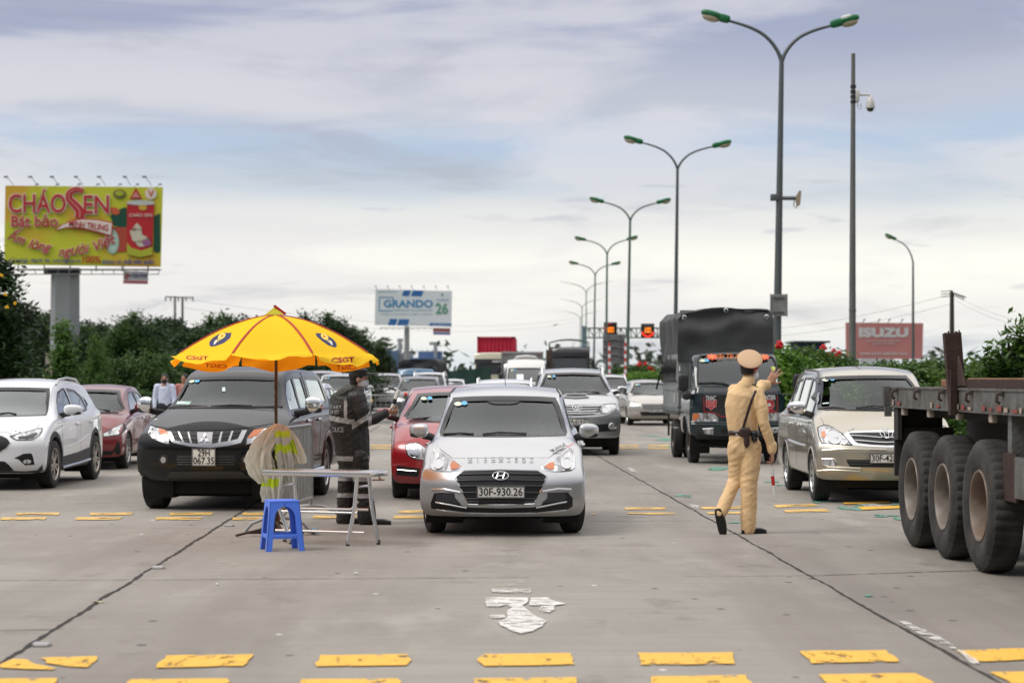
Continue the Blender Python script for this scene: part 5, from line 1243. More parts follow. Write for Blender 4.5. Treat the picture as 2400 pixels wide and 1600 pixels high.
# reflective tape, hooks, little lamps
tape_=[];bm=bmesh.new();rnd=random.Random(2)
for k in range(26):
 y=-.15-k*.24+rnd.uniform(-.02, .02);h_=rnd.uniform(.02, .05)
 if rnd.random()<.75:tape_.append((y-rnd.uniform(.06, .16), y, zt-.185+h_, rnd.choice((0, 0, 1))))
bm.free();TM_=[mat('tape_pale', (.50, .42, .34), .6, var=.8, vscale=30, col2=(.16, .10, .08)), mat('tape_red', (.32, .05, .035), .6, var=.8, vscale=30, col2=(.12, .05, .04))]
for a_, b_, c_, d_ in tape_:bm=bmesh.new();box(bm, -.003, -.001, a_, b_, zt-.185, c_);fin('reflective_tape', bm, TM_[d_], tr, smooth=False)
for k in range(6):
 y=-.32-k*1.02
 bm=bmesh.new();tube(bm, [(-.005, y, zt-.03), (-.04, y, zt-.045), (-.045, y, zt-.10), (-.015, y+.005, zt-.115)], .014, 7);box(bm, -.012, -.001, y-.03, y+.03, zt-.06, zt-.02)
 fin('rope_hook', bm, mat('hook_steel', (.06, .045, .04), .8), tr)
for k in range(5):
 y=-.45-k*1.15;bm=bmesh.new();box(bm, .03, .08, y-.055, y+.055, zt-.28, zt-.205, .01)
 fin('marker_lamp', bm, mat('marker_lamp', (.50, .42, .36), .4, var=.7, vscale=20), tr)
# stake and the rail with the timber
bm=bmesh.new();ys=-2.85;sx_=.055
A=Matrix.Translation((.03, ys, zt-.24))@Matrix.Rotation(math.radians(-4.5), 4, 'Y')
def Mx(x0, x1, y0, y1, z0, z1):box(bm, x0, x1, y0, y1, z0, z1, M=A)
box(bm, -.06, -.002, ys-.05, ys+.05, zt-.235, zt+.16)
Mx(-.075, .07, .0, .012, .02, .72);Mx(-.075, -.063, .012, .09, .02, .72);Mx(.058, .07, .012, .09, .02, .72)
for k in range(5):Mx(-.08+k*.032, -.08+k*.032+rnd.uniform(.01, .03), .0, .012, .72, .72+rnd.uniform(.005, .02))
extrude_poly(bm, [(0, 0), (.28, 0), (0, .26)], .015, Matrix.Translation((-.01, ys-.075, zt+.02))@Matrix.Rotation(math.radians(-90), 4, 'Z'))
fin('stake', bm, rust, tr, smooth=False)
bm=bmesh.new();box(bm, .01, .05, -8, ys-.08, zt+.002, zt+.075);box(bm, .051, .12, -8, ys-.08, zt+.002, zt+.02);fin('side_rail', bm, rust, tr, smooth=False)
# dark structure underneath, mudguards, side guard
bm=bmesh.new();box(bm, .75, .90, -8, -.1, .95, zt-.205);box(bm, 1.6, 1.75, -8, -.1, .95, zt-.205);box(bm, .35, 2.2, -7.2, -.3, zt-.30, zt-.206)
for yy in (-1.26, -2.55, -3.86):
 lathe(bm, [(.09, 0), (.09, 2.2)], 12, Matrix.Translation((.2, yy, .54))@Matrix.Rotation(math.radians(90), 4, 'Y'));box(bm, .7, .95, yy-.5, yy+.5, .60, .70);box(bm, .72, .92, yy+.55, yy+.70, .5, .95)
box(bm, .07, .5, -.14, -.11, .42, zt-.21);box(bm, .02, .06, -.30, -.16, .98, zt-.206)
fin('running_gear', bm, dark, tr)
bm=bmesh.new();box(bm, .02, .10, -.16, -.11, .62, zt-.206);box(bm, .10, .60, -.19, -.165, .35, 1.1);fin('mudflap', bm, mat('rubber', (.018, .017, .017), .75), tr)
bm=bmesh.new();box(bm, .04, .16, -4.55, -4.43, .70, zt-.206);box(bm, .02, .04, -4.75, -4.35, .62, 1.0, mi=1);box(bm, .035, .14, -4.62, -4.50, .66, .74, mi=1)
box(bm, .00, .02, -6.5, -4.78, .66, .98, mi=0)
fin('side_guard', bm, [grime, rust], tr, smooth=False)
def bigwheel(y, mt):
 e=empty('wheel', (.07, y, .545), math.pi, parent=tr);r, rr, h=.545, .285, .14
 M=Matrix.Rotation(math.radians(90), 4, 'Y')
 bm=bmesh.new();prof=[(rr, h*.75), (rr+.015, h*.86), (rr+.06, h*.95), (rr+.13, h*1.05), (rr+.19, h*1.03), (r-.045, h*.92), (r-.012, h*.80), (r-.002, h*.6), (r, h*.3), (r, -h*.3), (r-.002, -h*.6), (r-.012, -h*.8), (rr+.13, -h*1.05), (rr, -h*.75)]
 seg=120;rings=[]
 for pi_, (a, b_) in enumerate(prof):
  ring=[]
  for k in range(seg):
   a_=2*math.pi*k/seg;rr_=a
   if 6<=pi_<=11:rr_=a-(.014 if (k%3==0) else 0)
   ring.append(bm.verts.new(M@Vector((rr_*math.cos(a_), rr_*math.sin(a_), b_))))
  rings.append(ring)
 for i in range(len(prof)-1):
  for k in range(seg):bm.faces.new((rings[i][k], rings[i][(k+1)%seg], rings[i+1][(k+1)%seg], rings[i+1][k]))
 fin('tyre', bm, mat('truck_tyre', (.016, .0155, .016), .8, var=.8, vscale=5, col2=(.058, .050, .045), bump=.15, bscale=60), e, recalc=True)
 bm=bmesh.new();lathe(bm, [(rr+.012, h*.84), (rr+.006, h*.92), (rr-.008, h*.9), (rr-.02, h*.72), (rr-.026, -h*.1), (rr-.03, -h*.9), (.16, -h*1.0), (.10, -h*.95), (.095, -h*.2), (.0001, -h*.15)], 60, M, cap=False)
 for k in range(10):
  a_=2*math.pi*k/10;lathe(bm, [(.014, 0), (.014, .03), (.0001, .032)], 6, M@Matrix.Translation((.135*math.cos(a_), .135*math.sin(a_), -h*.98)), cap=False)
 fin('rim', bm, mt, e, recalc=True)
 return e
rimA=mat('old_rim', (.25, .225, .195), .55, .3, var=.8, vscale=7, col2=(.14, .105, .085));rimB=mat('rusty_rim', (.22, .18, .145), .6, .2, var=.9, vscale=7, col2=(.15, .095, .065))
for y, mt in ((-1.26, rimA), (-2.55, rimA), (-3.86, rimB)):bigwheel(y, mt)
for y in (-1.26, -2.55, -3.86):
 for xx in (2.36, ):
  e=empty('wheel', (xx, y, .545), 0, parent=tr);
  src=[o for o in tr.children if o.name.startswith('wheel') and o is not e][0]
  for ch in src.children:c_=ch.copy();COL.objects.link(c_);c_.parent=e
# timber lying on the deck
bm=bmesh.new();rnd=random.Random(5)
for k, (x, w_, h_, z) in enumerate(((.16, .22, .07, 0), (.42, .25, .085, 0), (.72, .2, .06, 0))):
 vs=box(bm, x, x+w_, -7.5, -1.55+.05*k, zt+.0+z, zt+h_, .01)
fin_o=fin('timber_stack', bm, mat('raw_timber', (.27, .135, .065), .8, var=.8, vscale=4, col2=(.12, .055, .03), stretch=(8, .6, 8), bump=.3, bscale=12), smooth=False)
fin_o.location=(3.78, 21.35, 0);fin_o.rotation_euler=(0, 0, tyaw);tag(fin_o, 'reddish brown timber planks lying on the deck of the flatbed trailer', 'timber')
# ================================================================ smaller traffic further back
grey=paintm('grey_paint', (.13, .13, .135), .6, .3, .2);silv2=paintm('pale_silver_paint', (.60, .61, .62), .6, .3, .2);beige=paintm('beige_silver_paint', (.52, .49, .455), .6, .3, .2)
V=[('silver_saloon', 'pale silver saloon, only its roof showing above the middle of the silver car in front', 33.0, -.30, 0, silv2, dict(roof=1.468, W=1.70, zc=1.0, hood=.78)), ('white_suv', 'white SUV with roof rails, its roof just above the silver cars in the centre', 49.0, -.22, -.02, white, dict(roof=1.515, W=1.76, zc=1.05, hood=.82, suv=True, rails=True, L=4.4, wr=.66)), ('beige_saloon', 'pale beige saloon with a black grille, beside the grey side of the tarpaulin lorry', 70.0, 4.72, .05, beige, dict(roof=1.475, W=1.73, zc=1.02, hood=.82, plate='30F-568.21')), ('white_suv', 'white SUV behind the chrome mirror of the big silver SUV with the scoop', 86.0, 4.05, .03, white, dict(roof=1.66, W=1.84, zc=1.12, hood=.95, suv=True, rails=True, L=4.6, wr=.68)), ('dark_grey_suv', 'dark grey SUV behind the far crowd barrier, just left of the bright red saloon', 75.0, -3.30, .02, grey, dict(roof=1.60, W=1.80, zc=1.12, hood=.93, suv=True, L=4.6, wr=.66)), ('white_suv', 'white SUV with roof rails, right behind the dark grey SUV', 93.0, -3.75, -.03, white, dict(roof=1.78, W=1.84, zc=1.20, hood=.98, suv=True, rails=True, L=4.6, wr=.68)), ('white_hatchback', 'small white hatchback, to the right of the white SUV behind the dark grey one', 104.0, -3.00, -.02, white, dict(roof=1.47, W=1.66, zc=1.0, hood=.82)), ('silver_minivan', 'silver minivan with a lit yellow fog lamp, beside the blue lorry', 100.0, -5.95, .03, silv2, dict(roof=1.74, W=1.77, zc=1.12, hood=.95, suv=True, L=4.6, wr=.68, gm=GLS)), ('white_saloon', 'white saloon with a curved roof, behind the black pickup and the officer in the raincoat', 43.5, -4.72, -.05, white, dict(roof=1.46, W=1.70, zc=.98, hood=.78, wr=.60)), ('pale_grey_suv', 'pale grey SUV with a wide windscreen, seen behind the raincoat officer\'s head', 73.0, -5.95, .0, silv2, dict(roof=1.69, W=1.82, zc=1.15, hood=.95, suv=True, L=4.6, wr=.72)), ('pink_beige_van', 'pale pinkish van behind the canopy of the black pickup', 84.0, -7.65, .02, beige, dict(roof=1.82, W=1.80, zc=1.2, hood=.98, suv=True, L=4.7, wr=.72)), ]
for name, lab, D, X, yaw, pm, kw in V:
 C=saloon(name, lab, D, X, yaw, pm, step=.10, **kw)
 if 'fog lamp' in lab:
  C.patch('lit_fog_lamp', ellipse(-C.c['W']*.42, .50, .12, .12, 16), 'F', .03, mat('lit_lamp', (1, .66, .16), .4, emis=2.2), res=.1)
# ================================================================ far lorries and the minibus
def cabtruck(name, label, D, X, yaw, pm, W=2.2, H=2.8, L=1.9, zb=.5, wz=1.55, zt=None, cat='lorry', wl=None, gmat=None, rr=.45):
 C=Car(name, label, D, X, yaw, cat=cat, L=L, W=W, zb=zb, wr=W*.45, hoodw=.86, roofm=9, bow=.06, crown=.04, pc=.2, nr=3, nu=16, gk=.5, step=.12, top=[(0, H-.12), (.08, H-.04), (.3, H), (L, H)], belt=[(0, wz-.15), (L, wz-.15)], rake=lambda z:.30*max(0, (z-wz)/(H-wz)) if z>wz else 0, flen=1.4)
 C.shell(pm);zt=zt or H-.28
 ws=[(-W*.43, wz+.02), (W*.43, wz+.02), (W*.415, zt), (-W*.415, zt)];C.window('windscreen', ws, 'F', gmat or GLS, frit=.03, res=.12)
 for ax in 'LR':C.window('side_window', [(.5, wz), (.62, zt), (1.3, zt), (1.32, wz)], ax, GDK, .03, res=.15)
 C.arch(1.2, rr, rr*1.1, lw=.04);C.done()
 for x_ in (-1, 1):C.wheel(x_*(W/2-.15), 1.2, rr, .25, 0, 'steel', rimc=(.3, .29, .27))
 C.cabin(.6, L-.1, wz+.02, W*.4, roofz=zt-.05, floor=wz-.5, rear=False, zs=wz+.35)
 g=C.patch('grille', [(-W*.33, wz-.25), (W*.33, wz-.25), (W*.30, wz-.55), (-W*.30, wz-.55)], 'F', .004, GRL, res=.15)
 simple_lamp(C, [(-W*.46, zb+.28), (-W*.30, zb+.28), (-W*.30, zb+.48), (-W*.46, zb+.48)])
 for sg in (-1, 1):
  bm=bmesh.new();sell(bm, (sg*(W/2+.16), .15, wz+.42), (.10, .06, .26), 4, 12, 8);tube(bm, [(sg*(W/2+.16), .15, wz+.7), (sg*(W/2-.05), .3, wz+.75)], .02, 6);fin('wing_mirror', bm, BLK, C.root)
 return C
bluep=paintm('blue_lorry_paint', (.035, .13, .24), .0, .3, .2)
C=cabtruck('blue_truck', 'blue cab-over lorry with a black tarpaulin over its load, below the blue and white billboard', 106, -4.85, -.07, bluep, W=1.9, H=1.98, wz=1.35, rr=.4)
cover('tarpaulin_cover', -.98, .98, 1.7, 6.2, 1.35, 2.30, 2.45, mat('black_tarpaulin', (.018, .019, .02), .6, var=.5, vscale=1.5, col2=(.045, .045, .048), bump=.5, bscale=4), C.root, amp=.10, wave=.10, seed=4, ny=30, r=.2)
bm=bmesh.new();box(bm, -.95, .95, 1.75, 6.2, .9, 1.36);fin('load_bed', bm, bluep, C.root)
for x_ in (-.75, .75):C.wheel(x_, 4.6, .4, .22, 0, 'steel', rimc=(.3, .29, .27))
creamp=paintm('cream_paint', (.56, .53, .40), .0, .35, .2);darkp=paintm('dark_lorry_paint', (.05, .05, .052), .2, .3, .2);redc=mat('container_red', (.52, .018, .055), .6, var=.4, vscale=.8, col2=(.40, .014, .04))
C=cabtruck('container_truck', 'cream articulated lorry carrying a dark pink-red shipping container', 134, -1.28, -.01, creamp, W=2.35, H=3.10, wz=1.62, zt=2.42, rr=.5)
C.patch('sun_visor', [(-1.1, 2.72), (1.1, 2.72), (1.1, 2.42), (-1.1, 2.42)], 'F', .05, mat('visor_black', (.015, .015, .018), .4), res=.2, th=.05)
text('visor_lettering', 'AMBO B', .2, wm_, C.root, Matrix.Translation((.38, C.proj((.38, 2.57), 'F', .07)[0].y-.02, 2.57)), off=.02)
C.patch('windscreen_permit', [(-.95, 1.68), (-.25, 1.68), (-.3, 2.0), (-.95, 1.95)], 'F', -.003, mat('permit_blue', (.35, .62, .66), .5), res=.2, th=0)
cont=empty('shipping_container', (-1.02, 137.0, 0), -.012, 'tall dark pink-red corrugated shipping container carried by the cream lorry', 'container')
bm=bmesh.new();w2, z0, z1, L_=1.22, 1.55, 4.18, 12.2
n=9;P=[]
for k in range(n*4+1):
 x=lerp(-w2+.1, w2-.1, k/(n*4));P.append((x, .0 if (k%4) in (0, 3) else .05))
a=[bm.verts.new((x, y+.02, z0+.1)) for x, y in P];b_=[bm.verts.new((x, y+.02, z1-.1)) for x, y in P]
for i in range(len(P)-1):bm.faces.new((a[i], a[i+1], b_[i+1], b_[i]))
for sx in (-1, 1):
 Q=[(sx*(w2-(.0 if (k%4) in (0, 3) else .04)), .12+k*.1) for k in range(120)]
 a=[bm.verts.new((x, y, z0+.1)) for x, y in Q];b_=[bm.verts.new((x, y, z1-.1)) for x, y in Q]
 for i in range(len(Q)-1):bm.faces.new((a[i], a[i+1], b_[i+1], b_[i]))
box(bm, -w2+.02, w2-.02, .1, L_, z1-.06, z1-.02);box(bm, -w2+.02, w2-.02, .1, L_, z0+.02, z0+.06)
fin('container_wall', bm, redc, cont, smooth=False, recalc=False)
bm=bmesh.new()
for sx in (-w2, w2-.1):box(bm, sx, sx+.1, -.03, .1, z0, z1)
box(bm, -w2+.1, w2-.1, -.03, .1, z1-.1, z1);box(bm, -w2+.1, w2-.1, -.03, .1, z0, z0+.1)
for sx in (-w2, w2-.06):box(bm, sx, sx+.06, .1, L_, z1-.1, z1);box(bm, sx, sx+.06, .1, L_, z0, z0+.1)
fin('container_frame', bm, redc, cont, smooth=False)
bm=bmesh.new()
for sx in (-w2-.005, w2-.155):box(bm, sx, sx+.16, -.036, .12, z1-.11, z1+.006)
fin('corner_casting', bm, mat('casting_dark', (.05, .02, .02), .7), cont, smooth=False)
text('container_code', 'TCLU', .16, mat('code_pink', (.60, .22, .28), .6), cont, Matrix.Translation((.62, -.0, 3.2))@Matrix.Rotation(math.radians(90), 4, 'Y'))
bm=bmesh.new();box(bm, -.5, .5, 0, 12, 1.2, 1.54);box(bm, -1.1, 1.1, 8.5, 11.5, .5, 1.0)
fin('semitrailer_frame', bm, dark, cont)
# grey box lorry behind the minibus
C=cabtruck('grey_box_truck', 'lorry with a plain grey box body, its top rising behind the white minibus', 112, .55, 0, silv2, W=2.1, H=2.3, wz=1.5, rr=.42)
bm=bmesh.new();box(bm, -1.12, 1.12, 2.0, 7.5, .95, 2.92, .03);fin('box_body', bm, mat('box_grey', (.15, .15, .145), .6, var=.4, vscale=1, col2=(.2, .2, .19)), C.root)
bm=bmesh.new();box(bm, -1.13, 1.13, 1.97, 1.999, 2.86, 2.95);box(bm, -1.13, -1.09, 1.97, 1.999, 1.0, 2.86);fin('box_edge', bm, mat('rail_silver', (.62, .62, .63), .3, .8), C.root)
for sg in (-.9, .9):bm=bmesh.new();sell(bm, (sg, 1.97, 2.8), (.05, .03, .04), 2, 10, 6);fin('marker_lamp', bm, mat('lamp_red', (.3, .03, .03), .4), C.root)
for x_ in (-.8, .8):C.wheel(x_, 5.6, .42, .24, 0, 'steel', rimc=(.3, .29, .27))
# minibus
busp=paintm('minibus_paint', (.62, .61, .585), .0, .35, .15)
C=Car('white_minibus', 'off-white minibus with an air-conditioning hump on its roof, behind the silver cars in the centre', 92, .62, 0, cat='minibus', L=6.2, W=2.0, zb=.35, wr=.80, hoodw=.88, roofm=2.6, bow=.15, crown=.05, pc=.3, nr=3, nu=18, gk=.8, step=.14, top=[(0, 1.05), (.1, 1.12), (.5, 1.28), (.8, 1.42), (1.2, 1.75), (1.55, 2.02), (1.9, 2.22), (2.4, 2.34), (3.0, 2.36), (5.9, 2.34), (6.1, 2.1), (6.2, 1.6)], belt=[(0, .95), (.8, 1.25), (6.2, 1.3)], rake=lambda z:.3*((z-.8)/.3)**2 if z>.8 else 0)
C.shell(busp);C.window('windscreen', [(-.84, 1.44), (-.4, 1.40), (.4, 1.40), (.84, 1.44), (.76, 1.97), (.4, 1.99), (-.4, 1.99), (-.76, 1.97)], 'F', glass('bus_screen', (.25, .27, .29), 1.9, .06), frit=.04, res=.12)
for ax in 'LR':
 for k in range(4):C.window('side_window', [(1.7+k*1.05, 1.38), (1.75+k*1.05, 1.95), (2.6+k*1.05, 1.95), (2.62+k*1.05, 1.38)], ax, GDK, .03, res=.2)
C.arch(.95, .36, .40, lw=.03);C.arch(4.7, .36, .40, lw=.03);C.done();C.under();C.cabin(1.3, 3.5, 1.42, .8, roofz=1.9, floor=.8, zs=1.8)
C.patch('windscreen_permit', [(-.42, 1.46), (-.12, 1.46), (-.12, 1.72), (-.42, 1.72)], 'F', -.003, mat('permit_white', (.80, .84, .86), .5), res=.2, th=0);stickers(C, [(-.62, 1.90), (-.5, 1.9)], .05)
g=C.patch('grille', [(-.5, .98), (.5, .98), (.42, .78), (-.42, .78)], 'F', .003, GRL);simple_lamp(C, [(-.92, .80), (-.6, .82), (-.58, .98), (-.9, 1.06)]);C.mirror(1.12, 1.1, 1.62, .1, .07, .16, BLK);C.plate('29B-150.62', 0, .55, .47, .11)
bm=bmesh.new();tube(bm, [(-.52, 2.7, 2.34), (-.40, 2.6, 2.46), (0, 2.55, 2.50), (.40, 2.6, 2.46), (.52, 2.7, 2.34)], [.05, .10, .11, .10, .05], 10, flat=(1, .7));sell(bm, (0, 3.3, 2.36), (.5, .7, .12), 3);fin('roof_unit', bm, busp, C.root)
for x_ in (-.85, .85):C.wheel(x_, .95, .36, .2);C.wheel(x_, 4.7, .36, .2)
# dark tipper lorry
C=cabtruck('dark_truck', 'dark cab-over lorry with a wide visor, rising behind the big silver SUV', 128, 3.52, 0, darkp, W=2.38, H=3.32, wz=1.95, zt=2.75, gmat=glass('dark_screen', (.14, .15, .16), 1.5, .04), rr=.5)
C.patch('sun_visor', [(-1.1, 3.06), (1.1, 3.06), (1.12, 2.80), (-1.12, 2.80)], 'F', .10, mat('visor_black', (.015, .015, .018), .4), res=.2, th=.1)
for P in ([(-1.0, 2.02), (-.72, 2.02), (-.72, 2.22), (-1.0, 2.24)], [(-.62, 2.02), (-.4, 2.02), (-.4, 2.1), (-.62, 2.1)], [(.6, 2.02), (1.0, 2.02), (1.0, 2.25), (.6, 2.25)], [(.1, 2.0), (.42, 2.02), (.3, 2.22), (.15, 2.25)]):
 C.patch('dashboard_papers', P, 'F', -.02, mat('permit_white', (.80, .84, .86), .5), res=.2, th=0)
C.patch('dashboard_papers', [(-.2, 2.1), (.05, 2.1), (.05, 2.2), (-.2, 2.2)], 'F', -.02, mat('permit_blue', (.35, .62, .66), .5), res=.2, th=0)
bm=bmesh.new();box(bm, -1.22, 1.22, 2.0, 2.06, 1.2, 3.42);box(bm, -1.22, -1.17, 2.06, 8, 1.2, 3.2);box(bm, 1.17, 1.22, 2.06, 8, 1.2, 3.2);box(bm, -1.45, -1.23, 2.1, 2.2, 2.2, 3.25);box(bm, -1.17, 1.17, 2.06, 8, 1.15, 1.3);fin('load_body', bm, mat('body_brown', (.11, .075, .06), .8, var=.5, vscale=2), C.root)
for yy in (2.1, 4.0, 6.0):bm=bmesh.new();tube(bm, [(-1.2, yy, 3.2), (-1.2, yy, 3.72), (-.6, yy, 3.86), (0, yy, 3.90), (.6, yy, 3.86), (1.2, yy, 3.72), (1.2, yy, 3.2)], .022, 6);fin('load_hoop', bm, mat('pole_green', (.10, .15, .13), .5, .3), C.root)
for x_ in (-.95, .95):C.wheel(x_, 6.0, .5, .28, 0, 'steel', rimc=(.3, .29, .27))
# ================================================================ lamp posts
PG=mat('pole_green', (.10, .15, .13), .5, .3);PG2=mat('pole_grey', (.115, .13, .135), .5, .35, var=.4, vscale=2, col2=(.07, .08, .085), stretch=(1, 1, .3));LG=mat('lamp_green', (.012, .15, .05), .4, var=.3, vscale=6);LC=mat('lamp_bowl', (.42, .36, .26), .15, coat=1)
def lamp_head(parent, p, d, s=1., white=False):
 """street-lamp head: green housing, clear bowl below; d = outward direction"""
 d=Vector(d).normalized();sd=Vector((-d.y, d.x, 0)).normalized() if abs(d.x)+abs(d.y)>0 else Vector((0, 1, 0));upv=d.cross(sd)
 if upv.z<0:upv=-upv
 M=Matrix(((d.x, sd.x, upv.x, p[0]), (d.y, sd.y, upv.y, p[1]), (d.z, sd.z, upv.z, p[2]), (0, 0, 0, 1)))
 bm=bmesh.new();sell(bm, (.18*s, 0, .03*s), (.19*s, .12*s, .11*s), 3.5, 14, 10, M);sell(bm, (.52*s, 0, .05*s), (.30*s, .15*s, .10*s), 2.8, 16, 10, M)
 h=fin('lamp_housing', bm, LG, parent)
 bm=bmesh.new();sell(bm, (.52*s, 0, -.03*s), (.25*s, .135*s, .125*s), 2.2, 16, 10, M);fin('lamp_bowl', bm, LC, h)
 if white:bm=bmesh.new();sell(bm, (.46*s, 0, .10*s), (.15*s, .145*s, .075*s), 4, 12, 8, M);fin('repair_patch', bm, mat('patch_white', (.7, .7, .68), .5), h)
def lamppost(px, py, spanL, spanR, D, label, m, r0=.11, r1=.055, single=0, heads=True, white=False, base=None):
 q=pp(px, py, D);zf=q.z;X=q.x if base is None else (base-HX)/F*D;dx=q.x-X
 e=empty('street_lamp', (X, D, 0), 0, label, 'lamp post', 'double and single arm lamp posts along the road')
 bm=bmesh.new();tube(bm, [(0, 0, 0), (dx*.5, 0, zf*.5), (dx, 0, zf)], [r0, lerp(r0, r1, .5), r1], 12);tube(bm, [(0, 0, 0), (0, 0, .5)], [r0*1.9, r0*1.3], 12);fin('pole', bm, m, e)
 for sg, span in ((-1, spanL), (1, spanR)):
  if not span:continue
  ex, rise=abs(span[0])/F*D, span[1]/F*D;P=[]
  for k in range(15):
   t=k/14;a=t*math.pi/2
   x=ex*(.62*(1-math.cos(a))*.62+.62*t*t*.0+t*.62*.0)+ex*(t**1.6)*.0;P.append(None)
  P=[(0, 0), (.06, .22), (.18, .46), (.36, .68), (.58, .83), (.80, .93), (1.0, 1.0)]
  pts=[(dx+sg*ex*a, 0, zf-.15+(rise+.15)*b) for a, b in crom(P, 4)]
  bm=bmesh.new();tube(bm, pts, [lerp(r1*.9, r1*.6, i/(len(pts)-1)) for i in range(len(pts))], 10);fin('arm', bm, m, e)
  if heads:lamp_head(e, pts[-1], Vector(pts[-1])-Vector(pts[-4]), 1.15, white and sg>0)
  else:
   a, b=Vector(pts[-1]), Vector(pts[-1])-Vector(pts[-4]);b.normalize();bm=bmesh.new();tube(bm, [a-b*.1, a+b*1.1], .05, 8, flat=(1.6, .6));fin('lamp_housing', bm, mat('led_grey', (.45, .47, .42), .5), e)
 return e
NTH=['nearest lamp post, two green heads high above the tarpaulin lorry, with a camera on it', 'second nearest lamp post, two green heads, its mast passing behind the tarpaulin lorry', 'third lamp post of the row, its two green heads over the grey sign\'s right edge', 'fourth lamp post of the row, its right head crossing the mast in front', 'fifth lamp post of the row, the smallest one with green heads', 'sixth lamp post of the row, the first with thin pale heads', 'seventh lamp post of the row, thin pale heads just left of the sixth', 'last lamp post of the row, low pale heads beside the gantry column']
L1=lamppost(1832, 135, (122, 85), (115, 74), 67, NTH[0], PG2, .15, .075, white=True, base=1818)
lamppost(1588, 390, (82, 55), (82, 46), 101.6, NTH[1], PG2, .12, .065, base=1581)
lamppost(1477, 512, (62, 38), (62, 36), 135, NTH[2], PG, .12, .07, base=1469)
lamppost(1423, 592, (50, 29), (46, 30), 172, NTH[3], PG, .12, .07, base=1420)
lamppost(1395, 642, (40, 23), (38, 22), 208, NTH[4], PG, .12, .07, base=1391)
PP=mat('pole_pale', (.34, .40, .34), .5)
lamppost(1374, 683, (38, 19), (38, 20), 250, NTH[5], PP, .12, .07, heads=False)
lamppost(1364, 720, (32, 16), (30, 16), 303, NTH[6], PP, .12, .07, heads=False)
lamppost(1360, 746, (28, 15), (28, 13), 360, NTH[7], PP, .12, .07, heads=False)
lamppost(2140, 612, (40, 50), None, 162, 'single-arm lamp post with a green head, in front of the pink billboard', PG2, .14, .07, base=2140)
# camera bracket and sign back on the first post
def cctv_box(parent, z, x, D):
 bm=bmesh.new();box(bm, -.16, .12, -.12, .12, z-.10, z+.10, .01);tube(bm, [(.1, 0, z-.02), (.62, 0, z-.02)], .08, 8, flat=(1, .8));fin('camera_bracket', bm, PG2, parent)
 bm=bmesh.new();extrude_poly(bm, [(.66, z-.30), (.76, z-.24), (.80, z+.20), (.74, z+.22), (.62, z+.02)], .16, Matrix.Translation((0, -.08, 0)));tube(bm, [(.60, 0, z-.05), (.56, 0, z-.24), (.64, 0, z-.34), (.70, 0, z-.22)], .016, 6);fin('camera', bm, mat('camera_beige', (.33, .28, .19), .5), parent)
cctv_box(L1, 1.6+(883-463)*67/5000, 0, 67)
sb=empty('traffic_sign', (8.29, 66.4, 0), 0, 'back of a grey rectangular road sign clamped to the nearest lamp post', 'road sign')
z_=1.6+(883-714)*66/5000
bm=bmesh.new();box(bm, -.24, .26, -.04, -.01, z_-.34, z_+.34, .006);box(bm, -.26, -.242, -.07, -.01, z_-.36, z_+.36);box(bm, .262, .28, -.07, -.01, z_-.36, z_+.36)
sign_g=mat('sign_back_grey', (.30, .30, .29), .5, .3, var=.4, vscale=4);fin('sign_panel', bm, sign_g, sb, smooth=False)
bm=bmesh.new();tube(bm, [(.0, .3, z_-.3), (.0, .3, z_+.3)], .03, 6);box(bm, -.17, .17, -.08, .35, z_+.20, z_+.25);box(bm, -.17, .17, -.08, .35, z_-.25, z_-.20);fin('clamp', bm, PG2, sb)
bm=bmesh.new();box(bm, -.03, .03, .02, .06, 0, z_+.3);fin('sign_post', bm, PG2, sb)
# mast with the dome camera
D=55.0;e=empty('camera_mast', ((1998-HX)/F*D, D, 0), 0, 'tall bare grey mast carrying a white dome camera, in front of the pink billboard', 'mast')
zt_=1.6+(883-126)*D/F
bm=bmesh.new();tube(bm, [(0, 0, 0), (.0, 0, 4), (.02, 0, zt_)], [.098, .085, .052], 14);tube(bm, [(0, 0, 3.30), (0, 0, 3.34)], .098, 14);fin('pole', bm, mat('mast_grey', (.15, .155, .15), .65, .2, var=.5, vscale=3, col2=(.09, .09, .085), stretch=(1, 1, .4)), e)
zc_=1.6+(883-225)*D/F
bm=bmesh.new()
for k in range(4):tube(bm, [(.02, 0, zc_+.20-k*.13), (.02, 0, zc_+.27-k*.13)], .075, 12)
fin('strap', bm, BLK, e)
bm=bmesh.new();box(bm, .07, .17, -.08, .08, zc_-.16, zc_+.14, .02);tube(bm, [(.15, 0, zc_+.02), (.42, 0, zc_+.03), (.46, 0, zc_-.04)], .028, 8);tube(bm, [(.12, -.02, zc_-.15), (.14, -.02, zc_-.32), (.23, -.02, zc_-.35), (.2, -.02, zc_-.2)], .013, 6);fin('camera_bracket', bm, mat('camera_white', (.55, .54, .52), .4), e)
bm=bmesh.new();lathe(bm, [(.03, .02), (.075, -.04), (.10, -.14), (.125, -.27), (.12, -.29), (.0001, -.29)], 20, Matrix.Translation((.46, 0, zc_-.03)), cap=False);h=fin('dome_camera', bm, mat('camera_white', (.55, .54, .52), .4), e)
bm=bmesh.new();lathe(bm, [(.095, 0), (.09, -.04), (.06, -.085), (.0001, -.1)], 18, Matrix.Translation((.46, 0, zc_-.315)), cap=False);fin('camera_dome', bm, mat('dome_black', (.01, .01, .012), .08, coat=1), h)
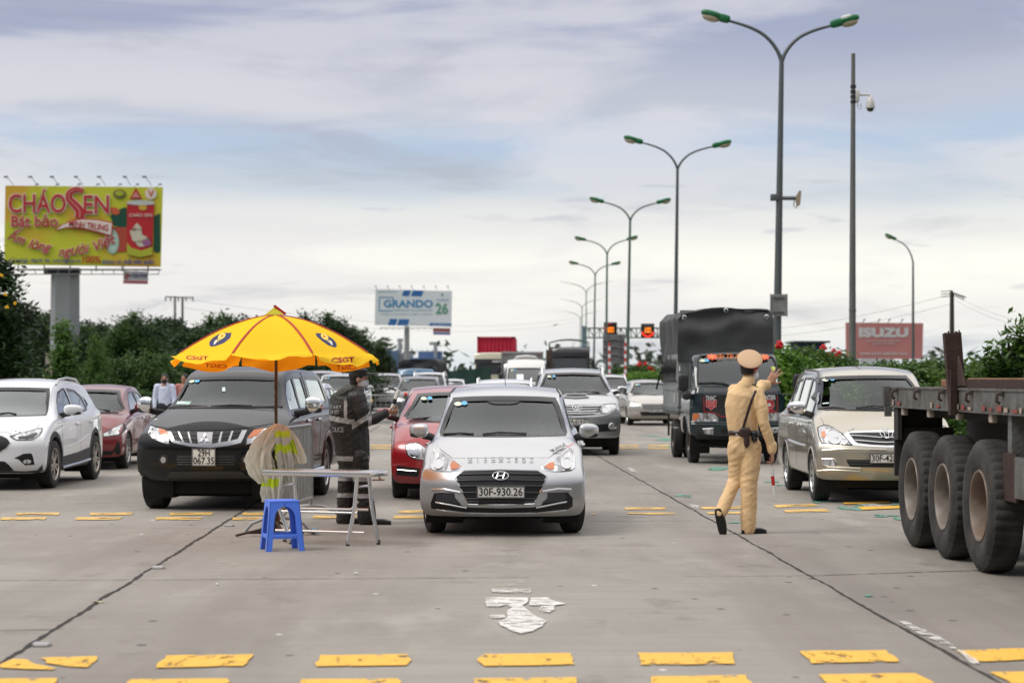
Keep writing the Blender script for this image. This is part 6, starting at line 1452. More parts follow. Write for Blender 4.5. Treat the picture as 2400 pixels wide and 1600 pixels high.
# utility poles
wood=mat('pole_brown', (.055, .045, .038), .85);conc=mat('pole_concrete', (.26, .255, .24), .85)
def upole(px, pyt, D, label, m, twin=True, arm=True, w_=.15):
 q=pp(px, pyt, D);e=empty('utility_pole', (q.x, D, 0), 0, label, 'utility pole');
 bm=bmesh.new();tube(bm, [(0, 0, 0), (0, 0, q.z)], [w_*1.2, w_*.7], 10);fin('pole', bm, m, e)
 if twin:bm=bmesh.new();dx=16/F*D if twin is True else twin;tube(bm, [(dx, .4, 0), (dx, .4, q.z-.1)], [w_*1.2, w_*.7], 10);fin('pole', bm, m, e)
 if arm:
  bm=bmesh.new();s_=D/F;tube(bm, [(-22*s_, 0, q.z-.05), (44*s_, 0, q.z-.12)], .07, 6)
  for k in (-22, -10, 8, 26, 42):tube(bm, [(k*s_, 0, q.z-.05), (k*s_, 0, q.z-.45)], .06, 6)
  fin('crossarm', bm, m, e)
 return e
upole(410, 694, 190, 'twin-mast concrete utility pole with a crossarm above the trees, left of the umbrella', conc, True)
e=upole(2230, 681, 110, 'dark utility pole with two short crossarms, right of the pink billboard', wood, .13, False, .12)
q=pp(2230, 681, 110)
bm=bmesh.new()
for k in range(3):tube(bm, [(-.55, 0, q.z-.05-k*.14), (.0, 0, q.z+.0-k*.14)], .02, 5)
for k in range(5):tube(bm, [(.1+k*.12, 0, q.z-.1-k*.06), (.14+k*.12, 0, q.z-.30-k*.05)], .03, 5)
tube(bm, [(.1, 0, q.z-.12), (.75, 0, q.z-.35)], .035, 5);fin('crossarm', bm, wood, e)
wire=mat('wire', (.25, .25, .25), .7)
def wires(label, A, B, n, gap, sag, r=.007):
 bm=bmesh.new()
 for k in range(n):
  P=[Vector(A).lerp(Vector(B), t/16)+Vector((0, 0, -gap*k-sag*4*(t/16)*(1-t/16))) for t in range(17)];tube(bm, P, r, 4, cap=False)
 tag(fin('overhead_wire', bm, wire), label, 'wire', 'overhead wires between the utility poles')
wires('thin wires running right from the dark utility pole', pp(2235, 690, 110), pp(2480, 765, 80), 2, .22, .3)
wires('thin wires running left from the dark utility pole past the mast', pp(2228, 690, 110), pp(1500, 760, 190), 2, .5, 1.2, .009)
wires('thin wires running right from the twin concrete pole over the trees', pp(430, 700, 190), pp(1350, 745, 420), 2, .8, 2.0, .013)
wires('thin wires running left from the twin concrete pole behind the yellow billboard', pp(395, 700, 190), pp(-50, 790, 150), 2, .8, 1.0, .009)
# ================================================================ billboards
def frame_back(bm, w_, h_, z0):
 for k in range(7):box(bm, -w_/2+k*w_/6-.04, -w_/2+k*w_/6+.04, .12, .5, z0, z0+h_)
 for k in range(3):box(bm, -w_/2, w_/2, .25, .35, z0+h_*(.1+.4*k)-.05, z0+h_*(.1+.4*k)+.05)
D=150.0;S=D/F
def b1(x, y):q=pp(x, y, D);return (q.x, q.z)
def bill(name, D, TL, TR, BR, BL, label, m, yaw=0):
 e=empty(name, (0, 0, 0), 0, label, 'billboard')
 P=[pp(*TL, D), pp(*TR, D+yaw), pp(*BR, D+yaw), pp(*BL, D)];c=sum(P, Vector())/4;e.location=(c.x, c.y, 0)
 bm=bmesh.new();f=[bm.verts.new(p-Vector((c.x, c.y, 0))) for p in (P[3], P[2], P[1], P[0])];b_=[bm.verts.new(v.co+Vector((0, .18, 0))) for v in f]
 bm.faces.new(f);bm.faces.new(b_[::-1])
 for i in range(4):bm.faces.new((f[i], b_[i], b_[(i+1)%4], f[(i+1)%4]))
 fin('panel', bm, m, e, smooth=False, recalc=True);return e, P, c
ygm=mat('poster_green_yellow', (.58, .60, .04), .5, var=1., vscale=.28, col2=(.66, .40, .04), ramp=(.5, .62), detail=2)
bb, P, c=bill('large_billboard', D, (12.5, 435), (381, 439), (376, 625), (9.5, 620), 'yellow-green billboard for porridge in red lettering, standing over the trees on the left', ygm)
def bt(parent, s_, x, y, hpx, m, c=c, D=D, wpx=None, dy=-.10, rot=0, off=.0, shear=0., ext=.01, pa=None, name='poster_lettering'):
 q=pp(x, y, D);return text(name, s_, hpx*S0*1.38, m, parent, Matrix.Translation((q.x-c.x, q.y-c.y+dy, q.z))@Matrix.Rotation(math.radians(rot), 4, 'Y'), ext=ext, off=off, width=None if wpx is None else wpx*S0, shear=shear)
S0=S
prd=mat('poster_red', (.50, .022, .03), .5);ppk=mat('poster_pale', (.80, .72, .66), .5);pbl=mat('poster_blue', (.03, .07, .30), .5);pgn=mat('poster_dark_green', (.010, .075, .045), .5)
T=lambda pts:[(x/3.92, 400+y/3.92) for x, y in pts]
def flat(parent, name, pts, m, c, D, dy=-.08, th=.03):
 bm=bmesh.new();Q=[(pp(x, y, D).x-c.x, pp(x, y, D).z) for x, y in pts];extrude_poly(bm, Q, th, Matrix.Translation((0, D-c.y+dy, 0)));return fin(name, bm, m, parent, smooth=False)
# dark green leaves behind the tin
flat(bb, 'poster_leaf', T([(1015, 420), (1060, 370), (1150, 335), (1200, 380), (1190, 500), (1120, 530), (1040, 500)]), pgn, c, D, -.04);flat(bb, 'poster_leaf', T([(1415, 420), (1470, 390), (1474, 740), (1440, 755), (1412, 735)]), pgn, c, D, -.04)
flat(bb, 'poster_fruit', T(ellipse(1055, 370, 48, 32, 16, .4)), mat('poster_orange', (.62, .12, .05), .5), c, D, -.06)
flat(bb, 'poster_tin_lying', T([(1030, 520), (1170, 520), (1170, 740), (1040, 750)]), mat('poster_orange_red', (.45, .07, .04), .5), c, D, -.05);flat(bb, 'poster_tin_end', T(ellipse(1030, 650, 65, 115, 24, -.05)), mat('poster_mint', (.36, .55, .46), .5), c, D, -.07);flat(bb, 'poster_tin_end', T(ellipse(1030, 650, 50, 95, 24, -.05)), mat('poster_mint_pale', (.50, .66, .58), .5), c, D, -.075)
flat(bb, 'poster_tin', T([(1168, 300), (1290, 318), (1418, 300), (1400, 780), (1285, 798), (1168, 770)]), prd, c, D, -.09);flat(bb, 'poster_tin_rim', T([(1165, 290), (1200, 278), (1290, 272), (1390, 278), (1420, 290), (1415, 312), (1290, 322), (1170, 308)]), mat('poster_silver', (.55, .58, .58), .4), c, D, -.12)
flat(bb, 'poster_tin_band', T([(1168, 660), (1210, 710), (1300, 735), (1404, 700), (1400, 775), (1285, 795), (1168, 768)]), mat('poster_lime', (.42, .46, .04), .5), c, D, -.12)
flat(bb, 'poster_picture', T([(1195, 560), (1230, 520), (1262, 480), (1300, 520), (1310, 590), (1380, 620), (1395, 690), (1280, 700), (1220, 640)]), mat('poster_brown', (.16, .09, .05), .6, var=1., vscale=1.6, col2=(.62, .58, .46), ramp=(.45, .55)), c, D, -.125)
flat(bb, 'poster_picture', T(ellipse(1350, 665, 40, 28, 14)), mat('poster_violet', (.35, .12, .30), .5), c, D, -.13);flat(bb, 'poster_sun', T(ellipse(1315, 340, 38, 26, 14)), mat('poster_gold', (.62, .40, .05), .5), c, D, -.125)
bt(bb, 'CHÁO SEN', 330*.255+4, 400+105, 8, ppk, dy=-.14).name='tin_lettering'
o_=[o for o in bb.children if o.name.startswith('tin_lettering')][0];o_.data.transform(Matrix.Translation(((1295/3.92-(330*.255+4))*S, 0, 0)))
for dx_, dz_, m_, dy_, of in ((0, 0, prd, -.125, .012), (.0, .0, ppk, -.10, .045)):
 bt(bb, 'CHÁO', (345)/3.92, 400+312/3.92, 44, m_, wpx=(525+(20 if m_ is ppk else 0))/3.92, dy=dy_, off=of);bt(bb, 'EN', 888/3.92, 400+322/3.92, 44, m_, wpx=(232+(14 if m_ is ppk else 0))/3.92, dy=dy_, off=of)
 bt(bb, 'Bát bảo', 320/3.92, 400+470/3.92, 26, m_, wpx=(425+(12 if m_ is ppk else 0))/3.92, dy=dy_, off=of)
Sp=crom([(768, 190), (705, 175), (645, 205), (640, 260), (690, 315), (735, 370), (735, 435)], 6)
def ribbon(P, w0, w1):
 L_, R_=[], []
 for i, p in enumerate(P):
  a_, b_=P[max(i-1, 0)], P[min(i+1, len(P)-1)];d=math.hypot(b_[0]-a_[0], b_[1]-a_[1]) or 1;nx, ny=-(b_[1]-a_[1])/d, (b_[0]-a_[0])/d;w__=lerp(w0, w1, i/(len(P)-1));L_.append((p[0]+nx*w__, p[1]+ny*w__));R_.append((p[0]-nx*w__, p[1]-ny*w__))
 return L_+R_[::-1]
for m_, wa, wb_, dy_ in ((ppk, 27, 50, -.10), (prd, 20, 43, -.13)):flat(bb, 'poster_lettering', T(ribbon(Sp, wa, wb_)), m_, c, D, dy_)
flat(bb, 'poster_lettering', T(ribbon(Sp, 3, 7)), mat('poster_pink', (.62, .25, .24), .5), c, D, -.15)
flat(bb, 'poster_banner', T([(500, 552), (560, 500), (650, 462), (750, 440), (900, 448), (1042, 476), (1030, 606), (900, 570), (750, 535), (620, 530)]), prd, c, D, -.16);flat(bb, 'poster_banner', T([(520, 545), (580, 500), (660, 468), (760, 450), (900, 458), (1034, 484), (1022, 592), (900, 558), (750, 522), (620, 520)]), ppk, c, D, -.175)
bt(bb, 'MINH TRUNG', 820/3.92, 400+510/3.92, 15, prd, wpx=360/3.92, dy=-.195, rot=7, off=.01)
for s_, x, y, r_, w_ in (('Ấm', 155, 620, 18, 165), ('lòng', 372, 690, 10, 215), ('người', 680, 735, -6, 285), ('Việt', 965, 662, -22, 205)):
 bt(bb, s_, x/3.92, 400+y/3.92, 22, ppk, wpx=(w_+10)/3.92, dy=-.10, rot=r_, off=.045, shear=.35);bt(bb, s_, x/3.92, 400+y/3.92, 22, prd, wpx=w_/3.92, dy=-.125, rot=r_, off=.01, shear=.35)
bt(bb, '024.36342625 - 0968 991 966 - minhtrunggroup.com', 415/3.92, 400+828/3.92, 8.5, pbl, wpx=660/3.92, dy=-.105, off=.01);bt(bb, '100%', 845/3.92, 400+818/3.92, 16, prd, wpx=165/3.92, dy=-.105, off=.015);bt(bb, 'không có chất bảo quản', 1180/3.92, 400+838/3.92, 10, pbl, wpx=470/3.92, dy=-.105, off=.02)
flat(bb, 'poster_emblem', T(ellipse(1100, 215, 60, 42, 20)), mat('poster_olive', (.16, .17, .05), .5), c, D, -.08);flat(bb, 'poster_emblem', T(ellipse(1100, 210, 40, 26, 20)), mat('poster_lime', (.42, .46, .04), .5), c, D, -.12)
flat(bb, 'poster_triangle', T([(1250, 158), (1308, 262), (1192, 262)]), prd, c, D, -.08);flat(bb, 'poster_triangle', T([(1250, 190), (1288, 250), (1212, 250)]), mat('poster_pink', (.62, .25, .24), .5), c, D, -.12)
flat(bb, 'poster_badge', T(ellipse(1388, 212, 52, 52, 24)), ppk, c, D, -.08);bt(bb, 'V', 1388/3.92, 400+214/3.92, 15, mat('poster_orange', (.62, .12, .05), .5), dy=-.105, off=.03)
bm=bmesh.new();xs0, xs1=pp(10, 0, D).x-c.x, pp(376, 0, D).x-c.x;zb_=pp(0, 632, D).z
for yy, zz in ((-.7, zb_), (.5, zb_), (-.7, zb_-.35)):tube(bm, [(xs0, yy, zz), (xs1, yy, zz)], .035, 5)
for k in range(15):x=lerp(xs0, xs1, k/14);tube(bm, [(x, -.7, zb_-.35), (x, -.7, zb_), (x, .5, zb_)], .03, 5)
for k in range(6):x=lerp(xs0, xs1, (k+.5)/6);tube(bm, [(x, .3, zb_-.1), (x, .3, zb_+5.6)], .05, 5)
fin('catwalk', bm, mat('catwalk_grey', (.22, .21, .22), .6), bb)
bm=bmesh.new();box(bm, pp(100, 0, D).x-c.x, pp(182, 0, D).x-c.x, .3, 1.2, zb_-.25, zb_+.15);fin('head_beam', bm, mat('beam_dark', (.03, .03, .035), .7), bb)
bm=bmesh.new();x0_, x1_=pp(110, 0, D).x-c.x, pp(178, 0, D).x-c.x;cx_=(x0_+x1_)/2
tube(bm, [(cx_-.0, 1.3, zb_-.25), (cx_-.06, 1.3, 0)], [(x1_-x0_)/2, (x1_-x0_)/2*1.04], 6);fin('column', bm, mat('column_grey', (.30, .315, .33), .6, var=.35, vscale=.6, col2=(.22, .23, .235)), bb, smooth=False)
bm=bmesh.new();box(bm, cx_-1.1, cx_-.55, -.1, .2, 0, pp(0, 826, D).z);fin('rusty_cladding', bm, mat('rust_cladding', (.14, .07, .04), .8, var=1, vscale=2.5, col2=(.42, .38, .33), stretch=(2, 2, .5)), bb, smooth=False)
for k, x in enumerate((132, 348, 540, 770, 975, 1205, 1395)):
 a=pp(x/3.92, 435, D);b_=pp((x-45+(k%3)*6)/3.92, 419, D);bm=bmesh.new();tube(bm, [(a.x-c.x, -.2, a.z), (b_.x-c.x+.06, -.9, b_.z), (b_.x-c.x, -1.0, b_.z+.02)], .022, 5);box(bm, b_.x-c.x-.13, b_.x-c.x+.13, -1.15, -.95, b_.z-.03, b_.z+.09);fin('flood_lamp', bm, mat('lamp_grey', (.25, .26, .27), .5), bb)
for x in (310, 500, 700, 875, 1080, 1240, 1448):
 a=pp(x/3.92, 433, D);bm=bmesh.new();tube(bm, [(a.x-c.x-.25, .8, a.z-.1), (a.x-c.x, 1.1, a.z+.12)], .02, 5);box(bm, a.x-c.x-.1, a.x-c.x+.1, 1.0, 1.2, a.z+.08, a.z+.18);fin('flood_lamp', bm, mat('lamp_grey', (.25, .26, .27), .5), bb)
sg_=empty('hanging_sign', (c.x, c.y, 0), 0, 'small white sign with a red roof mark hanging below the yellow-green billboard', 'sign')
flat(sg_, 'sign_panel', T([(1148, 925), (1375, 930), (1372, 1045), (1146, 1040)]), mat('poster_lilac', (.50, .49, .52), .5), c, D, -.6);flat(sg_, 'sign_mark', T([(1158, 985), (1185, 938), (1215, 968), (1200, 975), (1188, 960), (1175, 985), (1195, 1000), (1185, 1000)]), prd, c, D, -.66);flat(sg_, 'sign_band', T([(1148, 1014), (1372, 1018), (1372, 1038), (1148, 1034)]), mat('sign_band_red', (.45, .10, .12), .5), c, D, -.64)
bt(sg_, 'Hoa Vinh', 1298/3.92, 400+960/3.92, 9, pbl, wpx=130/3.92, dy=-.68, off=.02)
bm=bmesh.new();[tube(bm, [(pp(x/3.92, 0, D).x-c.x, -.55, pp(0, 640, D).z), (pp(x/3.92, 0, D).x-c.x, -.55, pp(0, 622, D).z)], .03, 5) for x in (1150, 1372)];fin('hanger', bm, dark, sg_)
# second billboard
D2=300.0;S0=D2/F
gb, P, c2=bill('white_blue_billboard', D2, (880, 678), (1059.5, 682), (1058, 765), (878, 761.5), 'white and blue billboard on a slim column beside the far trees', mat('poster_white', (.70, .75, .80), .5))
T=lambda pts:[(840+x/5.113, 660+y/5.113) for x, y in pts]
bl1=mat('poster_blue2', (.03, .15, .42), .5);bl2=mat('poster_blue3', (.06, .26, .50), .5);bl3=mat('poster_blue_pale', (.30, .48, .62), .5)
for P_ in ([(545, 102), (628, 104), (605, 172), (520, 168)], [(655, 104), (782, 106), (756, 174), (630, 172)], [(378, 444), (468, 446), (440, 526), (352, 524)], [(490, 448), (612, 450), (588, 528), (462, 526)], [(862, 494), (1116, 498), (1114, 538), (842, 532)]):flat(gb, 'poster_block', T(P_), bl1, c2, D2, -.03, .03)
for P_ in ([(246, 180), (418, 184), (418, 194), (256, 190)], [(246, 190), (258, 190), (252, 345), (244, 345)], [(244, 340), (408, 344), (408, 354), (244, 352)], [(410, 186), (420, 186), (418, 226), (409, 226)]):flat(gb, 'poster_line', T(P_), bl2, c2, D2, -.03, .03)
def bt2(par, s_, x, y, h_, m_, w_, off=0., D=D2, c=c2):q=pp(x, y, D);return text('poster_lettering', s_, h_*1.38*D/F, m_, par, Matrix.Translation((q.x-c.x, q.y-c.y-.03, q.z)), ext=.01, off=off, width=w_*D/F)
q_=T([(598, 268), (650, 340), (570, 388), (345, 118), (1000, 330), (1010, 218), (990, 514), (1005, 155)])
bt2(gb, 'GRANDO', *q_[0], 17, bl2, 590/5.113, .03);bt2(gb, 'PREMIUM ALUMINIUM', *q_[1], 4.5, bl3, 470/5.113);bt2(gb, 'TOP NHOM VIET NAM', *q_[2], 3, bl3, 620/5.113);bt2(gb, 'GRANDO ALUMINIUM', *q_[3], 3, bl3, 230/5.113)
bt2(gb, '26', *q_[4], 25, mat('poster_green2', (.12, .32, .22), .5), 150/5.113, .03);bt2(gb, 'HOTLINE', *q_[5], 5, bl3, 140/5.113);bt2(gb, 'www.grando.vn', *q_[6], 4, mat('poster_white', (.70, .75, .80), .5), 200/5.113)
flat(gb, 'poster_dot', T(ellipse(1005, 155, 12, 16, 10)), mat('poster_green2', (.12, .32, .22), .5), c2, D2, -.03, .03)
bm=bmesh.new();xx=pp(953, 0, D2).x-c2 .x;tube(bm, [(xx, .8, 0), (xx, .8, pp(0, 764, D2).z)], .36, 14);fin('column', bm, mat('column_grey', (.30, .315, .33), .6), gb)
bm=bmesh.new();zz=pp(0, 768, D2).z
for yy in (-.6, .6):tube(bm, [(pp(890, 0, D2).x-c2 .x, yy, zz), (pp(1057, 0, D2).x-c2 .x, yy, zz-.05)], .05, 5)
for k in range(12):x=lerp(pp(892, 0, D2).x-c2 .x, pp(1055, 0, D2).x-c2 .x, k/11);tube(bm, [(x, -.6, zz-.3), (x, -.6, zz), (x, .6, zz)], .04, 5)
fin('catwalk', bm, mat('catwalk_pale', (.42, .40, .40), .6), gb)
for k in range(7):
 a=pp(884+k*28, 679, D2);bm=bmesh.new();tube(bm, [(a.x-c2 .x, -.2, a.z), (a.x-c2 .x-.15, -1., a.z+.45)], .035, 5);box(bm, a.x-c2 .x-.25, a.x-c2 .x-.05, -1.1, -.9, a.z+.4, a.z+.55);fin('flood_lamp', bm, mat('lamp_grey', (.25, .26, .27), .5), gb)
s2=empty('hanging_sign', (c2 .x, c2 .y, 0), 0, 'small red and blue sign hanging below the white and blue billboard', 'sign');flat(s2, 'sign_panel', T([(898, 562), (1104, 566), (1104, 604), (898, 600)]), mat('sign_dull_red', (.28, .07, .07), .5), c2, D2, -.8, .05);flat(s2, 'sign_band', T([(898, 602), (1104, 606), (1104, 640), (898, 636)]), mat('sign_dull_blue', (.16, .20, .40), .5), c2, D2, -.8, .05)
# pink billboard
D3=250.0
ib, P, c3=bill('pink_billboard', D3, (1982, 755.5), (2164, 757), (2162, 841), (1983, 841), 'faded pink billboard with big white lettering, above the right-hand hedge', mat('poster_pink_faded', (.50, .19, .19), .5, var=.5, vscale=.25, col2=(.55, .25, .24), detail=1))
iw=mat('poster_offwhite', (.62, .60, .62), .5)
def bt3(s_, x, y, h_, w_, off=0.):return bt2(ib, s_, x, y, h_, iw, w_, off, D3, c3)
bt3('ISUZU', 2071, 780, 20, 117, .07);bt3('Luôn đồng hành cùng bạn', 2071, 798, 5, 78);bt3('trong mọi nẻo đường', 2071, 805, 5, 52);bt3('www.isuzu-vietnam.com', 2071, 828, 8, 110, .01)
for k, x in enumerate((2021, 2056, 2080, 2110)):
 a=pp(x, 756, D3);bm=bmesh.new();tube(bm, [(a.x-c3 .x, -.2, a.z), (a.x-c3 .x+.1, -.8, a.z+.3)], .05, 5);box(bm, a.x-c3 .x, a.x-c3 .x+.25, -.9, -.7, a.z+.28, a.z+.4);fin('flood_lamp', bm, mat('lamp_grey', (.25, .26, .27), .5), ib)
bm=bmesh.new();xx=pp(2071, 0, D3).x-c3 .x;box(bm, xx-.4, xx+.4, .5, 1.2, 0, pp(0, 843, D3).z);fin('column', bm, mat('column_green', (.10, .17, .14), .6), ib)
# ================================================================ gantry, speed signs, the grey sign
Dg=190.0;sG=Dg/F
g=empty('road_gantry', (pp(1368, 0, Dg).x, Dg, 0), 0, 'lattice gantry spanning the road, carrying two lit number boards', 'gantry');gx=pp(1368, 0, Dg).x
gm_=mat('gantry_green', (.20, .27, .24), .5, .3);xA, xB=0, pp(1640, 0, Dg).x-gx;zA, zB=pp(0, 769, Dg).z, pp(0, 791, Dg).z
bm=bmesh.new()
for yy in (-.35, .35):
 for zz in (zA, zB):box(bm, xA, xB, yy-.05, yy+.05, zz-.06, zz+.06)
 for k in range(22):
  a, b_=lerp(xA, xB, k/22), lerp(xA, xB, (k+1)/22)
  tube(bm, [(a, yy, zA), (a, yy, zB)], .035, 5);tube(bm, [(a, yy, zA if k%2 else zB), (b_, yy, zB if k%2 else zA)], .028, 5)
fin('truss', bm, gm_, g)
bm=bmesh.new();box(bm, -.16, .16, -.16, .16, 0, pp(0, 764, Dg).z);box(bm, xB-.16, xB+.16, -.16, .16, 0, pp(0, 764, Dg).z);fin('column', bm, mat('gantry_blue', (.20, .27, .34), .5), g)
bm=bmesh.new();box(bm, -.3, .3, -.5, .5, pp(0, 832, Dg).z, pp(0, 764, Dg).z) if False else box(bm, -.19, .19, -.3, .3, pp(0, 832, Dg).z, pp(0, 765, Dg).z+.05);fin('control_cabinet', bm, mat('gantry_blue2', (.17, .24, .32), .5), g)
ledo=mat('led_orange', (1.0, .27, .015), .5, emis=1.5);ledr=mat('led_red', (1.0, .035, .02), .5, emis=1.2)
for cx_, cy_, lab, cut_ in ((1430, 771, 'lit electronic speed board, left, partly hidden by a lamp mast', 0), (1517, 774, 'lit electronic speed board, right, with a glowing red arc', 1)):
 q=pp(cx_, cy_, Dg);e=empty('speed_display', (q.x, Dg-.6, 0), 0, lab, 'display sign', 'lit speed boards on the gantry')
 bm=bmesh.new();h_=15.5*sG;box(bm, -h_, h_, -.1, .15, q.z-h_, q.z+h_, .02);fin('display_case', bm, mat('display_black', (.008, .008, .009), .5), e)
 bm=bmesh.new()
 seg={'1':[(1, k) for k in range(5)], '0':[(0, k) for k in range(5)]+[(2, k) for k in range(5)]+[(1, 0), (1, 4)]}
 for d, x0_ in (('1', -8.0), ('0', -3.2), ('0', 2.4)):
  for (i, j) in seg[d]:
   bmesh.ops.create_circle(bm, cap_ends=True, radius=1.0*sG, segments=8, matrix=Matrix.Translation(((x0_+(i if d=='0' else 1)*2.3-.3)*sG, -.115, q.z+(j-2)*2.5*sG-(0 if cut_ else 2)*sG))@Matrix.Rotation(math.radians(90), 4, 'X'))
 fin('number', bm, ledo, e, smooth=False)
 P=[((-.0+13.5*math.cos(a))*sG, -.13, q.z+(13.5*math.sin(a)-1.0)*sG) for a in ([math.radians(d) for d in range(195, 350, 8)] if cut_ else [math.radians(d) for d in range(80, 200, 8)])]
 bm=bmesh.new();tube(bm, P, 1.7*sG, 6, flat=(1, .15));fin('red_arc', bm, ledr, e)
 bm=bmesh.new();[box(bm, s_*h_*.6-.04, s_*h_*.6+.04, .1, .3, q.z-h_-.1, q.z+h_) for s_ in (-1, 1)];fin('bracket', bm, gm_, e)
Ds=150.0;ss=Ds/F;q=pp(1439, 817, Ds)
e=empty('direction_sign', (q.x, Ds, 0), 0, 'back of a tall grey rectangular sign on two posts, below the left speed board', 'road sign')
bm=bmesh.new();box(bm, -26*ss, 26*ss, -.03, .03, q.z-34*ss, q.z+34*ss, .01);fin('sign_panel', bm, mat('sign_back_dark', (.19, .19, .195), .6, var=.3, vscale=2), e, smooth=False)
bm=bmesh.new()
for x in (-15, 13):box(bm, x*ss-.05, x*ss+.05, -.16, -.031, .0, q.z+33*ss)
for zz in (20, 2, -16):
 P=[(x*ss, -.1, q.z+(zz+(3.0*math.sin((x+12)*math.pi/24) if -12<x<12 else 0))*ss) for x in range(-26, 27, 2)];tube(bm, P, .05, 5)
fin('sign_stiffener', bm, mat('stiffener', (.14, .14, .15), .6), e)
for k, x in enumerate((1423.5, 1461)):
 Dp=100.0;q=pp(x, 800, Dp);e=empty('height_pole', (q.x+.1, Dp, 0), 0, ('left' if k==0 else 'right')+' one of two thin red and white striped poles before the grey sign', 'striped pole', 'red and white striped poles')
 bm=bmesh.new();n=18;zt_=pp(0, 803, Dp).z
 for i in range(n):tube(bm, [(0, 0, zt_*i/n), (0, 0, zt_*(i+1)/n)], .055, 8, mi=i%2)
 fin('striped_pole', bm, [mat('stripe_white', (.75, .74, .74), .5), mat('stripe_red', (.5, .05, .05), .5)], e)
# blue building under construction, tower cranes, and other far roofs
Db=620.0;sB=Db/F
bcl=mat('hoarding_blue', (.10, .17, .33), .8, var=.5, vscale=.08, col2=(.14, .22, .38));bco=mat('pale_concrete', (.32, .34, .37), .8)
e=empty('building', (pp(965, 0, Db).x, Db, 0), 0, 'far block wrapped in blue netting behind the white and blue billboard', 'building')
def fb(x0, x1, y0, y1, m, nm, d0=0, dp=14):q0, q1=pp(x0, y1, Db), pp(x1, y0, Db);bm=bmesh.new();box(bm, q0 .x-e.location.x, q1 .x-e.location.x, d0, d0+dp, max(0, q0 .z), q1 .z);return fin(nm, bm, m, e, smooth=False)
fb(892, 931, 821, 883, bcl, 'netted_wall');fb(960, 1034, 838, 883, bcl, 'netted_wall', 3);fb(978, 1032, 822, 838, bcl, 'netted_wall', 6);fb(931, 960, 826, 883, bco, 'tower_floor', 8)
for k in range(12):
 x=892+k*12;w__=fb(x, x+1.2, 818, 824, bco, 'rebar_column', 2, 1)
for cx_, top_, jb in ((935, 795, (-6, 8)), (1019, 803, (-14, 3))):
 e2=empty('tower_crane', (pp(cx_, 0, Db).x, Db+5, 0), 0, 'thin tower crane above the far blue block, '+('left' if cx_<1000 else 'right')+' one', 'crane', 'tower cranes over the blue block');z_=pp(0, top_, Db).z
 bm=bmesh.new();box(bm, -.5, .5, -.5, .5, 0, z_);fin('mast', bm, bco, e2);bm=bmesh.new();box(bm, jb[0]*sB, jb[1]*sB, -.4, .4, z_-.6, z_+.3);fin('jib', bm, bco, e2)
e=empty('distant_block', (pp(1460, 0, 900).x, 900, 0), 0, 'pale hazy tower blocks on the horizon below the grey sign', 'building')
bm=bmesh.new()
for x0, x1, y0 in ((1425, 1434, 860), (1436, 1452, 852), (1456, 1466, 858), (1478, 1500, 862)):q0, q1=pp(x0, 883, 900), pp(x1, y0, 900);box(bm, q0 .x-e.location.x, q1 .x-e.location.x, 0, 12, 0, q1 .z)
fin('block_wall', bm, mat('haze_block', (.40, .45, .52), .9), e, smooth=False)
e=empty('roadside_shed', (pp(1900, 0, 140).x, 140, 0), 0, 'low dark blue shed glimpsed behind the red-flowered shrubs', 'building')
bm=bmesh.new();q0, q1=pp(1870, 870, 140), pp(1934, 803, 140);box(bm, q0 .x-e.location.x, q1 .x-e.location.x, 0, 4, 0, q1 .z);fin('shed_wall', bm, mat('shed_blue', (.03, .05, .12), .7), e, smooth=False)
bm=bmesh.new();box(bm, q0 .x-e.location.x-.3, q1 .x-e.location.x+.3, -.3, 4.3, q1 .z+.003, q1 .z+.12);fin('shed_roof', bm, mat('shed_roof', (.05, .06, .07), .7), e, smooth=False)
e=empty('roadside_hut', (pp(2050, 0, 130).x, 130, 0), 0, 'white hut with a dark window, above the roof of the champagne minivan', 'building')
bm=bmesh.new();q0, q1=pp(2018, 870, 130), pp(2086, 840, 130);box(bm, q0 .x-e.location.x, q1 .x-e.location.x, 0, 3, 0, q1 .z);fin('hut_wall', bm, mat('hut_white', (.55, .57, .6), .7), e, smooth=False)
bm=bmesh.new();q0, q1=pp(2064, 862, 130), pp(2078, 843, 130);box(bm, q0 .x-e.location.x, q1 .x-e.location.x, -.03, -.003, q0 .z, q1 .z);fin('hut_window', bm, mat('hut_window', (.05, .07, .08), .3), e, smooth=False)
# dark green netting fence left of the cream lorry
bm=bmesh.new();A, B=pp(1096, 0, 118), pp(1150, 0, 112)
a=[Vector((A.x-3.0, 118, 0)), Vector((B.x-.0, 112, 0))];dv=(a[1]-a[0]);
for k in range(10):
 p, q=a[0]+dv*k/10, a[0]+dv*(k+1)/10;zt0=lerp(1.75, 2.1, k/10);vv=[bm.verts.new(p), bm.verts.new(q), bm.verts.new(q+Vector((0, .08*(-1)**k, zt0+.03))), bm.verts.new(p+Vector((0, .08*(-1)**(k+1), zt0)))];bm.faces.new(vv)
fo_=fin('site_fence', bm, mat('netting_green', (.012, .05, .04), .8, var=.5, vscale=2, trans=.2), smooth=False);md=fo_.modifiers.new('s', 'SOLIDIFY');md.thickness=.03;tag(fo_, 'dark green netting fence left of the cream container lorry', 'fence')
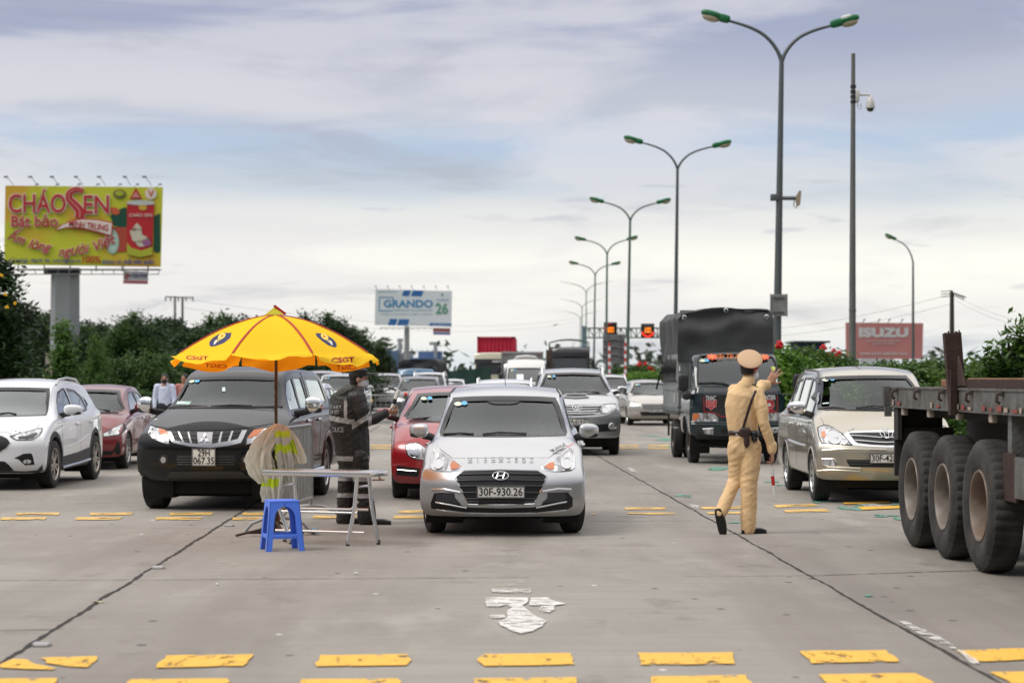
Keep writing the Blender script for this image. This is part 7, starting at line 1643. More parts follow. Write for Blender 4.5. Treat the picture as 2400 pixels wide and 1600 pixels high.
# guard rail on the left
rail=mat('galv_rail', (.34, .35, .35), .45, .5)
for (xa, Da, xb, Db_, lab) in ((-11.2, 64, -9.3, 54, 'grey steel guard rail end between the red saloon and the black pickup'), (-9.2, 118, -8.0, 75, 'grey steel guard rail beside the far silver minivan')):
 e=empty('guard_rail', (xa, Da, 0), 0, lab, 'guard rail');dv=Vector((xb-xa, Db_-Da, 0));bm=bmesh.new()
 prof=[(.0, .46), (.07, .50), (.07, .56), (.0, .61), (.0, .64), (.07, .69), (.07, .75), (.0, .79)];nrm=Vector((-dv.y, dv.x, 0)).normalized()
 if nrm.y>0:nrm=-nrm
 a=[bm.verts.new(nrm*p[0]+Vector((0, 0, p[1]))) for p in prof];b_=[bm.verts.new(dv+nrm*p[0]+Vector((0, 0, p[1]))) for p in prof]
 for i in range(len(prof)-1):bm.faces.new((a[i], a[i+1], b_[i+1], b_[i]))
 o=fin('rail_beam', bm, rail, e);md=o.modifiers.new('s', 'SOLIDIFY');md.thickness=.01
 for k in range(int(dv.length/4)+1):bm=bmesh.new();p=dv*(k*4/dv.length);box(bm, p.x-.06, p.x+.06, p.y+.05, p.y+.17, 0, .78);fin('rail_post', bm, rail, e)
# ================================================================ trees, hedges, shrubs
def leafm(name, a, b_, tr=.35, rough=.55):
 return mat(name, a, rough, var=1., vscale=.9, col2=b_, trans=tr, coord='Object', ramp=(.35, .62), detail=6)
BARK=mat('bark', (.07, .055, .042), .9, var=.6, vscale=8)
def crown_mesh(name, blobs, n, leaf, seed, hollow=.45, up=.3, droop=0., long=1.8):
 """many small leaves in clumps spread through the given blobs (cx, cy, cz, rx, ry, rz)"""
 rnd=random.Random(seed);vs, fs=[], []
 vol=[b[3]*b[4]*b[5] for b in blobs];tot=sum(v**.75 for v in vol)
 for b, v in zip(blobs, vol):
  k=int(n*(v**.75)/tot);nc=max(6, k//26)
  for c_ in range(nc):
   while True:
    d=Vector((rnd.gauss(0, 1), rnd.gauss(0, 1), rnd.gauss(0, 1)))
    if d.length>.01:break
   d.normalize();r=lerp(hollow, 1.05, rnd.random()**.6)
   wob=1+.28*noise.noise(Vector((d.x*2.2+seed, d.y*2.2, d.z*2.2+b[0])))
   cc=Vector((b[0]+d.x*r*b[3]*wob, b[1]+d.y*r*b[4]*wob, b[2]+d.z*r*b[5]*wob));cs=leaf*rnd.uniform(1.6, 3.6)
   for q in range(max(3, k//nc)):
    p=cc+Vector((rnd.gauss(0, 1), rnd.gauss(0, 1), rnd.gauss(0, .7)))*cs*.55
    a=Vector((rnd.uniform(-1, 1), rnd.uniform(-1, 1), rnd.uniform(-.6, .6)-droop)).normalized();nn_=Vector((rnd.uniform(-1, 1), rnd.uniform(-1, 1), rnd.uniform(-.2, 1)+up)).normalized()
    s_=a.cross(nn_)
    if s_.length<.05:continue
    s_.normalize();l=leaf*rnd.uniform(.6, 1.25)*long*.5;w_=leaf*rnd.uniform(.35, .6)*.8;i0=len(vs)
    vs+=[p-a*l, p+s_*w_-a*l*.1, p+a*l, p-s_*w_-a*l*.1];fs.append((i0, i0+1, i0+2, i0+3))
 me=bpy.data.meshes.new(name);me.from_pydata([tuple(v) for v in vs], [], fs);me['sm']=1;return me
def trunk_mesh(name, h, r, blobs, seed):
 rnd=random.Random(seed);bm=bmesh.new();top=Vector((rnd.uniform(-.2, .2), rnd.uniform(-.2, .2), h))
 pts=[Vector((0, 0, 0)), Vector((rnd.uniform(-.15, .15), rnd.uniform(-.15, .15), h*.4)), top];tube(bm, pts, [r, r*.75, r*.5], 8)
 for b in blobs[:7]:
  e=Vector(b[:3]);s_=pts[1].lerp(top, rnd.uniform(.2, 1));tube(bm, [s_, s_.lerp(e, .5)+Vector((0, 0, -.1*h*rnd.random())), e], [r*.42, r*.28, r*.1], 6)
 me=bpy.data.meshes.new(name);bm.to_mesh(me);bm.free();return me
def blobs_for(H, W, n, seed, base=.25, shape='round'):
 rnd=random.Random(seed);o=[]
 for k in range(n):
  t=(k+.5)/n;z=H*lerp(base+.08, .90, t);rad={'round':math.sin(math.pi*lerp(.2, .92, t)), 'cone':1-t*.85, 'palm':.6}[shape]
  a=k*2.4+rnd.random();rr=W*.5*rad*rnd.uniform(.3, .95);s_=W*.5*lerp(.26, .50, rnd.random())*max(.4, rad)
  o.append((rr*math.cos(a), rr*math.sin(a), z, s_, s_, s_*rnd.uniform(.65, .9)))
 o.append((0, 0, H*lerp(base, 1, .5), W*.32, W*.32, H*(1-base)*.40));return o
LF={'dark':leafm('leaf_dark', (.010, .026, .009), (.040, .085, .020)), 'mid':leafm('leaf_mid', (.020, .052, .012), (.075, .145, .030)), 'light':leafm('leaf_light', (.055, .12, .022), (.10, .20, .04)), 'olive':leafm('leaf_olive', (.016, .030, .014), (.050, .075, .032)), 'hedge':leafm('leaf_hedge', (.030, .075, .012), (.085, .165, .022)), 'fresh':leafm('leaf_fresh', (.06, .15, .015), (.16, .30, .04))}
TV=[]
for k, (H, W, nb, sh) in enumerate(((9, 9, 11, 'round'), (10, 7.5, 10, 'round'), (8, 10, 12, 'round'), (11, 8, 12, 'round'))):
 bl=blobs_for(H, W, nb, 20+k, .12, sh);TV.append((crown_mesh('crown', bl, 14000, .27, 30+k, hollow=.62), trunk_mesh('trunk', H*.5, .22, bl, 40+k), H, W))
def place_tree(px, py_top, D, var, kind, label, sx=1., group='dark trees behind the lanes on the left', cat='tree', yaw=None, basez=0):
 cm, tm, H, W=TV[var];q=pp(px, py_top, D);s_=(q.z-basez)/H
 e=empty('tree', (q.x, D, basez), yaw if yaw is not None else (px*1.7)%6.28, label, cat, group);e.scale=(s_*sx, s_*sx, s_)
 key=(cm.name, kind)
 if key not in CM:CM[key]=cm.copy();CM[key].materials.clear();CM[key].materials.append(LF[kind]);CM[key]['sm']=1
 link('crown', CM[key], LF[kind], e);link('trunk', tm, BARK, e);return e
CM={}
rows=[(-50, 690, 75, 0, 'dark', .9), (18, 695, 78, 3, 'dark', .5), (60, 705, 160, 1, 'dark', .8), (128, 722, 175, 2, 'dark', .9), (208, 750, 165, 1, 'mid', 1.), (250, 745, 150, 0, 'dark', 1.), (305, 722, 125, 3, 'mid', .9), (352, 738, 130, 2, 'dark', 1.), (400, 728, 135, 1, 'olive', 1.2), (452, 752, 128, 0, 'dark', 1.1), (500, 730, 135, 3, 'mid', .85), (555, 730, 140, 2, 'dark', 1.), (612, 738, 140, 1, 'dark', 1.1), (668, 752, 145, 0, 'mid', 1.1), (722, 730, 140, 2, 'olive', .9), (772, 724, 138, 3, 'dark', 1.05), (828, 752, 142, 1, 'dark', .95), (866, 786, 146, 0, 'dark', .9)]
adj=['tall dark', 'dense dark', 'dull olive', 'broad dark', 'mid-green', 'dark round-topped', 'bushy mid-green', 'low dark', 'greyish olive']
LB=['dark tree at the very left edge of the wood', 'dark feathery tree left of the grey billboard column', 'olive tree behind the two leftmost dark trees', 'dark tree directly behind the grey billboard column', 'mid-green tree just right of the grey billboard column', 'dark tree left of the tall middle-left tree clump', 'bushy mid-green tree, first high crown right of the billboard column', 'dark tree left of the twin concrete poles', 'olive tree behind the twin concrete poles', 'dark tree right of the twin concrete poles', 'mid-green tree above the left part of the yellow umbrella', 'dark tree above the left slope of the yellow umbrella', 'dark tree just left of the umbrella tip', 'mid-green tree just right of the umbrella tip', 'olive tree above the right slope of the umbrella', 'tall dark round tree right of the umbrella tip, highest there', 'dark tree between the tall round tree and the end of the wood', 'last dark tree at the right end of the wood, above the umbrella edge']
for (px, py, D, v, kd, sx), lb in zip(rows, LB):place_tree(px, py, D, v, kd, lb, sx)
# lower, nearer greenery in front of the wood
low=[(150, 812, 168, 1, 'dark', 1.2, 'low dark bush at the foot of the grey billboard column'), (226, 775, 66, 3, 'light', .42, 'light green slender tree right of the billboard column'), (300, 815, 72, 0, 'mid', .6, 'mid-green bush behind the roof of the dark red saloon'), (340, 812, 68, 2, 'mid', .8, 'round green bush left of the man in the pale blue shirt'), (365, 830, 78, 1, 'dark', 1.1, 'dark bush behind the man in the pale blue shirt'), (425, 815, 84, 0, 'mid', 1., 'green bush under the left edge of the umbrella'), (480, 800, 90, 2, 'dark', 1.2, 'dark bush behind the roof of the black pickup'), (560, 800, 95, 1, 'dark', 1.2, 'dark bush hidden behind the umbrella'), (660, 800, 100, 0, 'mid', 1.2, 'green bush behind the umbrella pole'), (760, 810, 100, 2, 'dark', 1.2, 'dark bush behind the umbrella above the raincoat officer'), (10, 800, 64, 0, 'dark', .8, 'dark bush behind the left part of the white SUV'), (-60, 760, 60, 2, 'dark', .9, 'dark bush cut by the left edge'), (858, 850, 150, 1, 'mid', .9, 'small green tree right of the umbrella, by the blue netted block'), (905, 848, 170, 0, 'olive', .8, 'small dull tree before the blue netted block'), (340, 905, 52, 1, 'mid', 1.3, 'low green shrub beside the chrome mirror of the black pickup')]
for px, py, D, v, kd, sx, lb in low:place_tree(px, py, D, v, kd, lb, sx, group='bushes in front of the wood')
for px, py, D, v, kd, sx, lb in ((1083, 855, 230, 0, 'dark', 1.1, 'small dark tree left of the cream container lorry'), (1106, 868, 235, 2, 'mid', 1., 'low green tree right beside the small dark one'), (1048, 874, 240, 1, 'dark', 1., 'tiny dark tree behind the white hatchback')):place_tree(px, py, D, v, kd, lb, sx, group='small far trees in the centre')
# flowering tree at the left edge, thin young tree before the column
bl=[(-1.2, 0, 5.2, .9, .8, 1.6), (-.6, 0, 3.8, .9, .8, 1.2), (.1, .2, 4.6, .5, .5, 1.0), (-.5, 0, 6.6, .75, .6, 1.2), (-.1, 0, 6.0, .5, .5, 1.2), (.35, 0, 3.4, .5, .5, .7), (-.2, 0, 2.4, 1., .8, .9), (.2, 0, 1.4, .6, .6, .8)]
e=empty('tree', (pp(2, 0, 52).x, 52, 0), 0, 'dark-leaved tree with yellow flowers at the left edge, below the billboard', 'tree');e.scale=(.8, .8, .60)
me=crown_mesh('crown', bl, 9000, .16, 77);link('crown', me, LF['dark'], e);link('trunk', trunk_mesh('trunk', 3.6, .10, bl, 78), BARK, e)
rnd=random.Random(9)
for px, py in ((4, 645), (36, 711), (17, 719), (12, 690)):
 q=pp(px, py, 51.2);bm=bmesh.new()
 for k in range(9):sell(bm, ((q.x-e.location.x)/.8+rnd.uniform(-.04, .04), -1.0, q.z/.6+rnd.uniform(-.04, .04)), (.03, .02, .04), 2, 6, 4)
 fin('flower', bm, mat('flower_yellow', (.75, .42, .02), .6), e)
e=empty('tree', (pp(143, 0, 58).x, 58, 0), 0, 'slim young leafy tree in front of the grey billboard column', 'tree')
bl=[(.05, 0, .9+k*.27, lerp(.34, .12, abs(k-2)/6), .28, .3) for k in range(8)];bl=[(.13-.02*k+.05*(k%2), 0, .7+k*.30, (.30, .34, .36, .33, .26, .19, .14, .10)[k], .26, .26) for k in range(8)]
me=crown_mesh('crown', bl, 5000, .085, 81);link('crown', me, LF['light'], e);link('trunk', trunk_mesh('trunk', 2.2, .025, bl, 82), BARK, e)
# casuarina-like thin tips above the wood
bl=[(0, 0, 1.2+k*.9, 1.6-.18*k, 1.2, .8) for k in range(8)]
e=empty('tree', (pp(48, 0, 80).x, 80, 0), 0, 'feathery thin-topped tree left of the grey billboard column', 'tree');link('crown', crown_mesh('crown', bl, 9000, .34, 85, up=.8, long=3.2), LF['olive'], e);link('trunk', trunk_mesh('trunk', 5, .14, bl, 86), BARK, e);e.scale=(.42, .42, .62*(pp(0, 690, 80).z/5.2)/1.1)
# --- right-hand hedge of hibiscus, in front of the pink billboard
SV=[]
for k in range(4):
 rnd=random.Random(50+k);W=2.2;H=2.0
 bl=[(rnd.uniform(-.75, .75), rnd.uniform(-.45, .45), lerp(.35, 1.55, rnd.random()), rnd.uniform(.42, .62), rnd.uniform(.4, .6), rnd.uniform(.35, .5)) for _ in range(13)]+[(rnd.uniform(-.8, .8), 0, rnd.uniform(1.55, 1.75), .22, .22, .3) for _ in range(4)]
 SV.append((crown_mesh('foliage', bl, 16000, .070, 60+k, hollow=.5), trunk_mesh('stem', 1.1, .035, bl, 65+k)))
redf=mat('flower_red', (.60, .015, .02), .6)
fm=bpy.data.meshes.new('flower');bm=bmesh.new();rnd=random.Random(3)
for k in range(22):v=Vector((rnd.gauss(0, 1), rnd.gauss(0, 1), rnd.gauss(0, 1))).normalized()*.045;sell(bm, v, (.022, .022, .022), 2, 6, 4)
bm.to_mesh(fm);bm.free()
def shrub(px, py, D, v, kind, label, sx=1., flowers=(), group='flowering shrubs along the right verge', cat='shrub'):
 q=pp(px, py, D);s_=q.z/2.12;e=empty('shrub', (q.x, D, 0), (px*.37)%6.28, label, cat, group);e.scale=(sx, sx, s_)
 key=(SV[v][0].name, kind)
 if key not in CM:CM[key]=SV[v][0].copy();CM[key].materials.clear();CM[key].materials.append(LF[kind]);CM[key]['sm']=1
 link('foliage', CM[key], LF[kind], e);link('stem', SV[v][1], BARK, e)
 R=Matrix.Rotation(-e.rotation_euler[2], 3, 'Z')
 for fx, fy, *fs_ in flowers:
  p=pp(fx, fy, D-.9)-Vector(e.location);p=R@p;o=link('flower', fm, redf, e);o.location=(p.x/sx, p.y/sx, p.z/s_);k_=(fs_[0] if fs_ else 2.2);o.scale=(k_/sx, k_/sx, k_/s_)
 return e
H_=[(1836, 800, 47, 0, 'fresh', 1.1, ((1826, 808, 1.5), ), 'tall flowering shrub right beside the tarpaulin lorry, topmost shoots above it'), (1866, 812, 49, 1, 'hedge', 1.1, (), 'leafy shrub, second to the right of the tarpaulin lorry'), (1900, 815, 51, 2, 'hedge', 1.1, ((1930, 815, 1.4), (1940, 833, 1.5)), 'shrub with two red flowers left of the camera mast'), (1952, 806, 50, 3, 'hedge', 1.0, ((1966, 831, 1.6), (1954, 821, 0.9)), 'shrub with a red flower directly left of the camera mast'), (1990, 838, 58, 0, 'mid', .9, ((1850, 880, 0.8), ), 'shrub behind the foot of the camera mast'), (2034, 860, 58, 1, 'hedge', 1.0, (), 'low shrub above the champagne minivan, right of the mast')]
for a in H_:shrub(a[0], a[1], a[2], a[3], a[4], a[7], a[5], a[6])
for k, (px, py, D, v) in enumerate(((2085, 838, 46, 2), (2120, 842, 45, 3), (2160, 838, 44, 0), (2200, 838, 43, 1), (2240, 843, 42, 2), (2285, 838, 41, 3), (2325, 836, 40, 0), (2365, 838, 39, 1), (2410, 832, 38, 2))):
 shrub(px, py, D, v, 'hedge', 'clipped-looking green hedge bush number, right of the champagne minivan roof' if False else ['hedge bush just right of the champagne minivan roof', 'second hedge bush right of the minivan roof', 'hedge bush below the right end of the pink billboard', 'hedge bush left of the rusty stake', 'hedge bush behind the rusty stake', 'hedge bush right of the rusty stake', 'hedge bush between the stake and the taller shrub', 'hedge bush below the taller shrub at the right', 'hedge bush at the right edge'][k], 1.05, group='green hedge bushes along the right verge')
# taller shrub at the right edge
bl=[(0, 0, .5, .6, .5, .5), (.1, 0, 1.2, .5, .45, .4), (.0, 0, 1.7, .42, .4, .3), (.22, 0, 2.05, .3, .3, .25), (.32, 0, 2.35, .2, .2, .22), (-.30, 0, 1.95, .12, .12, .22), (.40, 0, 2.62, .12, .12, .2), (.75, 0, 2.2, .4, .3, .5)]
e=empty('shrub', (pp(2368, 0, 36.5).x, 36.5, 0), 0, 'taller leafy shrub rising above the hedge at the right edge', 'shrub', 'flowering shrubs along the right verge');link('foliage', crown_mesh('foliage', bl, 5500, .095, 91, hollow=.2, up=1.2), LF['hedge'], e);link('stem', trunk_mesh('stem', 2.2, .03, bl, 92), BARK, e)
# planted island beyond the beige saloon
for k, (px, py, D, v, fl) in enumerate(((1500, 852, 120, 1, ((1498, 853, 2.5), (1512, 852, 2.0), (1522, 862, 2.0), (1530, 867, 2.2))), (1428, 874, 112, 0, ()), (1450, 873, 112, 2, ()), (1472, 870, 112, 3, ()), (1496, 868, 110, 0, ()), (1524, 868, 108, 1, ()), (1556, 872, 108, 2, ()))):
 shrub(px, py, D, v, 'fresh' if k else 'hedge', ['round bush with red flowers behind the beige saloon', 'low bush left of the striped poles foot', 'low bush below the grey sign', 'low bush right of the striped poles', 'low bush in front of the red-flowered round bush', 'low bush above the roof of the beige saloon', 'low bush beside the tarpaulin lorry, left of it'][k], 1.6 if k==0 else 1.25, fl, group='bushes of the planted median')
# distant tree line closing the horizon
bm_v, bm_f=[], []
rnd=random.Random(12)
tl=crown_mesh('tree_line', [(-700+k*26+rnd.uniform(-8, 8), 700+rnd.uniform(-30, 30), 4, 18, 8, rnd.uniform(4, 8)) for k in range(55)]+[(60+k*26, 560+rnd.uniform(-30, 30), 2.5, 18, 8, rnd.uniform(2.5, 4.5)) for k in range(20)], 15000, 2.2, 99, hollow=.6)
o=link('tree_line', tl, leafm('leaf_far', (.05, .075, .05), (.09, .12, .08), .2));tag(o, 'far-off line of trees along the horizon', 'trees', kind='stuff')
# ================================================================ people
def caps(bm, pts, rs, flat=None, seg=12):
 tube(bm, pts, rs, seg, flat=flat)
 for p, r in ((pts[0], rs[0] if isinstance(rs, (list, tuple)) else rs), (pts[-1], rs[-1] if isinstance(rs, (list, tuple)) else rs)):sell(bm, p, (r, r, r) if not flat else (r*flat[0], r*flat[1], r), 2, 12, 8)
def skin(name, bm, vox, m, parent, it=3, fold=0., fs=(5, 5, 9), sel=None, seed=0):
 """one continuous surface grown over the overlapping volumes"""
 me=bpy.data.meshes.new(name);bm.to_mesh(me);bm.free();o=bpy.data.objects.new('t', me);COL.objects.link(o)
 r=o.modifiers.new('r', 'REMESH');r.mode='VOXEL';r.voxel_size=vox;s=o.modifiers.new('s', 'SMOOTH');s.iterations=it;s.factor=.5
 dg=bpy.context.evaluated_depsgraph_get();dg.update();m2=bpy.data.meshes.new_from_object(o.evaluated_get(dg));bpy.data.objects.remove(o)
 m2 .materials.clear();m2 .name=name
 for m_ in (m if isinstance(m, list) else [m]):m2 .materials.append(m_)
 if fold:
  N_=[v.normal.copy() for v in m2 .vertices]
  for v, n in zip(m2 .vertices, N_):
   c=v.co;k=.75*noise.noise(Vector((c.x*fs[0]+seed, c.y*fs[1], c.z*fs[2]+c.x*fs[0]*.6)))+.9*(.35-abs(noise.noise(Vector((c.x*fs[0]*1.6+seed, c.y*fs[1]*1.6, c.z*fs[2]*2.6-c.x*9)))))+.4*(.3-abs(noise.noise(Vector((c.x*fs[0]*3.5, c.y*fs[1]*2, c.z*fs[2]*4.2+c.x*14+seed)))));v.co=c+n*fold*k
 if sel:
  for p in m2 .polygons:p.material_index=sel(p.center, p.normal)
 return link(name, m2, m, parent)
def hand(bm, w, d, pn, side=1, curl=(.25, .25, .25, .25), spread=.12, th=.6, k=1.):
 """palm, four fingers of different lengths and a thumb; d along the hand, pn out of the palm"""
 d=Vector(d).normalized();pn=(Vector(pn)-d*Vector(pn).dot(d)).normalized();x=d.cross(pn)*side;w=Vector(w)
 P=lambda a, b, c:w+x*a*k+d*b*k+pn*c*k
 M=Matrix(((x.x, d.x, pn.x, w.x), (x.y, d.y, pn.y, w.y), (x.z, d.z, pn.z, w.z), (0, 0, 0, 1)))
 sell(bm, (0, .05*k, 0), (.040*k, .052*k, .015*k), 3, 14, 10, M);caps(bm, [w-d*.04, w+d*.02], [.027*k, .026*k], (1, .75))
 for i, (a, l, r) in enumerate(((.031, .072, .0088), (.011, .080, .0092), (-.010, .074, .0088), (-.030, .058, .0078))):
  p=P(a, .088, 0);ang=spread*(1.2-i*.8);cu=curl[i];pts=[p];dirv=(d*math.cos(ang)+x*math.sin(ang)).normalized();c=0
  for s_ in (.45, .32, .25):c+=cu;pts.append(pts[-1]+(dirv*math.cos(c)+pn*math.sin(c))*l*s_*k)
  caps(bm, [P(a*.8, .05, 0)]+pts, [r*k, r*1.05*k, r*k, r*.95*k, r*.82*k], seg=8)
 a=P(.030, .022, .004);b=a+(x*math.sin(th)+d*math.cos(th)+pn*.25)*.040*k;c=b+(x*math.sin(th*.6)+d*math.cos(th*.6)+pn*.35)*.030*k;caps(bm, [a, b, c], [.0125*k, .0105*k, .009*k], seg=8)
def head(bm, c, yaw, k=1.):
 """skull, jaw, nose, ears; yaw 0 looks away from the camera (+y)"""
 M=Matrix.Translation(c)@Matrix.Rotation(yaw, 4, 'Z')@Matrix.Scale(k, 4)
 sell(bm, (0, -.008, .03), (.076, .094, .088), 2.2, 18, 12, M);sell(bm, (0, .020, -.035), (.058, .066, .075), 2.3, 16, 10, M);sell(bm, (0, .055, -.075), (.030, .030, .026), 2, 12, 8, M)
 sell(bm, (0, .092, -.012), (.013, .020, .020), 2, 10, 8, M);sell(bm, (0, .088, .012), (.009, .012, .022), 2, 8, 6, M);sell(bm, (0, .078, .028), (.042, .014, .008), 2, 10, 6, M);sell(bm, (0, .080, -.052), (.022, .012, .008), 2, 10, 6, M)
 for s_ in (-1, 1):sell(bm, (s_*.078, -.005, -.005), (.009, .018, .031), 2, 10, 8, M)
 return M
def face(parent, M):
 bm=bmesh.new()
 for s_ in (-1, 1):sell(bm, (s_*.031, .079, .012), (.0125, .008, .006), 2, 10, 6, M)
 fin('eye', bm, mat('eye_dark', (.02, .015, .012), .2), parent)
 bm=bmesh.new()
 for s_ in (-1, 1):sell(bm, (s_*.033, .086, .033), (.019, .006, .0035), 2, 8, 6, M)
 fin('eyebrow', bm, HAIR, parent)
HAIR=mat('hair_black', (.010, .009, .009), .55);SKN=mat('skin_tan', (.40, .21, .135), .5, var=.3, vscale=14, col2=(.33, .15, .095));SK2=mat('skin_pale', (.50, .30, .21), .5)
def hair(parent, M, low=-.03, back=True, sz=1.):
 bm=bmesh.new();sell(bm, (0, -.016, .038), (.081*sz, .096*sz, .090*sz), 2.2, 18, 12, M)
 if back:sell(bm, (0, -.045, low), (.066, .058, .055), 2.2, 14, 10, M)
 return skin('hair', bm, .009, HAIR, parent, 2)
def maskp(parent, M, m, sx=1.):
 bm=bmesh.new();sell(bm, (0, .040, -.048), (.064*sx, .066, .050), 2.6, 18, 12, M);sell(bm, (0, .082, -.03), (.03, .028, .03), 2, 12, 8, M)
 o=skin('face_mask', bm, .007, m, parent, 2, .002, (4, 4, 80))
 for s_ in (-1, 1):bm=bmesh.new();tube(bm, [M@Vector(p) for p in ((s_*.060, .055, -.02), (s_*.080, .01, .012), (s_*.085, -.018, .0), (s_*.078, .0, -.04), (s_*.058, .05, -.075))], .0022, 5);fin('ear_loop', bm, mat('loop_white', (.7, .7, .7), .6), o)
D=21.8;S=D/F;A0=empty('person', (pp(1745, 0, D).x, D, 0), 0, 'person in a beige uniform and peaked cap, back turned, one arm raised to the traffic', 'person')
def J(px, py, dy=0.):return Vector(((px-HX)/F*(D+dy)-A0 .location.x, dy, CH-(py-HY)/F*(D+dy)))
khk=mat('uniform_beige', (.76, .52, .28), .8, var=.35, vscale=7, col2=(.66, .43, .21), bump=.35, bscale=160);drk=mat('leather_brown', (.035, .016, .013), .45, coat=.3);blk=mat('shoe_black', (.010, .010, .011), .35, coat=.3)
LH, RH, LK, RK, LA, RA=J(1727, 1040), J(1758, 1040, -.02), J(1722, 1128, .06), J(1756, 1135, -.01), J(1688, 1203, -.10), J(1753, 1240, 0)
RS, LS=J(1776, 921, -.03), J(1722, 917, .06);RE, RW=J(1789, 990, -.10), J(1810, 1054, -.07);LE, LW=J(1770, 925, .30), J(1799, 902, .47)
HC=J(1757, 868, .02)
bm=bmesh.new();caps(bm, [J(1742, 1030), J(1742, 985), J(1744, 935)], [.115, .12, .135], (1, .64));caps(bm, [J(1746, 925), J(1752, 895, .0), HC-Vector((0, 0, .04))], [.07, .058, .055])
for a, b, c, r in ((LH, LK, LA, (.062, .048, .034)), (RH, RK, RA, (.062, .048, .034))):caps(bm, [a, a.lerp(b, .5), b, b.lerp(c, .35), c], [r[0], r[0]*.9, r[1], r[1]*.98, r[2]])
for a, b, c in ((RS, RE, RW), (LS, LE, LW)):caps(bm, [a, b, c], [.046, .038, .027])
MH=head(bm, HC, math.radians(-42))
hand(bm, RW+Vector((.0, 0, -.02)), (.08, .05, -1), (-1, .2, 0), 1, (.75, .8, .85, .9), .04, .5);hand(bm, LW+Vector((.02, .02, .012)), (.55, .1, 1), (.15, 1, -.1), -1, (.10, .08, .10, .12), .26, 1.0, 1.15)
skin('body', bm, .0065, SKN, A0, 2)
hr_=hair(A0, MH, -.01)
for v in hr_.data.vertices:v.co.z=max(min(v.co.z, HC.z+.062), HC.z-.04)
maskp(A0, MH, mat('mask_white', (.72, .73, .75), .7))
# shirt
bm=bmesh.new();sh=[J(1743, 1012, 0), J(1741, 1000), J(1739, 975), J(1738, 950), J(1741, 928), J(1747, 910)]
caps(bm, sh, [.150, .156, .164, .172, .165, .10], (1, .68));caps(bm, [LS, J(1748, 907, .01), RS], [.066, .068, .068]);caps(bm, [J(1750, 900), J(1753, 890, .005)], [.07, .065])
caps(bm, [RS, J(1785, 955, -.08), RE, RW+Vector((-.004, 0, .03))], [.070, .068, .058, .043]);caps(bm, [LS, LS.lerp(LE, .6), LE, LW-Vector((.05, .03, 0))], [.076, .068, .062, .052]);caps(bm, [RW+Vector((-.005, 0, .045)), RW+Vector((-.002, 0, .0))], [.053, .050]);caps(bm, [LW-Vector((.065, .04, .0)), LW-Vector((.01, 0, 0))], [.055, .052])
skin('shirt', bm, .0095, khk, A0, 4, .008, (7, 5, 6), seed=3)
bm=bmesh.new();caps(bm, [J(1750, 903, .0), J(1754, 891, .005)], [.075, .068]);skin('collar', bm, .008, khk, A0, 1)
bm=bmesh.new();box(bm, -.06, .06, -.025, .025, -.004, .004, .003, Matrix.Translation(RS+Vector((-.03, -.0, .078)))@Matrix.Rotation(math.radians(28), 4, 'Y'));fin('shoulder_board', bm, drk, A0)
# trousers
bm=bmesh.new();caps(bm, [J(1743, 1018), J(1743, 1045)], [.148, .152], (1, .78));caps(bm, [J(1728, 1045, .0), J(1727, 1090, .05), LK, LK.lerp(LA, .5), LA.lerp(LK, .04)], [.100, .088, .072, .068, .068]);caps(bm, [J(1760, 1045, -.02), J(1760, 1090, -.02), RK, RK.lerp(RA, .5), RA+Vector((0, 0, .005))], [.105, .096, .084, .080, .078])
skin('trousers', bm, .0105, khk, A0, 4, .011, (5, 4, 7), seed=8)
def shoe(parent, heel, d, up, k=1.):
 d=Vector(d).normalized();up=Vector(up);up=(up-d*up.dot(d)).normalized();x=d.cross(up);M=Matrix(((x.x, d.x, up.x, heel[0]), (x.y, d.y, up.y, heel[1]), (x.z, d.z, up.z, heel[2]), (0, 0, 0, 1)))@Matrix.Scale(k, 4)
 bm=bmesh.new();sell(bm, (0, .04, .045), (.040, .055, .045), 3, 14, 8, M);sell(bm, (0, .13, .035), (.046, .11, .032), 2.8, 16, 8, M);sell(bm, (0, .20, .028), (.042, .07, .026), 2.5, 14, 8, M);sell(bm, (0, .03, .08), (.036, .04, .05), 2.5, 12, 8, M)
 o=skin('shoe', bm, .007, blk, parent, 3);bm=bmesh.new();sell(bm, (0, .125, .007), (.047, .145, .010), 4, 18, 6, M);fin('sole', bm, mat('sole_black', (.006, .006, .006), .7), o)
shoe(A0, J(1741, 1251, -.02), (1, .35, 0), (0, 0, 1));shoe(A0, LA+Vector((-.03, -.045, .035)), (.22, .12, -1), (.5, .85, .2))
# cap
Mc=Matrix.Translation(HC+Vector((0, -.005, .058)))@Matrix.Rotation(math.radians(16), 4, 'X')
def tiltcap(bm, z0=.02):
 for v in bm.verts:
  l=Mc.inverted()@v.co
  if l.z>z0:l.z+=(.058*(l.y/.12)+.004)*min(1, (l.z-z0)/.035);l.x*=1.02;v.co=Mc@l
bm=bmesh.new();lathe(bm, [(.086, -.03), (.088, .012), (.108, .032), (.126, .052), (.127, .060), (.115, .072), (.078, .079), (.0001, .082)], 36, Mc, cap=False);tiltcap(bm)
cp=fin('cap', bm, mat('cap_beige', (.56, .38, .24), .85, bump=.3, bscale=200), A0)
bm=bmesh.new();lathe(bm, [(.0875, -.034), (.0905, -.034), (.0915, .012), (.0885, .014)], 32, Mc, cap=False);fin('cap_band', bm, mat('band_red', (.30, .012, .018), .7), cp)
bm=bmesh.new();lathe(bm, [(.126, .053), (.130, .057), (.126, .062)], 36, Mc, cap=False);tiltcap(bm)
fin('cap_piping', bm, mat('piping_tan', (.35, .16, .10), .7), cp);bm=bmesh.new();sell(bm, (.07, .08, -.03), (.06, .05, .008), 2.5, 16, 6, Mc);fin('cap_peak', bm, blk, cp)
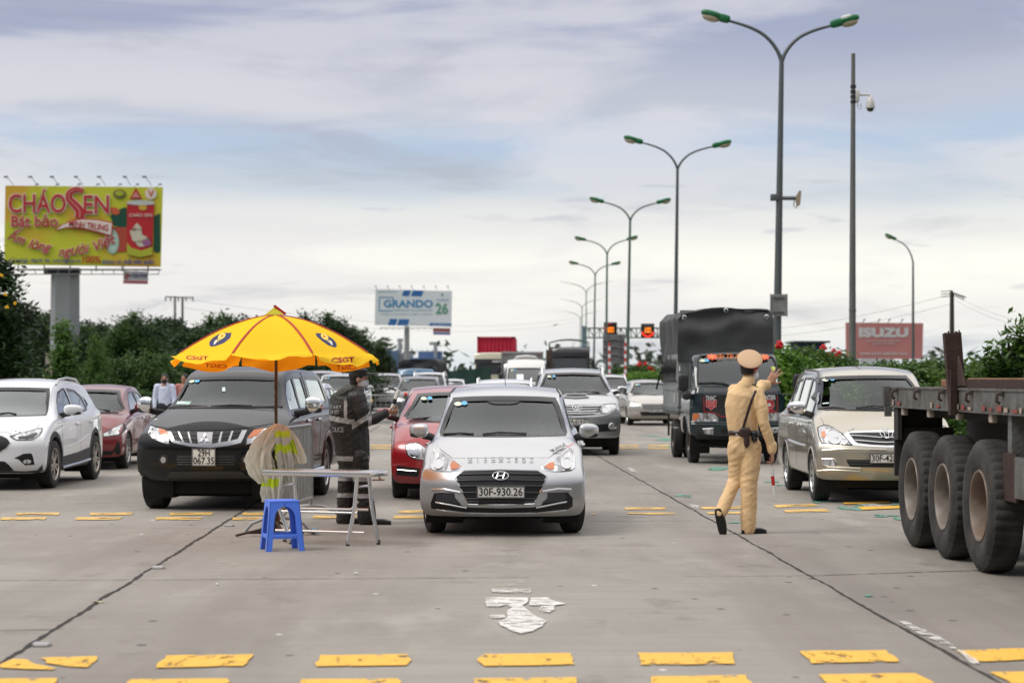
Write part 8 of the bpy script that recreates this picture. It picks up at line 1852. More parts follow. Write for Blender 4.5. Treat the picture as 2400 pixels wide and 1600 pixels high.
# belt, holster, strap
bm=bmesh.new();P=[J(1743, 1014)+Vector((.158*math.cos(a), .114*math.sin(a), 0)) for a in [2*math.pi*k/32 for k in range(33)]];n=len(P);a_=[bm.verts.new(p+Vector((0, 0, .026))) for p in P];b_=[bm.verts.new(p-Vector((0, 0, .022))) for p in P]
for i in range(n-1):bm.faces.new((a_[i], a_[i+1], b_[i+1], b_[i]))
o=fin('belt', bm, drk, A0);md=o.modifiers.new('s', 'SOLIDIFY');md.thickness=.008;md.offset=1
bm=bmesh.new();sell(bm, J(1746, 1013, -.145), (.060, .026, .050), 4, 14, 8);sell(bm, J(1750, 1032, -.145), (.030, .022, .065), 3.5, 12, 8);sell(bm, J(1750, 1043, -.143), (.022, .018, .025), 3, 10, 6);fin('holster', bm, drk, A0)
bm=bmesh.new();sell(bm, J(1769, 1018, -.125), (.036, .026, .040), 3, 12, 8);sell(bm, J(1769, 1029, -.125), (.030, .024, .030), 2, 12, 8);fin('belt_pouch', bm, blk, A0)
bm=bmesh.new();lathe(bm, [(.012, -.002), (.016, 0), (.012, .002), (.009, 0)], 10, Matrix.Translation(J(1727, 1020, -.132))@Matrix.Rotation(math.radians(90), 4, 'X'), cap=False);fin('belt_ring', bm, CHR, A0)
bm=bmesh.new();sp_=crom([(1741, 1006, ), (1752, 968), (1763, 935), (1772, 915)], 5);P=[J(x, y, -.150+.045*max(0, (980-y)/60)**1.3*0-.0) for x, y in sp_];P=[p+Vector((0, (.012 if i<3 else 0)+max(0, (i-10))*.006, 0)) for i, p in enumerate(P)]
tube(bm, P, .014, 8, flat=(1, .35));fin('shoulder_strap', bm, drk, A0)
# his red and white baton, hanging from the right hand
e=empty('baton', A0 .location, 0, 'white traffic baton with a red band hanging from the beige officer\'s right hand', 'baton')
bm=bmesh.new();tube(bm, [J(1810, 1092, -.07), J(1810.5, 1115, -.07)], .0165, 12);fin('baton_end', bm, mat('baton_white', (.66, .66, .62), .35), e)
bm=bmesh.new();tube(bm, [J(1810.5, 1115, -.07), J(1813, 1137, -.07)], .018, 12);fin('baton_band', bm, mat('baton_red', (.48, .02, .02), .4), e)
bm=bmesh.new();tube(bm, [J(1813, 1137, -.07), J(1816.5, 1160, -.07)], .0185, 12);fin('baton_tip', bm, mat('baton_white', (.66, .66, .62), .35), e)
bm=bmesh.new();P=[J(1810, 1092, -.07), J(1803, 1075, -.08), J(1806, 1066, -.09), J(1814, 1078, -.09), J(1811, 1092, -.07)];tube(bm, P, .0025, 5);tube(bm, [J(1808, 1066, -.075), J(1809, 1092, -.07)], .006, 6);fin('wrist_loop', bm, mat('loop_pink', (.5, .3, .28), .6), e)
D=23.2;S=D/F;B0=empty('person', (pp(825, 0, D).x, D, 0), 0, 'person in a black raincoat with grey reflective bands, under the umbrella\'s right edge', 'person')
def J(px, py, dy=0.):return Vector(((px-HX)/F*(D+dy)-B0 .location.x, dy, CH-(py-HY)/F*(D+dy)))
coat=mat('raincoat_black', (.015, .014, .013), .5, var=.3, vscale=5, col2=(.021, .019, .017), bump=.25, bscale=30);refl=mat('reflective_grey', (.34, .34, .34), .45, var=.4, vscale=12, col2=(.24, .235, .23))
HC=J(841, 889, 0);RS, RE, RW=J(838, 934, -.13), J(853, 991, -.16), J(908, 969, -.10);LS, LE, LW=J(824, 934, .16), J(832, 985, .18), J(834, 1028, .10)
bm=bmesh.new();caps(bm, [J(826, 1070), J(822, 1000), J(824, 945)], [.14, .14, .15], (.75, 1));caps(bm, [J(827, 930), J(836, 905), J(840, 895)], [.075, .055, .05])
legs=((J(816, 1070, .08), J(810, 1160, .08), J(811, 1219, .10)), (J(840, 1070, -.08), J(853, 1158, -.06), J(862, 1215, -.05)))
for a, b, c in legs:caps(bm, [a, b, c], [.075, .052, .042])
for a, b, c in ((RS, RE, RW), (LS, LE, LW)):caps(bm, [a, b, c], [.045, .036, .026])
MH=head(bm, HC, math.radians(-88));hand(bm, RW+Vector((.005, 0, .004)), (1, .1, .15), (.0, .6, .8), 1, (.85, .9, .95, .95), .02, .9, 1.0);hand(bm, LW, (.6, 0, -.7), (-.4, -1, 0), -1, (.4, )*4, .05)
skin('body', bm, .0065, SKN, B0, 2);face(B0, MH);hair(B0, MH, -.03);maskp(B0, MH, mat('mask_grey', (.46, .47, .49), .7))
bm=bmesh.new();caps(bm, [J(828, 1072), J(825, 1040), J(819, 1000), J(816, 965), J(821, 938), J(828, 922)], [.178, .188, .198, .205, .19, .11], (1.03, .95));caps(bm, [RS+Vector((-.03, 0, 0)), LS+Vector((-.02, 0, 0))], [.095, .09])
caps(bm, [RS, J(848, 965, -.16), RE, RE.lerp(RW, .5), RW-Vector((.03, 0, 0))], [.10, .092, .075, .060, .052]);caps(bm, [LS, LE, LW-Vector((.02, 0, -.03))], [.095, .07, .055])
def csel(c, n):
 x, y, z=c.x/S+825, c.y, HY-(c.z-CH)/S
 if z>1068 and z<1079:return 1
 if x<862 and 977<z+(x-800)*-.16<989 and not (x>834 and y<-.09):return 1
 if abs((z-985)+(x-850)*.62)<6.5 and x>828 and y<-.02 and x<870:return 1
 if 866<x<874 and z>966 and y<.05:return 1
 if 809<x<816 and z<984 and z>938 and y<0:return 1
 return 0
ct=skin('raincoat', bm, .0085, [coat, refl], B0, 4, .010, (5, 5, 6), csel, 5)
bm=bmesh.new();caps(bm, [J(846, 916, -.06), J(826, 911, -.10), J(803, 925, -.06), J(786, 937, 0), J(800, 930, .08), J(826, 912, .10)], [.035, .055, .072, .065, .06, .04]);caps(bm, [J(815, 918, 0), J(797, 938, 0)], [.07, .05]);skin('hood', bm, .009, mat('hood_grey', (.040, .038, .034), .6, bump=.4, bscale=30), B0, 2, .016, (14, 8, 10))
bm=bmesh.new();caps(bm, [J(828, 1065), J(828, 1088)], [.155, .15], (.9, 1))
for (a, b, c), w_ in zip(legs, (0, .004)):caps(bm, [a, a.lerp(b, .5), b, b.lerp(c, .5), c+Vector((-.01, 0, .005))], [.105, .098, .092, .098, .100])
def psel(c, n):z=HY-(c.z-CH)/S;return 1 if (1117<z<1126 or 1155<z<1165) else 0
skin('rain_trousers', bm, .0095, [coat, refl], B0, 4, .013, (6, 6, 9), psel, 2)
shoe(B0, (J(811, 1231, .10).x-.02, .10, .0), (1, -.15, 0), (0, 0, 1));shoe(B0, (J(862, 1231, -.05).x-.01, -.05, .0), (1, -.1, 0), (0, 0, 1))
bm=bmesh.new();Mk=Matrix.Translation(HC+Vector((-.005, 0, .062)))@Matrix.Rotation(math.radians(-88), 4, 'Z');lathe(bm, [(.090, -.03), (.094, .01), (.100, .04), (.085, .058), (.0001, .065)], 28, Mk, cap=False);sell(bm, (0, .135, -.0), (.085, .085, .009), 2.6, 18, 6, Mk);fin('cap', bm, coat, B0)
bv=BVHTree.FromPolygons([v.co.copy() for v in ct.data.vertices], [list(p.vertices) for p in ct.data.polygons])
def drape(o, bv, d=Vector((0, 1, 0)), off=.006):
 for v in o.data.vertices:
  h=bv.ray_cast(v.co-d*2, d)[0]
  if h:v.co=h-d*off
for s_, x, y, w_, h_ in (('POLICE', 791, 1006, 34, 12), ('HA NOI', 786, 965, 22, 10), ('C.S.G.T', 789, 953, 28, 7)):
 o=text('coat_lettering', s_, h_*S*1.35, refl, ct, Matrix.Translation((J(x, y).x, -.5, J(x, y).z)), off=.012, width=w_*S, ext=0);drape(o, bv)
e=empty('baton', B0 .location, 0, 'white traffic baton with a black band held upright by the raincoat officer', 'baton');a, b=J(917, 962, -.10), J(934.5, 915, -.10)
for nm, t0, t1, r, m_ in (('baton_grip', -.25, .0, .015, 'baton_white'), ('baton_guard', .0, .05, .034, 'baton_white'), ('baton_end', .051, .33, .021, 'baton_white'), ('baton_band', .331, .58, .0225, 'trim_black'), ('baton_tip', .581, 1., .024, 'baton_white')):bm=bmesh.new();tube(bm, [a.lerp(b, t0), a.lerp(b, t1)], r, 12);fin(nm, bm, MATS[m_], e)
def figure(loc, yaw, label, top, legs=None, seated=False, sk=SK2, msk=None, H=1.68, arms=0, longhair=False, group=None):
 e=empty('person', loc, yaw, label, 'person', group);k=H/1.68;V_=lambda x, y, z:Vector((x, y, z))*k;z0=-.55 if seated else 0
 bm=bmesh.new();HC=V_(0, .01, 1.53+z0);caps(bm, [V_(0, 0, .98+z0), V_(0, 0, 1.2+z0), V_(0, -.01, 1.32+z0)], [.13, .13, .14], (1, .65));caps(bm, [V_(0, -.01, 1.38+z0), V_(0, 0, 1.47+z0)], [.06, .052]);M=head(bm, HC, 0, k)
 AR=[]
 for s_ in (-1, 1):
  a, b, c=V_(s_*.18, 0, 1.36+z0), V_(s_*.23, .02, 1.08+z0), V_(s_*.21, .10, .86+z0)
  if arms==1 or (arms==2 and s_<0):b, c=V_(s_*.24, .12, 1.12+z0), V_(s_*.14, .36, 1.10+z0)
  AR.append((a, b, c));caps(bm, [a, b, c], [.045, .038, .026]);hand(bm, c, (c-b), (-s_, .1, .2), s_, (.5, )*4, .05)
  if seated:caps(bm, [V_(s_*.1, 0, .95+z0), V_(s_*.12, .42, .93+z0), V_(s_*.12, .5, .55+z0)], [.08, .06, .045])
  else:caps(bm, [V_(s_*.09, 0, .92), V_(s_*.10, .01, .48), V_(s_*.10, 0, .08)], [.08, .055, .042])
 skin('body', bm, .010, sk, e, 2);face(e, M);hair(e, M, -.03, True, 1.02)
 if longhair:bm=bmesh.new();sell(bm, (0, -.05, -.07), (.095, .06, .13), 2.4, 14, 10, M);skin('long_hair', bm, .012, HAIR, e, 2)
 if msk:maskp(e, M, msk)
 bm=bmesh.new();caps(bm, [V_(0, 0, .93+z0), V_(0, 0, 1.15+z0), V_(0, -.01, 1.32+z0), V_(0, -.01, 1.38+z0)], [.155, .16, .165, .10], (1, .68));caps(bm, [AR[0][0], AR[1][0]], [.065, .065])
 for a, b, c in AR:caps(bm, [a, b, b.lerp(c, .85)], [.066, .056, .043])
 skin('shirt', bm, .014, top, e, 2, .010, (7, 7, 6))
 if not seated:
  bm=bmesh.new();caps(bm, [V_(0, 0, .98), V_(0, 0, .88)], [.15, .155], (1, .7))
  for s_ in (-1, 1):caps(bm, [V_(s_*.09, 0, .9), V_(s_*.10, .01, .5), V_(s_*.10, 0, .08)], [.10, .08, .07])
  skin('trousers', bm, .016, legs, e, 2)
  for s_ in (-1, 1):shoe(e, (s_*.10*k, -.06, 0), (0, 1, 0), (0, 0, 1))
 return e
bshirt=mat('shirt_pale_blue', (.58, .62, .78), .8, bump=.3, bscale=30);navy=mat('trousers_navy', (.02, .022, .03), .8);mblk=mat('mask_black', (.015, .015, .016), .7);gshirt=mat('shirt_grey', (.14, .14, .15), .8);rshirt=mat('shirt_rose', (.40, .16, .14), .8);mpale=mat('mask_pale', (.62, .70, .72), .7)
q=gp(386, 1043);figure((pp(386, 0, 50).x, 50, 0), math.pi, 'person in a pale blue shirt and black mask, left of the black pickup', bshirt, navy, sk=SKN, msk=mblk, H=1.70)
figure((pp(433, 0, 50.5).x, 50.5, 0), math.pi-.3, 'person mostly hidden by the black pickup, only the head showing', rshirt, navy, sk=SKN, H=1.70)
def seat(C, x, y, z, label, **k):p=C.M@Vector((x, y, z));return figure(p, C.yaw+math.pi, label, seated=True, **k)
seat(HATCH, .36, 2.28, -.02+.16, 'person in a pale mask driving the silver car in front', top=gshirt, sk=SK2, msk=mpale, arms=1, H=1.6)
seat(HATCH, -.36, 2.45, .10, 'person in the passenger seat of the silver car in front', top=rshirt, H=1.55)
seat(REDC, -.38, 2.35, .12, 'person with long dark hair seated in the bright red saloon', top=gshirt, longhair=True, H=1.55)
seat(FORT, .38, 1.95, .40, 'person in a pale mask driving the big silver SUV with the scoop', top=gshirt, sk=SKN, msk=mpale, arms=1, H=1.6);seat(FORT, -.38, 2.0, .38, 'person in the passenger seat of the big silver SUV with the scoop', top=navy, msk=mpale, H=1.6)
# ================================================================ the checkpoint furniture
uy=bpy.data.materials.new('umbrella_cloth');uy.use_nodes=True;t=uy.node_tree;t.nodes.clear();nn=t.nodes.new;L=t.links.new
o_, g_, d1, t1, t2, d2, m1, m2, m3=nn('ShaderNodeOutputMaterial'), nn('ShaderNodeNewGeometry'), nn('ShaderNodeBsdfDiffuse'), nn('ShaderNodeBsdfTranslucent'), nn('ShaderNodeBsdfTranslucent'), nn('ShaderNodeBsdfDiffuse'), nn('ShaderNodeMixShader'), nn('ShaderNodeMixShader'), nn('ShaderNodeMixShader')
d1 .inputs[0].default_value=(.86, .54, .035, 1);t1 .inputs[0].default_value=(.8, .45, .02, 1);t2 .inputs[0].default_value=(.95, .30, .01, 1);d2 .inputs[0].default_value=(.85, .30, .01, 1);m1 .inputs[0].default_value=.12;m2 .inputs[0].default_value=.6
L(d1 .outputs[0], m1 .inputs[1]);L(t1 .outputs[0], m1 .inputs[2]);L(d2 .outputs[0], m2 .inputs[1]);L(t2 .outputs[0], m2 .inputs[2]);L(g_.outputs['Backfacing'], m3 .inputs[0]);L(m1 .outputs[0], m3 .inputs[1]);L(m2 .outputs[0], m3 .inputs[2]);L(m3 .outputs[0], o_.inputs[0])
ured=mat('umbrella_red', (.40, .025, .02), .7);uorg=mat('print_dark_orange', (.62, .10, .01), .7);navyp=mat('print_navy', (.020, .028, .10), .7);D=21.5
U=empty('umbrella', (pp(647, 0, D).x, D, 0), 0, 'large yellow umbrella with red seams over the checkpoint table', 'umbrella');ux=U.location.x
R_, zr, zt_=1.0, 1.845, 2.22;prof=lambda t:zr+(zt_-zr)*(1-t**1.75);tilt=Matrix.Rotation(math.radians(1.2), 4, 'X')
rib=lambda k, t:Vector((R_*t*math.cos(math.radians(27+45*k)), R_*t*math.sin(math.radians(27+45*k)), prof(t)))
bm=bmesh.new()
for k in range(8):
 G=[]
 for i in range(15):
  t=.04+.96*i/14;row=[]
  for j in range(11):
   s_=j/10;p=rib(k, t).lerp(rib(k+1, t), s_);sag=math.sin(math.pi*s_)*.05*t;p.z-=sag*(.5);p.x*=1-.02*math.sin(math.pi*s_);p.z+=.006*noise.noise(p*4);row.append(bm.verts.new(tilt@p))
  G.append(row)
 ang=math.radians(49.5+45*k);back=math.sin(ang);fl=.25 if back>.2 else (.75 if abs(math.cos(ang))>.9 else (.85 if math.cos(ang)>.3 else 1.05))
 if k==5:fl=1.35
 for i in range(1, 6):
  row=[]
  for j in range(11):
   s_=j/10;b0=rib(k, 1).lerp(rib(k+1, 1), s_);outv=Vector((math.cos(ang), math.sin(ang), 0));q=noise.noise(Vector((k*3.1+s_*4, i*.2, 1)));f_=fl+.6*q;d=i/5*(.175 if back>.2 else .135)*(1-.12*math.cos(s_*6.28))
   row.append(bm.verts.new(tilt@(b0+outv*math.sin(f_)*d+Vector((0, 0, -math.cos(f_)*d-.02*math.sin(math.pi*s_))))))
  G.append(row)
 for i in range(len(G)-1):
  for j in range(10):bm.faces.new((G[i][j], G[i+1][j], G[i+1][j+1], G[i][j+1]))
bmesh.ops.remove_doubles(bm, verts=bm.verts, dist=.0005)
for f in bm.faces:f.normal_update()
cz=sum(f.normal.z for f in bm.faces)
if cz<0:bmesh.ops.reverse_faces(bm, faces=bm.faces)
cano=fin('canopy', bm, uy, U);ub=BVHTree.FromPolygons([v.co.copy() for v in cano.data.vertices], [list(p.vertices) for p in cano.data.polygons])
for k in range(8):
 bm=bmesh.new();tube(bm, [tilt@(rib(k, .05+.95*i/12)+Vector((0, 0, .004))) for i in range(13)], .013, 6, flat=(1, .35));fin('seam', bm, ured, U)
 bm=bmesh.new();tube(bm, [tilt@(rib(k, .05+.95*i/12)+Vector((0, 0, -.012))) for i in range(13)], .005, 5);tube(bm, [tilt@Vector((0, 0, 1.95)), tilt@(rib(k, .55)+Vector((0, 0, -.015)))], .004, 5);fin('rib', bm, mat('rib_grey', (.2, .2, .2), .4, .8), U)
bm=bmesh.new();extrude_poly(bm, [(-.10, 0), (.10, 0), (.0, .085)], .02, Matrix.Translation((-.01, -.07, zt_-.0))@Matrix.Rotation(math.radians(-14), 4, 'X'));fin('top_flap', bm, mat('flap_lime', (.62, .62, .04), .7), U)
bm=bmesh.new();extrude_poly(bm, [(-.02, .09), (.0, .105), (.115, .02), (.10, .0)], .02, Matrix.Translation((-.005, -.06, zt_+.0)));fin('top_flap', bm, ured, U)
bm=bmesh.new();tube(bm, [(0, 0, .05), (0, 0, zt_+.01)], .0155, 12);fin('pole', bm, mat('pole_rust_brown', (.12, .075, .045), .7, .2, var=.7, vscale=12, col2=(.05, .035, .025)), U)
bm=bmesh.new();lathe(bm, [(.022, 0), (.022, .05), (.0001, .055)], 12, Matrix.Translation((0, -.03, zt_+.0)), cap=False);fin('finial', bm, CHR, U)
bm=bmesh.new()
for a in (25, 115, 205, 295):c_, s_=math.cos(math.radians(a)), math.sin(math.radians(a));tube(bm, [(c_*.03, s_*.03, .14), (c_*.16, s_*.16, .07), (c_*.42, s_*.42, .016)], .019, 6, flat=(1, .7))
tube(bm, [(0, 0, .02), (0, 0, .40)], .026, 10);box(bm, -.28, .28, -.012, .012, .02, .05);fin('stand', bm, mat('stand_brown', (.045, .028, .022), .8), U)
def upx(x, y, o=None, off=.006, D_=None):
 o0=Vector((0, 0, CH))-U.location;d=Vector(((x-HX)/F, 1, -(y-HY)/F)).normalized();h=ub.ray_cast(o0, d)[0]
 if h is None:h=o0+d*(20.5/d.y)
 return h-d*off
def uback(x, y, off=.006):
 o0=Vector((0, 0, CH))-U.location;d=Vector(((x-HX)/F, 1, -(y-HY)/F)).normalized();hs=[];p=o0
 for _ in range(4):
  h=ub.ray_cast(p, d)[0]
  if h is None:break
  hs.append(h);p=h+d*.02
 return (hs[-1] if hs else o0+d*(22.4/d.y))-d*off
def udecal(name, pts, m, off=.006):
 bm=bmesh.new();c_=(sum(p[0] for p in pts)/len(pts), sum(p[1] for p in pts)/len(pts));P=resamp(pts, 3);rings=[[bm.verts.new(upx(lerp(c_[0], x, k/4), lerp(c_[1], y, k/4), off=off)) for x, y in P] for k in (1, 2, 3, 4)];cv=bm.verts.new(upx(*c_, off=off));n=len(P)
 for i in range(n):
  bm.faces.new((cv, rings[0][i], rings[0][(i+1)%n]))
  for k in range(3):bm.faces.new((rings[k][i], rings[k+1][i], rings[k+1][(i+1)%n], rings[k][(i+1)%n]))
 return fin(name, bm, m, U)
def utext(s_, cx, cy, w_, h_, rot, m, fn=None, flip=False):
 o=text('umbrella_lettering', s_, 1.0, m, U, ext=0, off=.03, width=1.0);zs=[v.co.z for v in o.data.vertices];z0, z1=min(zs), max(zs);c_, s2_=math.cos(rot), math.sin(rot)
 for v in o.data.vertices:
  a, b=v.co.x*w_*(-1 if flip else 1), -((v.co.z-z0)/(z1-z0)-.5)*h_;v.co=(fn or upx)(cx+a*c_-b*s2_, cy+a*s2_+b*c_)
T=lambda pts:[(380+x/4.356, 700+y/4.356) for x, y in pts]
yelp=mat('print_yellow', (.80, .58, .10), .7);whp_=mat('print_white', (.72, .72, .72), .7)
for sh_ in ([(625, 345), (665, 348), (708, 345), (695, 400), (630, 450), (545, 482), (495, 488), (480, 465), (485, 435), (520, 395), (570, 365)], [(1565, 350), (1610, 352), (1660, 355), (1690, 375), (1745, 410), (1780, 455), (1782, 485), (1765, 496), (1700, 475), (1640, 435), (1580, 385)]):
 udecal('emblem', T(sh_), navyp, .005);c_=(sum(p[0] for p in sh_)/len(sh_), sum(p[1] for p in sh_)/len(sh_));sg=1 if c_[0]>1000 else -1
 udecal('emblem_mark', T(ellipse(c_[0]-25*sg, c_[1]-30, 44, 26, 14, sg*.6)), yelp, .009);udecal('emblem_mark', T(ellipse(c_[0]-30*sg, c_[1]-33, 14, 9, 10, sg*.6)), uorg, .012);udecal('emblem_mark', T([(c_[0]+20*sg, c_[1]+12), (c_[0]+42*sg, c_[1]+18), (c_[0]+60*sg, c_[1]+52), (c_[0]+46*sg, c_[1]+56)]), whp_, .009)
 utext('CSGT', *T([(c_[0]+8*sg, c_[1]+6)])[0], 24, 6, sg*.62, yelp)
utext('CSGT', 462, 838, 52, 9, .02, ured);utext('CSGT', 804, 843, 54, 13, -.04, ured);utext('CSGT', 812, 860, 48, 12, .0, uorg, uback, True);utext('CSGT', 506, 857, 52, 9, .06, uorg, uback, True)
# --- blue plastic stool
blu=mat('stool_blue', (.08, .20, .80), .38, var=.15, vscale=10, col2=(.08, .2, .7));e=empty('stool', (pp(661, 0, 19.75).x, 19.75, 0), math.radians(17), 'bright blue plastic stool with four splayed legs, in front of the umbrella pole', 'stool')
Hs, at, ab=.465, .135, .178
def wid(z):return lerp(ab, at, z/Hs)
bm=bmesh.new();box(bm, -at-.004, at+.004, -at-.004, at+.004, Hs-.022, Hs, .008);sell(bm, (0, 0, Hs), (.02, .02, .003), 3, 12, 6);fin('seat', bm, blu, e)
for sx in (-1, 1):
 for sy in (-1, 1):
  bm=bmesh.new();L0=.052
  for ax in (0, 1):
   rows=[]
   for z in (0, .1, .2, .30, .34, .37, .39, .403, .41, Hs-.01):
    w_=wid(z);ex=L0 if z<.3 else lerp(L0, at, 1-math.sqrt(max(0, 1-((z-.3)/(.41-.3))**2)) if z<.41 else 1);a=(w_, w_-ex);th_=.008
    q=[(sx*a[0], sy*w_), (sx*a[1], sy*w_), (sx*a[1], sy*(w_-th_)), (sx*a[0], sy*(w_-th_))] if ax==0 else [(sx*w_, sy*a[0]), (sx*w_, sy*a[1]), (sx*(w_-th_), sy*a[1]), (sx*(w_-th_), sy*a[0])];rows.append([bm.verts.new((x, y, z)) for x, y in q])
   for i in range(len(rows)-1):
    for k in range(4):bm.faces.new((rows[i][k], rows[i][(k+1)%4], rows[i+1][(k+1)%4], rows[i+1][k]))
   bm.faces.new(rows[0])
  fin('leg', bm, blu, e, smooth=False, recalc=True)
for k in range(4):
 bm=bmesh.new();w_=wid(.14)-.002;box(bm, -w_+.04, w_-.04, -w_, -w_+.012, .115, .155, .003, Matrix.Rotation(k*math.pi/2, 4, 'Z'));fin('stretcher', bm, blu, e)
# --- folding steel table
inox=mat('polished_steel', (.80, .79, .78), .22, 1., var=.3, vscale=3, col2=(.6, .59, .58));Tb=empty('folding_table', (-1.79, 20.45, 0), math.radians(-21), 'narrow folding table of polished steel beside the yellow umbrella', 'table')
bm=bmesh.new();box(bm, -.565, .565, -.22, .22, .655, .708, .008);fin('tabletop', bm, inox, Tb)
for sx in (-1, 1):
 for sy in (-1, 1):
  o=empty('leg', (0, 0, 0), 0, parent=Tb);bm=bmesh.new();tube(bm, [(sx*.40, sy*.13, .67), (sx*.40+sy*.03, sy*.13, .35), (sx*(.40)+sx*sy*.10, sy*.13, .02)], .0195, 10);fin('leg_tube', bm, inox, o);bm=bmesh.new();tube(bm, [(sx*.40+sx*sy*.10, sy*.13, .0), (sx*.40+sx*sy*.10, sy*.13, .045)], .019, 10);fin('leg_cap', bm, BLK, o)
for P in ([(-.40, -.12, .42), (-.33, -.12, .345), (.33, -.12, .345), (.40, -.12, .42)], [(-.40, -.13, .315), (.40, -.13, .315)], [(-.47, -.12, .13), (.47, -.12, .13)], [(-.40, .12, .33), (.40, .12, .33)], [(-.40, -.13, .56), (-.40, .13, .56)], [(.40, -.13, .56), (.40, .13, .56)]):bm=bmesh.new();tube(bm, P, .012, 8);fin('crossbar', bm, inox, Tb)
# --- crowd barriers
gal=mat('galvanised_tube', (.36, .37, .37), .42, .7, var=.5, vscale=10, col2=(.22, .23, .23))
def barrier(x, y, yaw, label, L_=2.2, H=1.06, nb=20, foot=True):
 e=empty('crowd_barrier', (x, y, 0), yaw, label, 'barrier', 'galvanised crowd barriers');r=.019;zb_=.24
 bm=bmesh.new();P=[(0, 0, zb_), (0, 0, H-.10), (.03, 0, H-.03), (.10, 0, H), (L_-.10, 0, H), (L_-.03, 0, H-.03), (L_, 0, H-.10), (L_, 0, zb_), (0, 0, zb_)];tube(bm, P, r, 8);fin('frame', bm, gal, e)
 for k in range(nb):bm=bmesh.new();xx=(k+1)*L_/(nb+1);tube(bm, [(xx, 0, zb_), (xx, 0, H-.005)], .0085, 6);fin('bar', bm, gal, e)
 for xx in (.06, L_-.06):bm=bmesh.new();tube(bm, [(xx, -.34, .01), (xx, -.27, .09), (xx, -.14, .14), (xx, 0, .15), (xx, .14, .14), (xx, .27, .09), (xx, .34, .01)], .018, 8);tube(bm, [(xx, 0, .15), (xx, 0, zb_)], .018, 8);fin('foot', bm, gal, e)
 return e
b1_=barrier(-2.42, 21.95, math.radians(86), 'crowd barrier seen almost end-on behind the steel table', nb=22)
bm=bmesh.new();tube(bm, [(.02, 0, .0), (.02, 0, .24)], .030, 10);fin('orange_foot_sleeve', bm, mat('rust_orange', (.26, .08, .03), .8), b1_)
for k in range(3):barrier(-4.35+k*2.3, 63+k*.15, .02, ['far crowd barrier, left one, behind the raincoat officer', 'far crowd barrier, middle one, behind the officer\'s baton', 'far crowd barrier, right one, mostly behind the bright red saloon'][k], nb=13)
e=empty('warning_beacon', (pp(951, 0, 62.8).x, 62.8, 0), 0, 'small red warning lamp on a black base above the far crowd barrier', 'beacon');z_=pp(0, 930, 62.8).z
bm=bmesh.new();tube(bm, [(0, .1, 0), (0, .1, z_)], .02, 6);sell(bm, (0, 0, z_), (.065, .065, .05), 3);fin('beacon_base', bm, BLK, e);bm=bmesh.new();sell(bm, (0, 0, z_+.085), (.06, .06, .055), 2.6);fin('beacon_lens', bm, mat('beacon_red', (.75, .03, .02), .35, coat=1), e)
# --- raincoats hung on the umbrella pole
def drapery(name, label, pts, m, seed, sel=None, x0=0, y0=0):
 """pts: rows of (z, centre x, centre y, half width, depth): a crumpled hanging cloth"""
 bm=bmesh.new();rows=[];n=90;Z=[p[0] for p in pts];fz_=[pchip([(-p[0], p[i]) for p in pts]) for i in (1, 2, 3, 4)];m_=34
 for i in range(m_+1):
  z=lerp(Z[0], Z[-1], i/m_);cx, cy, hw_, dp=[f(-z) for f in fz_];row=[]
  for j in range(n):
   a=2*math.pi*j/n;fo=.82+.26*(.5-2*abs(noise.noise(Vector((math.cos(a)*3.5+seed*2, math.sin(a)*3.5, z*7-a)))))+.5*noise.noise(Vector((math.cos(a)*2.2+seed, math.sin(a)*2.2, z*3.0)))+(.10+.16*i/m_)*math.sin(a*9+seed+z*5+3*noise.noise(Vector((a, z*4, seed))));hem=.05*noise.noise(Vector((a*1.5, seed, 4)))*(i/m_)
   row.append(bm.verts.new((x0+cx+hw_*fo*math.cos(a), y0+cy+dp*fo*math.sin(a), z+hem)))
  rows.append(row)
 for i in range(m_):
  for j in range(n):bm.faces.new((rows[i][j], rows[i][(j+1)%n], rows[i+1][(j+1)%n], rows[i+1][j])).material_index=(sel(i/m_, j/n) if sel else 0)
 bmesh.ops.recalc_face_normals(bm, faces=bm.faces);o=fin(name, bm, m);o.location=(ux, 21.5, 0);return tag(o, label, 'raincoat', 'raincoats hung on the umbrella pole')
pla=mat('plastic_pale', (.88, .87, .78), .4, trans=.3, var=.4, vscale=6, col2=(.78, .75, .64), spec=.6);lim=mat('hi_vis_lime', (.60, .78, .03), .5, trans=.15);pla2=mat('plastic_grey', (.72, .72, .66), .4, trans=.3, var=.4, vscale=14, col2=(.55, .55, .5))
drapery('raincoat', 'pale translucent raincoat hanging on the left side of the umbrella pole', [(1.13, .02, -.03, .03, .03), (1.05, -.04, -.05, .09, .07), (.92, -.11, -.06, .12, .09), (.76, -.16, -.05, .125, .10), (.62, -.14, -.05, .115, .09), (.53, -.10, -.05, .06, .05)], [pla], 2)
drapery('raincoat', 'pale raincoat with lime bands at the front of the umbrella pole', [(1.12, .05, -.04, .04, .04), (1.02, .07, -.09, .07, .05), (.90, .08, -.10, .075, .05), (.78, .10, -.10, .08, .05), (.70, .11, -.10, .07, .04)], [pla2, lim], 5, lambda t, u:1 if (.12<t<.27 or .46<t<.62 or (.62<t<.85 and u>.42 and u<.56)) else 0)
drapery('raincoat', 'pale raincoat sleeve with a slanting lime band, right of the umbrella pole', [(1.10, .08, .02, .04, .04), (.98, .15, .03, .07, .05), (.85, .20, .02, .075, .05), (.73, .235, .02, .06, .04)], [pla, lim], 8, lambda t, u:1 if (.35<t<.72 and .60<u<.80) else 0)
drapery('raincoat', 'raincoat with lime bands hanging lowest on the umbrella pole', [(.68, -.02, -.04, .09, .05), (.58, -.03, -.08, .10, .05), (.48, -.04, -.08, .105, .05), (.37, -.03, -.07, .085, .04)], [pla2, lim], 11, lambda t, u:1 if (t<.16 or .32<t<.58) else 0)
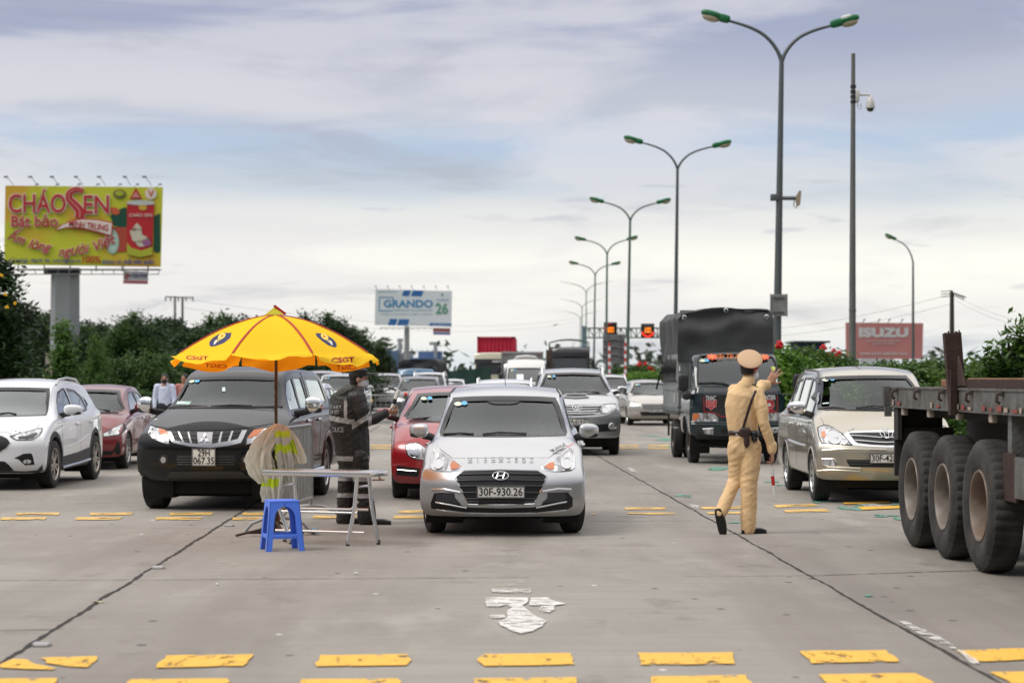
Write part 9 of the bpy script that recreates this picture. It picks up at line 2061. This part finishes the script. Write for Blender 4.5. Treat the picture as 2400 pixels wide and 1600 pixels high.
drapery('raincoat', 'grey-white cloth hanging behind the table top at the umbrella pole', [(.95, .10, .05, .05, .04), (.80, .11, .06, .09, .05), (.62, .12, .06, .08, .04), (.52, .13, .06, .05, .03)], [pla2], 14)
# --- small things on the ground
e=empty('water_bottle', (pp(738, 0, 21.7).x, 21.7, .0), 2.0, 'clear plastic water bottle with a blue cap lying behind the blue stool', 'bottle');Mb=Matrix.Translation((0, 0, .034))@Matrix.Rotation(math.radians(90), 4, 'Y')
bm=bmesh.new();lathe(bm, [(.0001, -.11), (.031, -.105), (.033, -.09), (.031, -.05), (.033, -.03), (.031, 0), (.033, .03), (.030, .06), (.014, .095), (.013, .11)], 18, Mb, cap=False);fin('bottle_body', bm, mat('bottle_plastic', (.55, .62, .68), .15, alpha=.55, coat=1), e)
bm=bmesh.new();lathe(bm, [(.015, .105), (.015, .125), (.0001, .126)], 14, Mb, cap=False);fin('bottle_cap', bm, mat('cap_blue', (.02, .22, .55), .4), e);bm=bmesh.new();lathe(bm, [(.0335, -.04), (.0335, .025)], 18, Mb, cap=False);fin('bottle_label', bm, mat('label_blue', (.15, .45, .7), .5), e)
for k, (x, y) in enumerate(((537, 1233), (371, 1332), (98, 1513))):
 p=gp(x, y);e=empty('road_stud', (p.x, p.y, 0), .1, ['farthest of three metal road studs beside the left slab joint', 'middle one of three metal road studs beside the left slab joint', 'nearest of three metal road studs, lower left, beside the slab joint'][k], 'road stud', 'metal road studs')
 bm=bmesh.new();sell(bm, (0, 0, .004), (.055, .05, .022), 5, 16, 8);fin('stud_body', bm, mat('stud_metal', (.42, .41, .40), .3, .8), e);bm=bmesh.new();box(bm, -.04, .04, -.053, -.049, .008, .02);fin('stud_reflector', bm, mat('stud_reflector', (.7, .7, .7), .2), e)
def litter(x, y, lab, col, sx, sy, nm='paper_scrap'):
 p=gp(x, y);bm=bmesh.new();rr=random.Random(int(x));v=[bm.verts.new((sx*math.cos(a)*rr.uniform(.6, 1), sy*math.sin(a)*rr.uniform(.6, 1), rr.uniform(.006, .02))) for a in [2*math.pi*k/9 for k in range(9)]];bm.faces.new(v);o=fin(nm, bm, mat('scrap_%s'%nm+str(col), col, .7), smooth=False);o.location=(p.x, p.y, 0);md=o.modifiers.new('s', 'SOLIDIFY');md.thickness=.004;tag(o, lab, 'litter')
litter(834, 1346, 'small white paper scrap on the slab joint left of the arrow', (.75, .74, .72), .022, .03);litter(232, 1412, 'thin yellowish strip of litter on the left slab joint', (.5, .46, .28), .06, .02);litter(509, 1371, 'small pale scrap below the slab joint, left of centre', (.65, .64, .6), .014, .03)
e=empty('sandal', (pp(884, 0, 33).x, 33, 0), .3, 'brown sandal lying on the road between the raincoat officer and the red saloon', 'sandal');bm=bmesh.new();sell(bm, (0, 0, .012), (.13, .045, .012), 2.6);fin('sole', bm, mat('sandal_brown', (.20, .09, .05), .7), e);bm=bmesh.new();tube(bm, [(.05, -.04, .02), (.03, -.02, .06), (.03, .02, .06), (.05, .04, .02)], .009, 6);fin('strap', bm, mat('sandal_brown', (.20, .09, .05), .7), e)
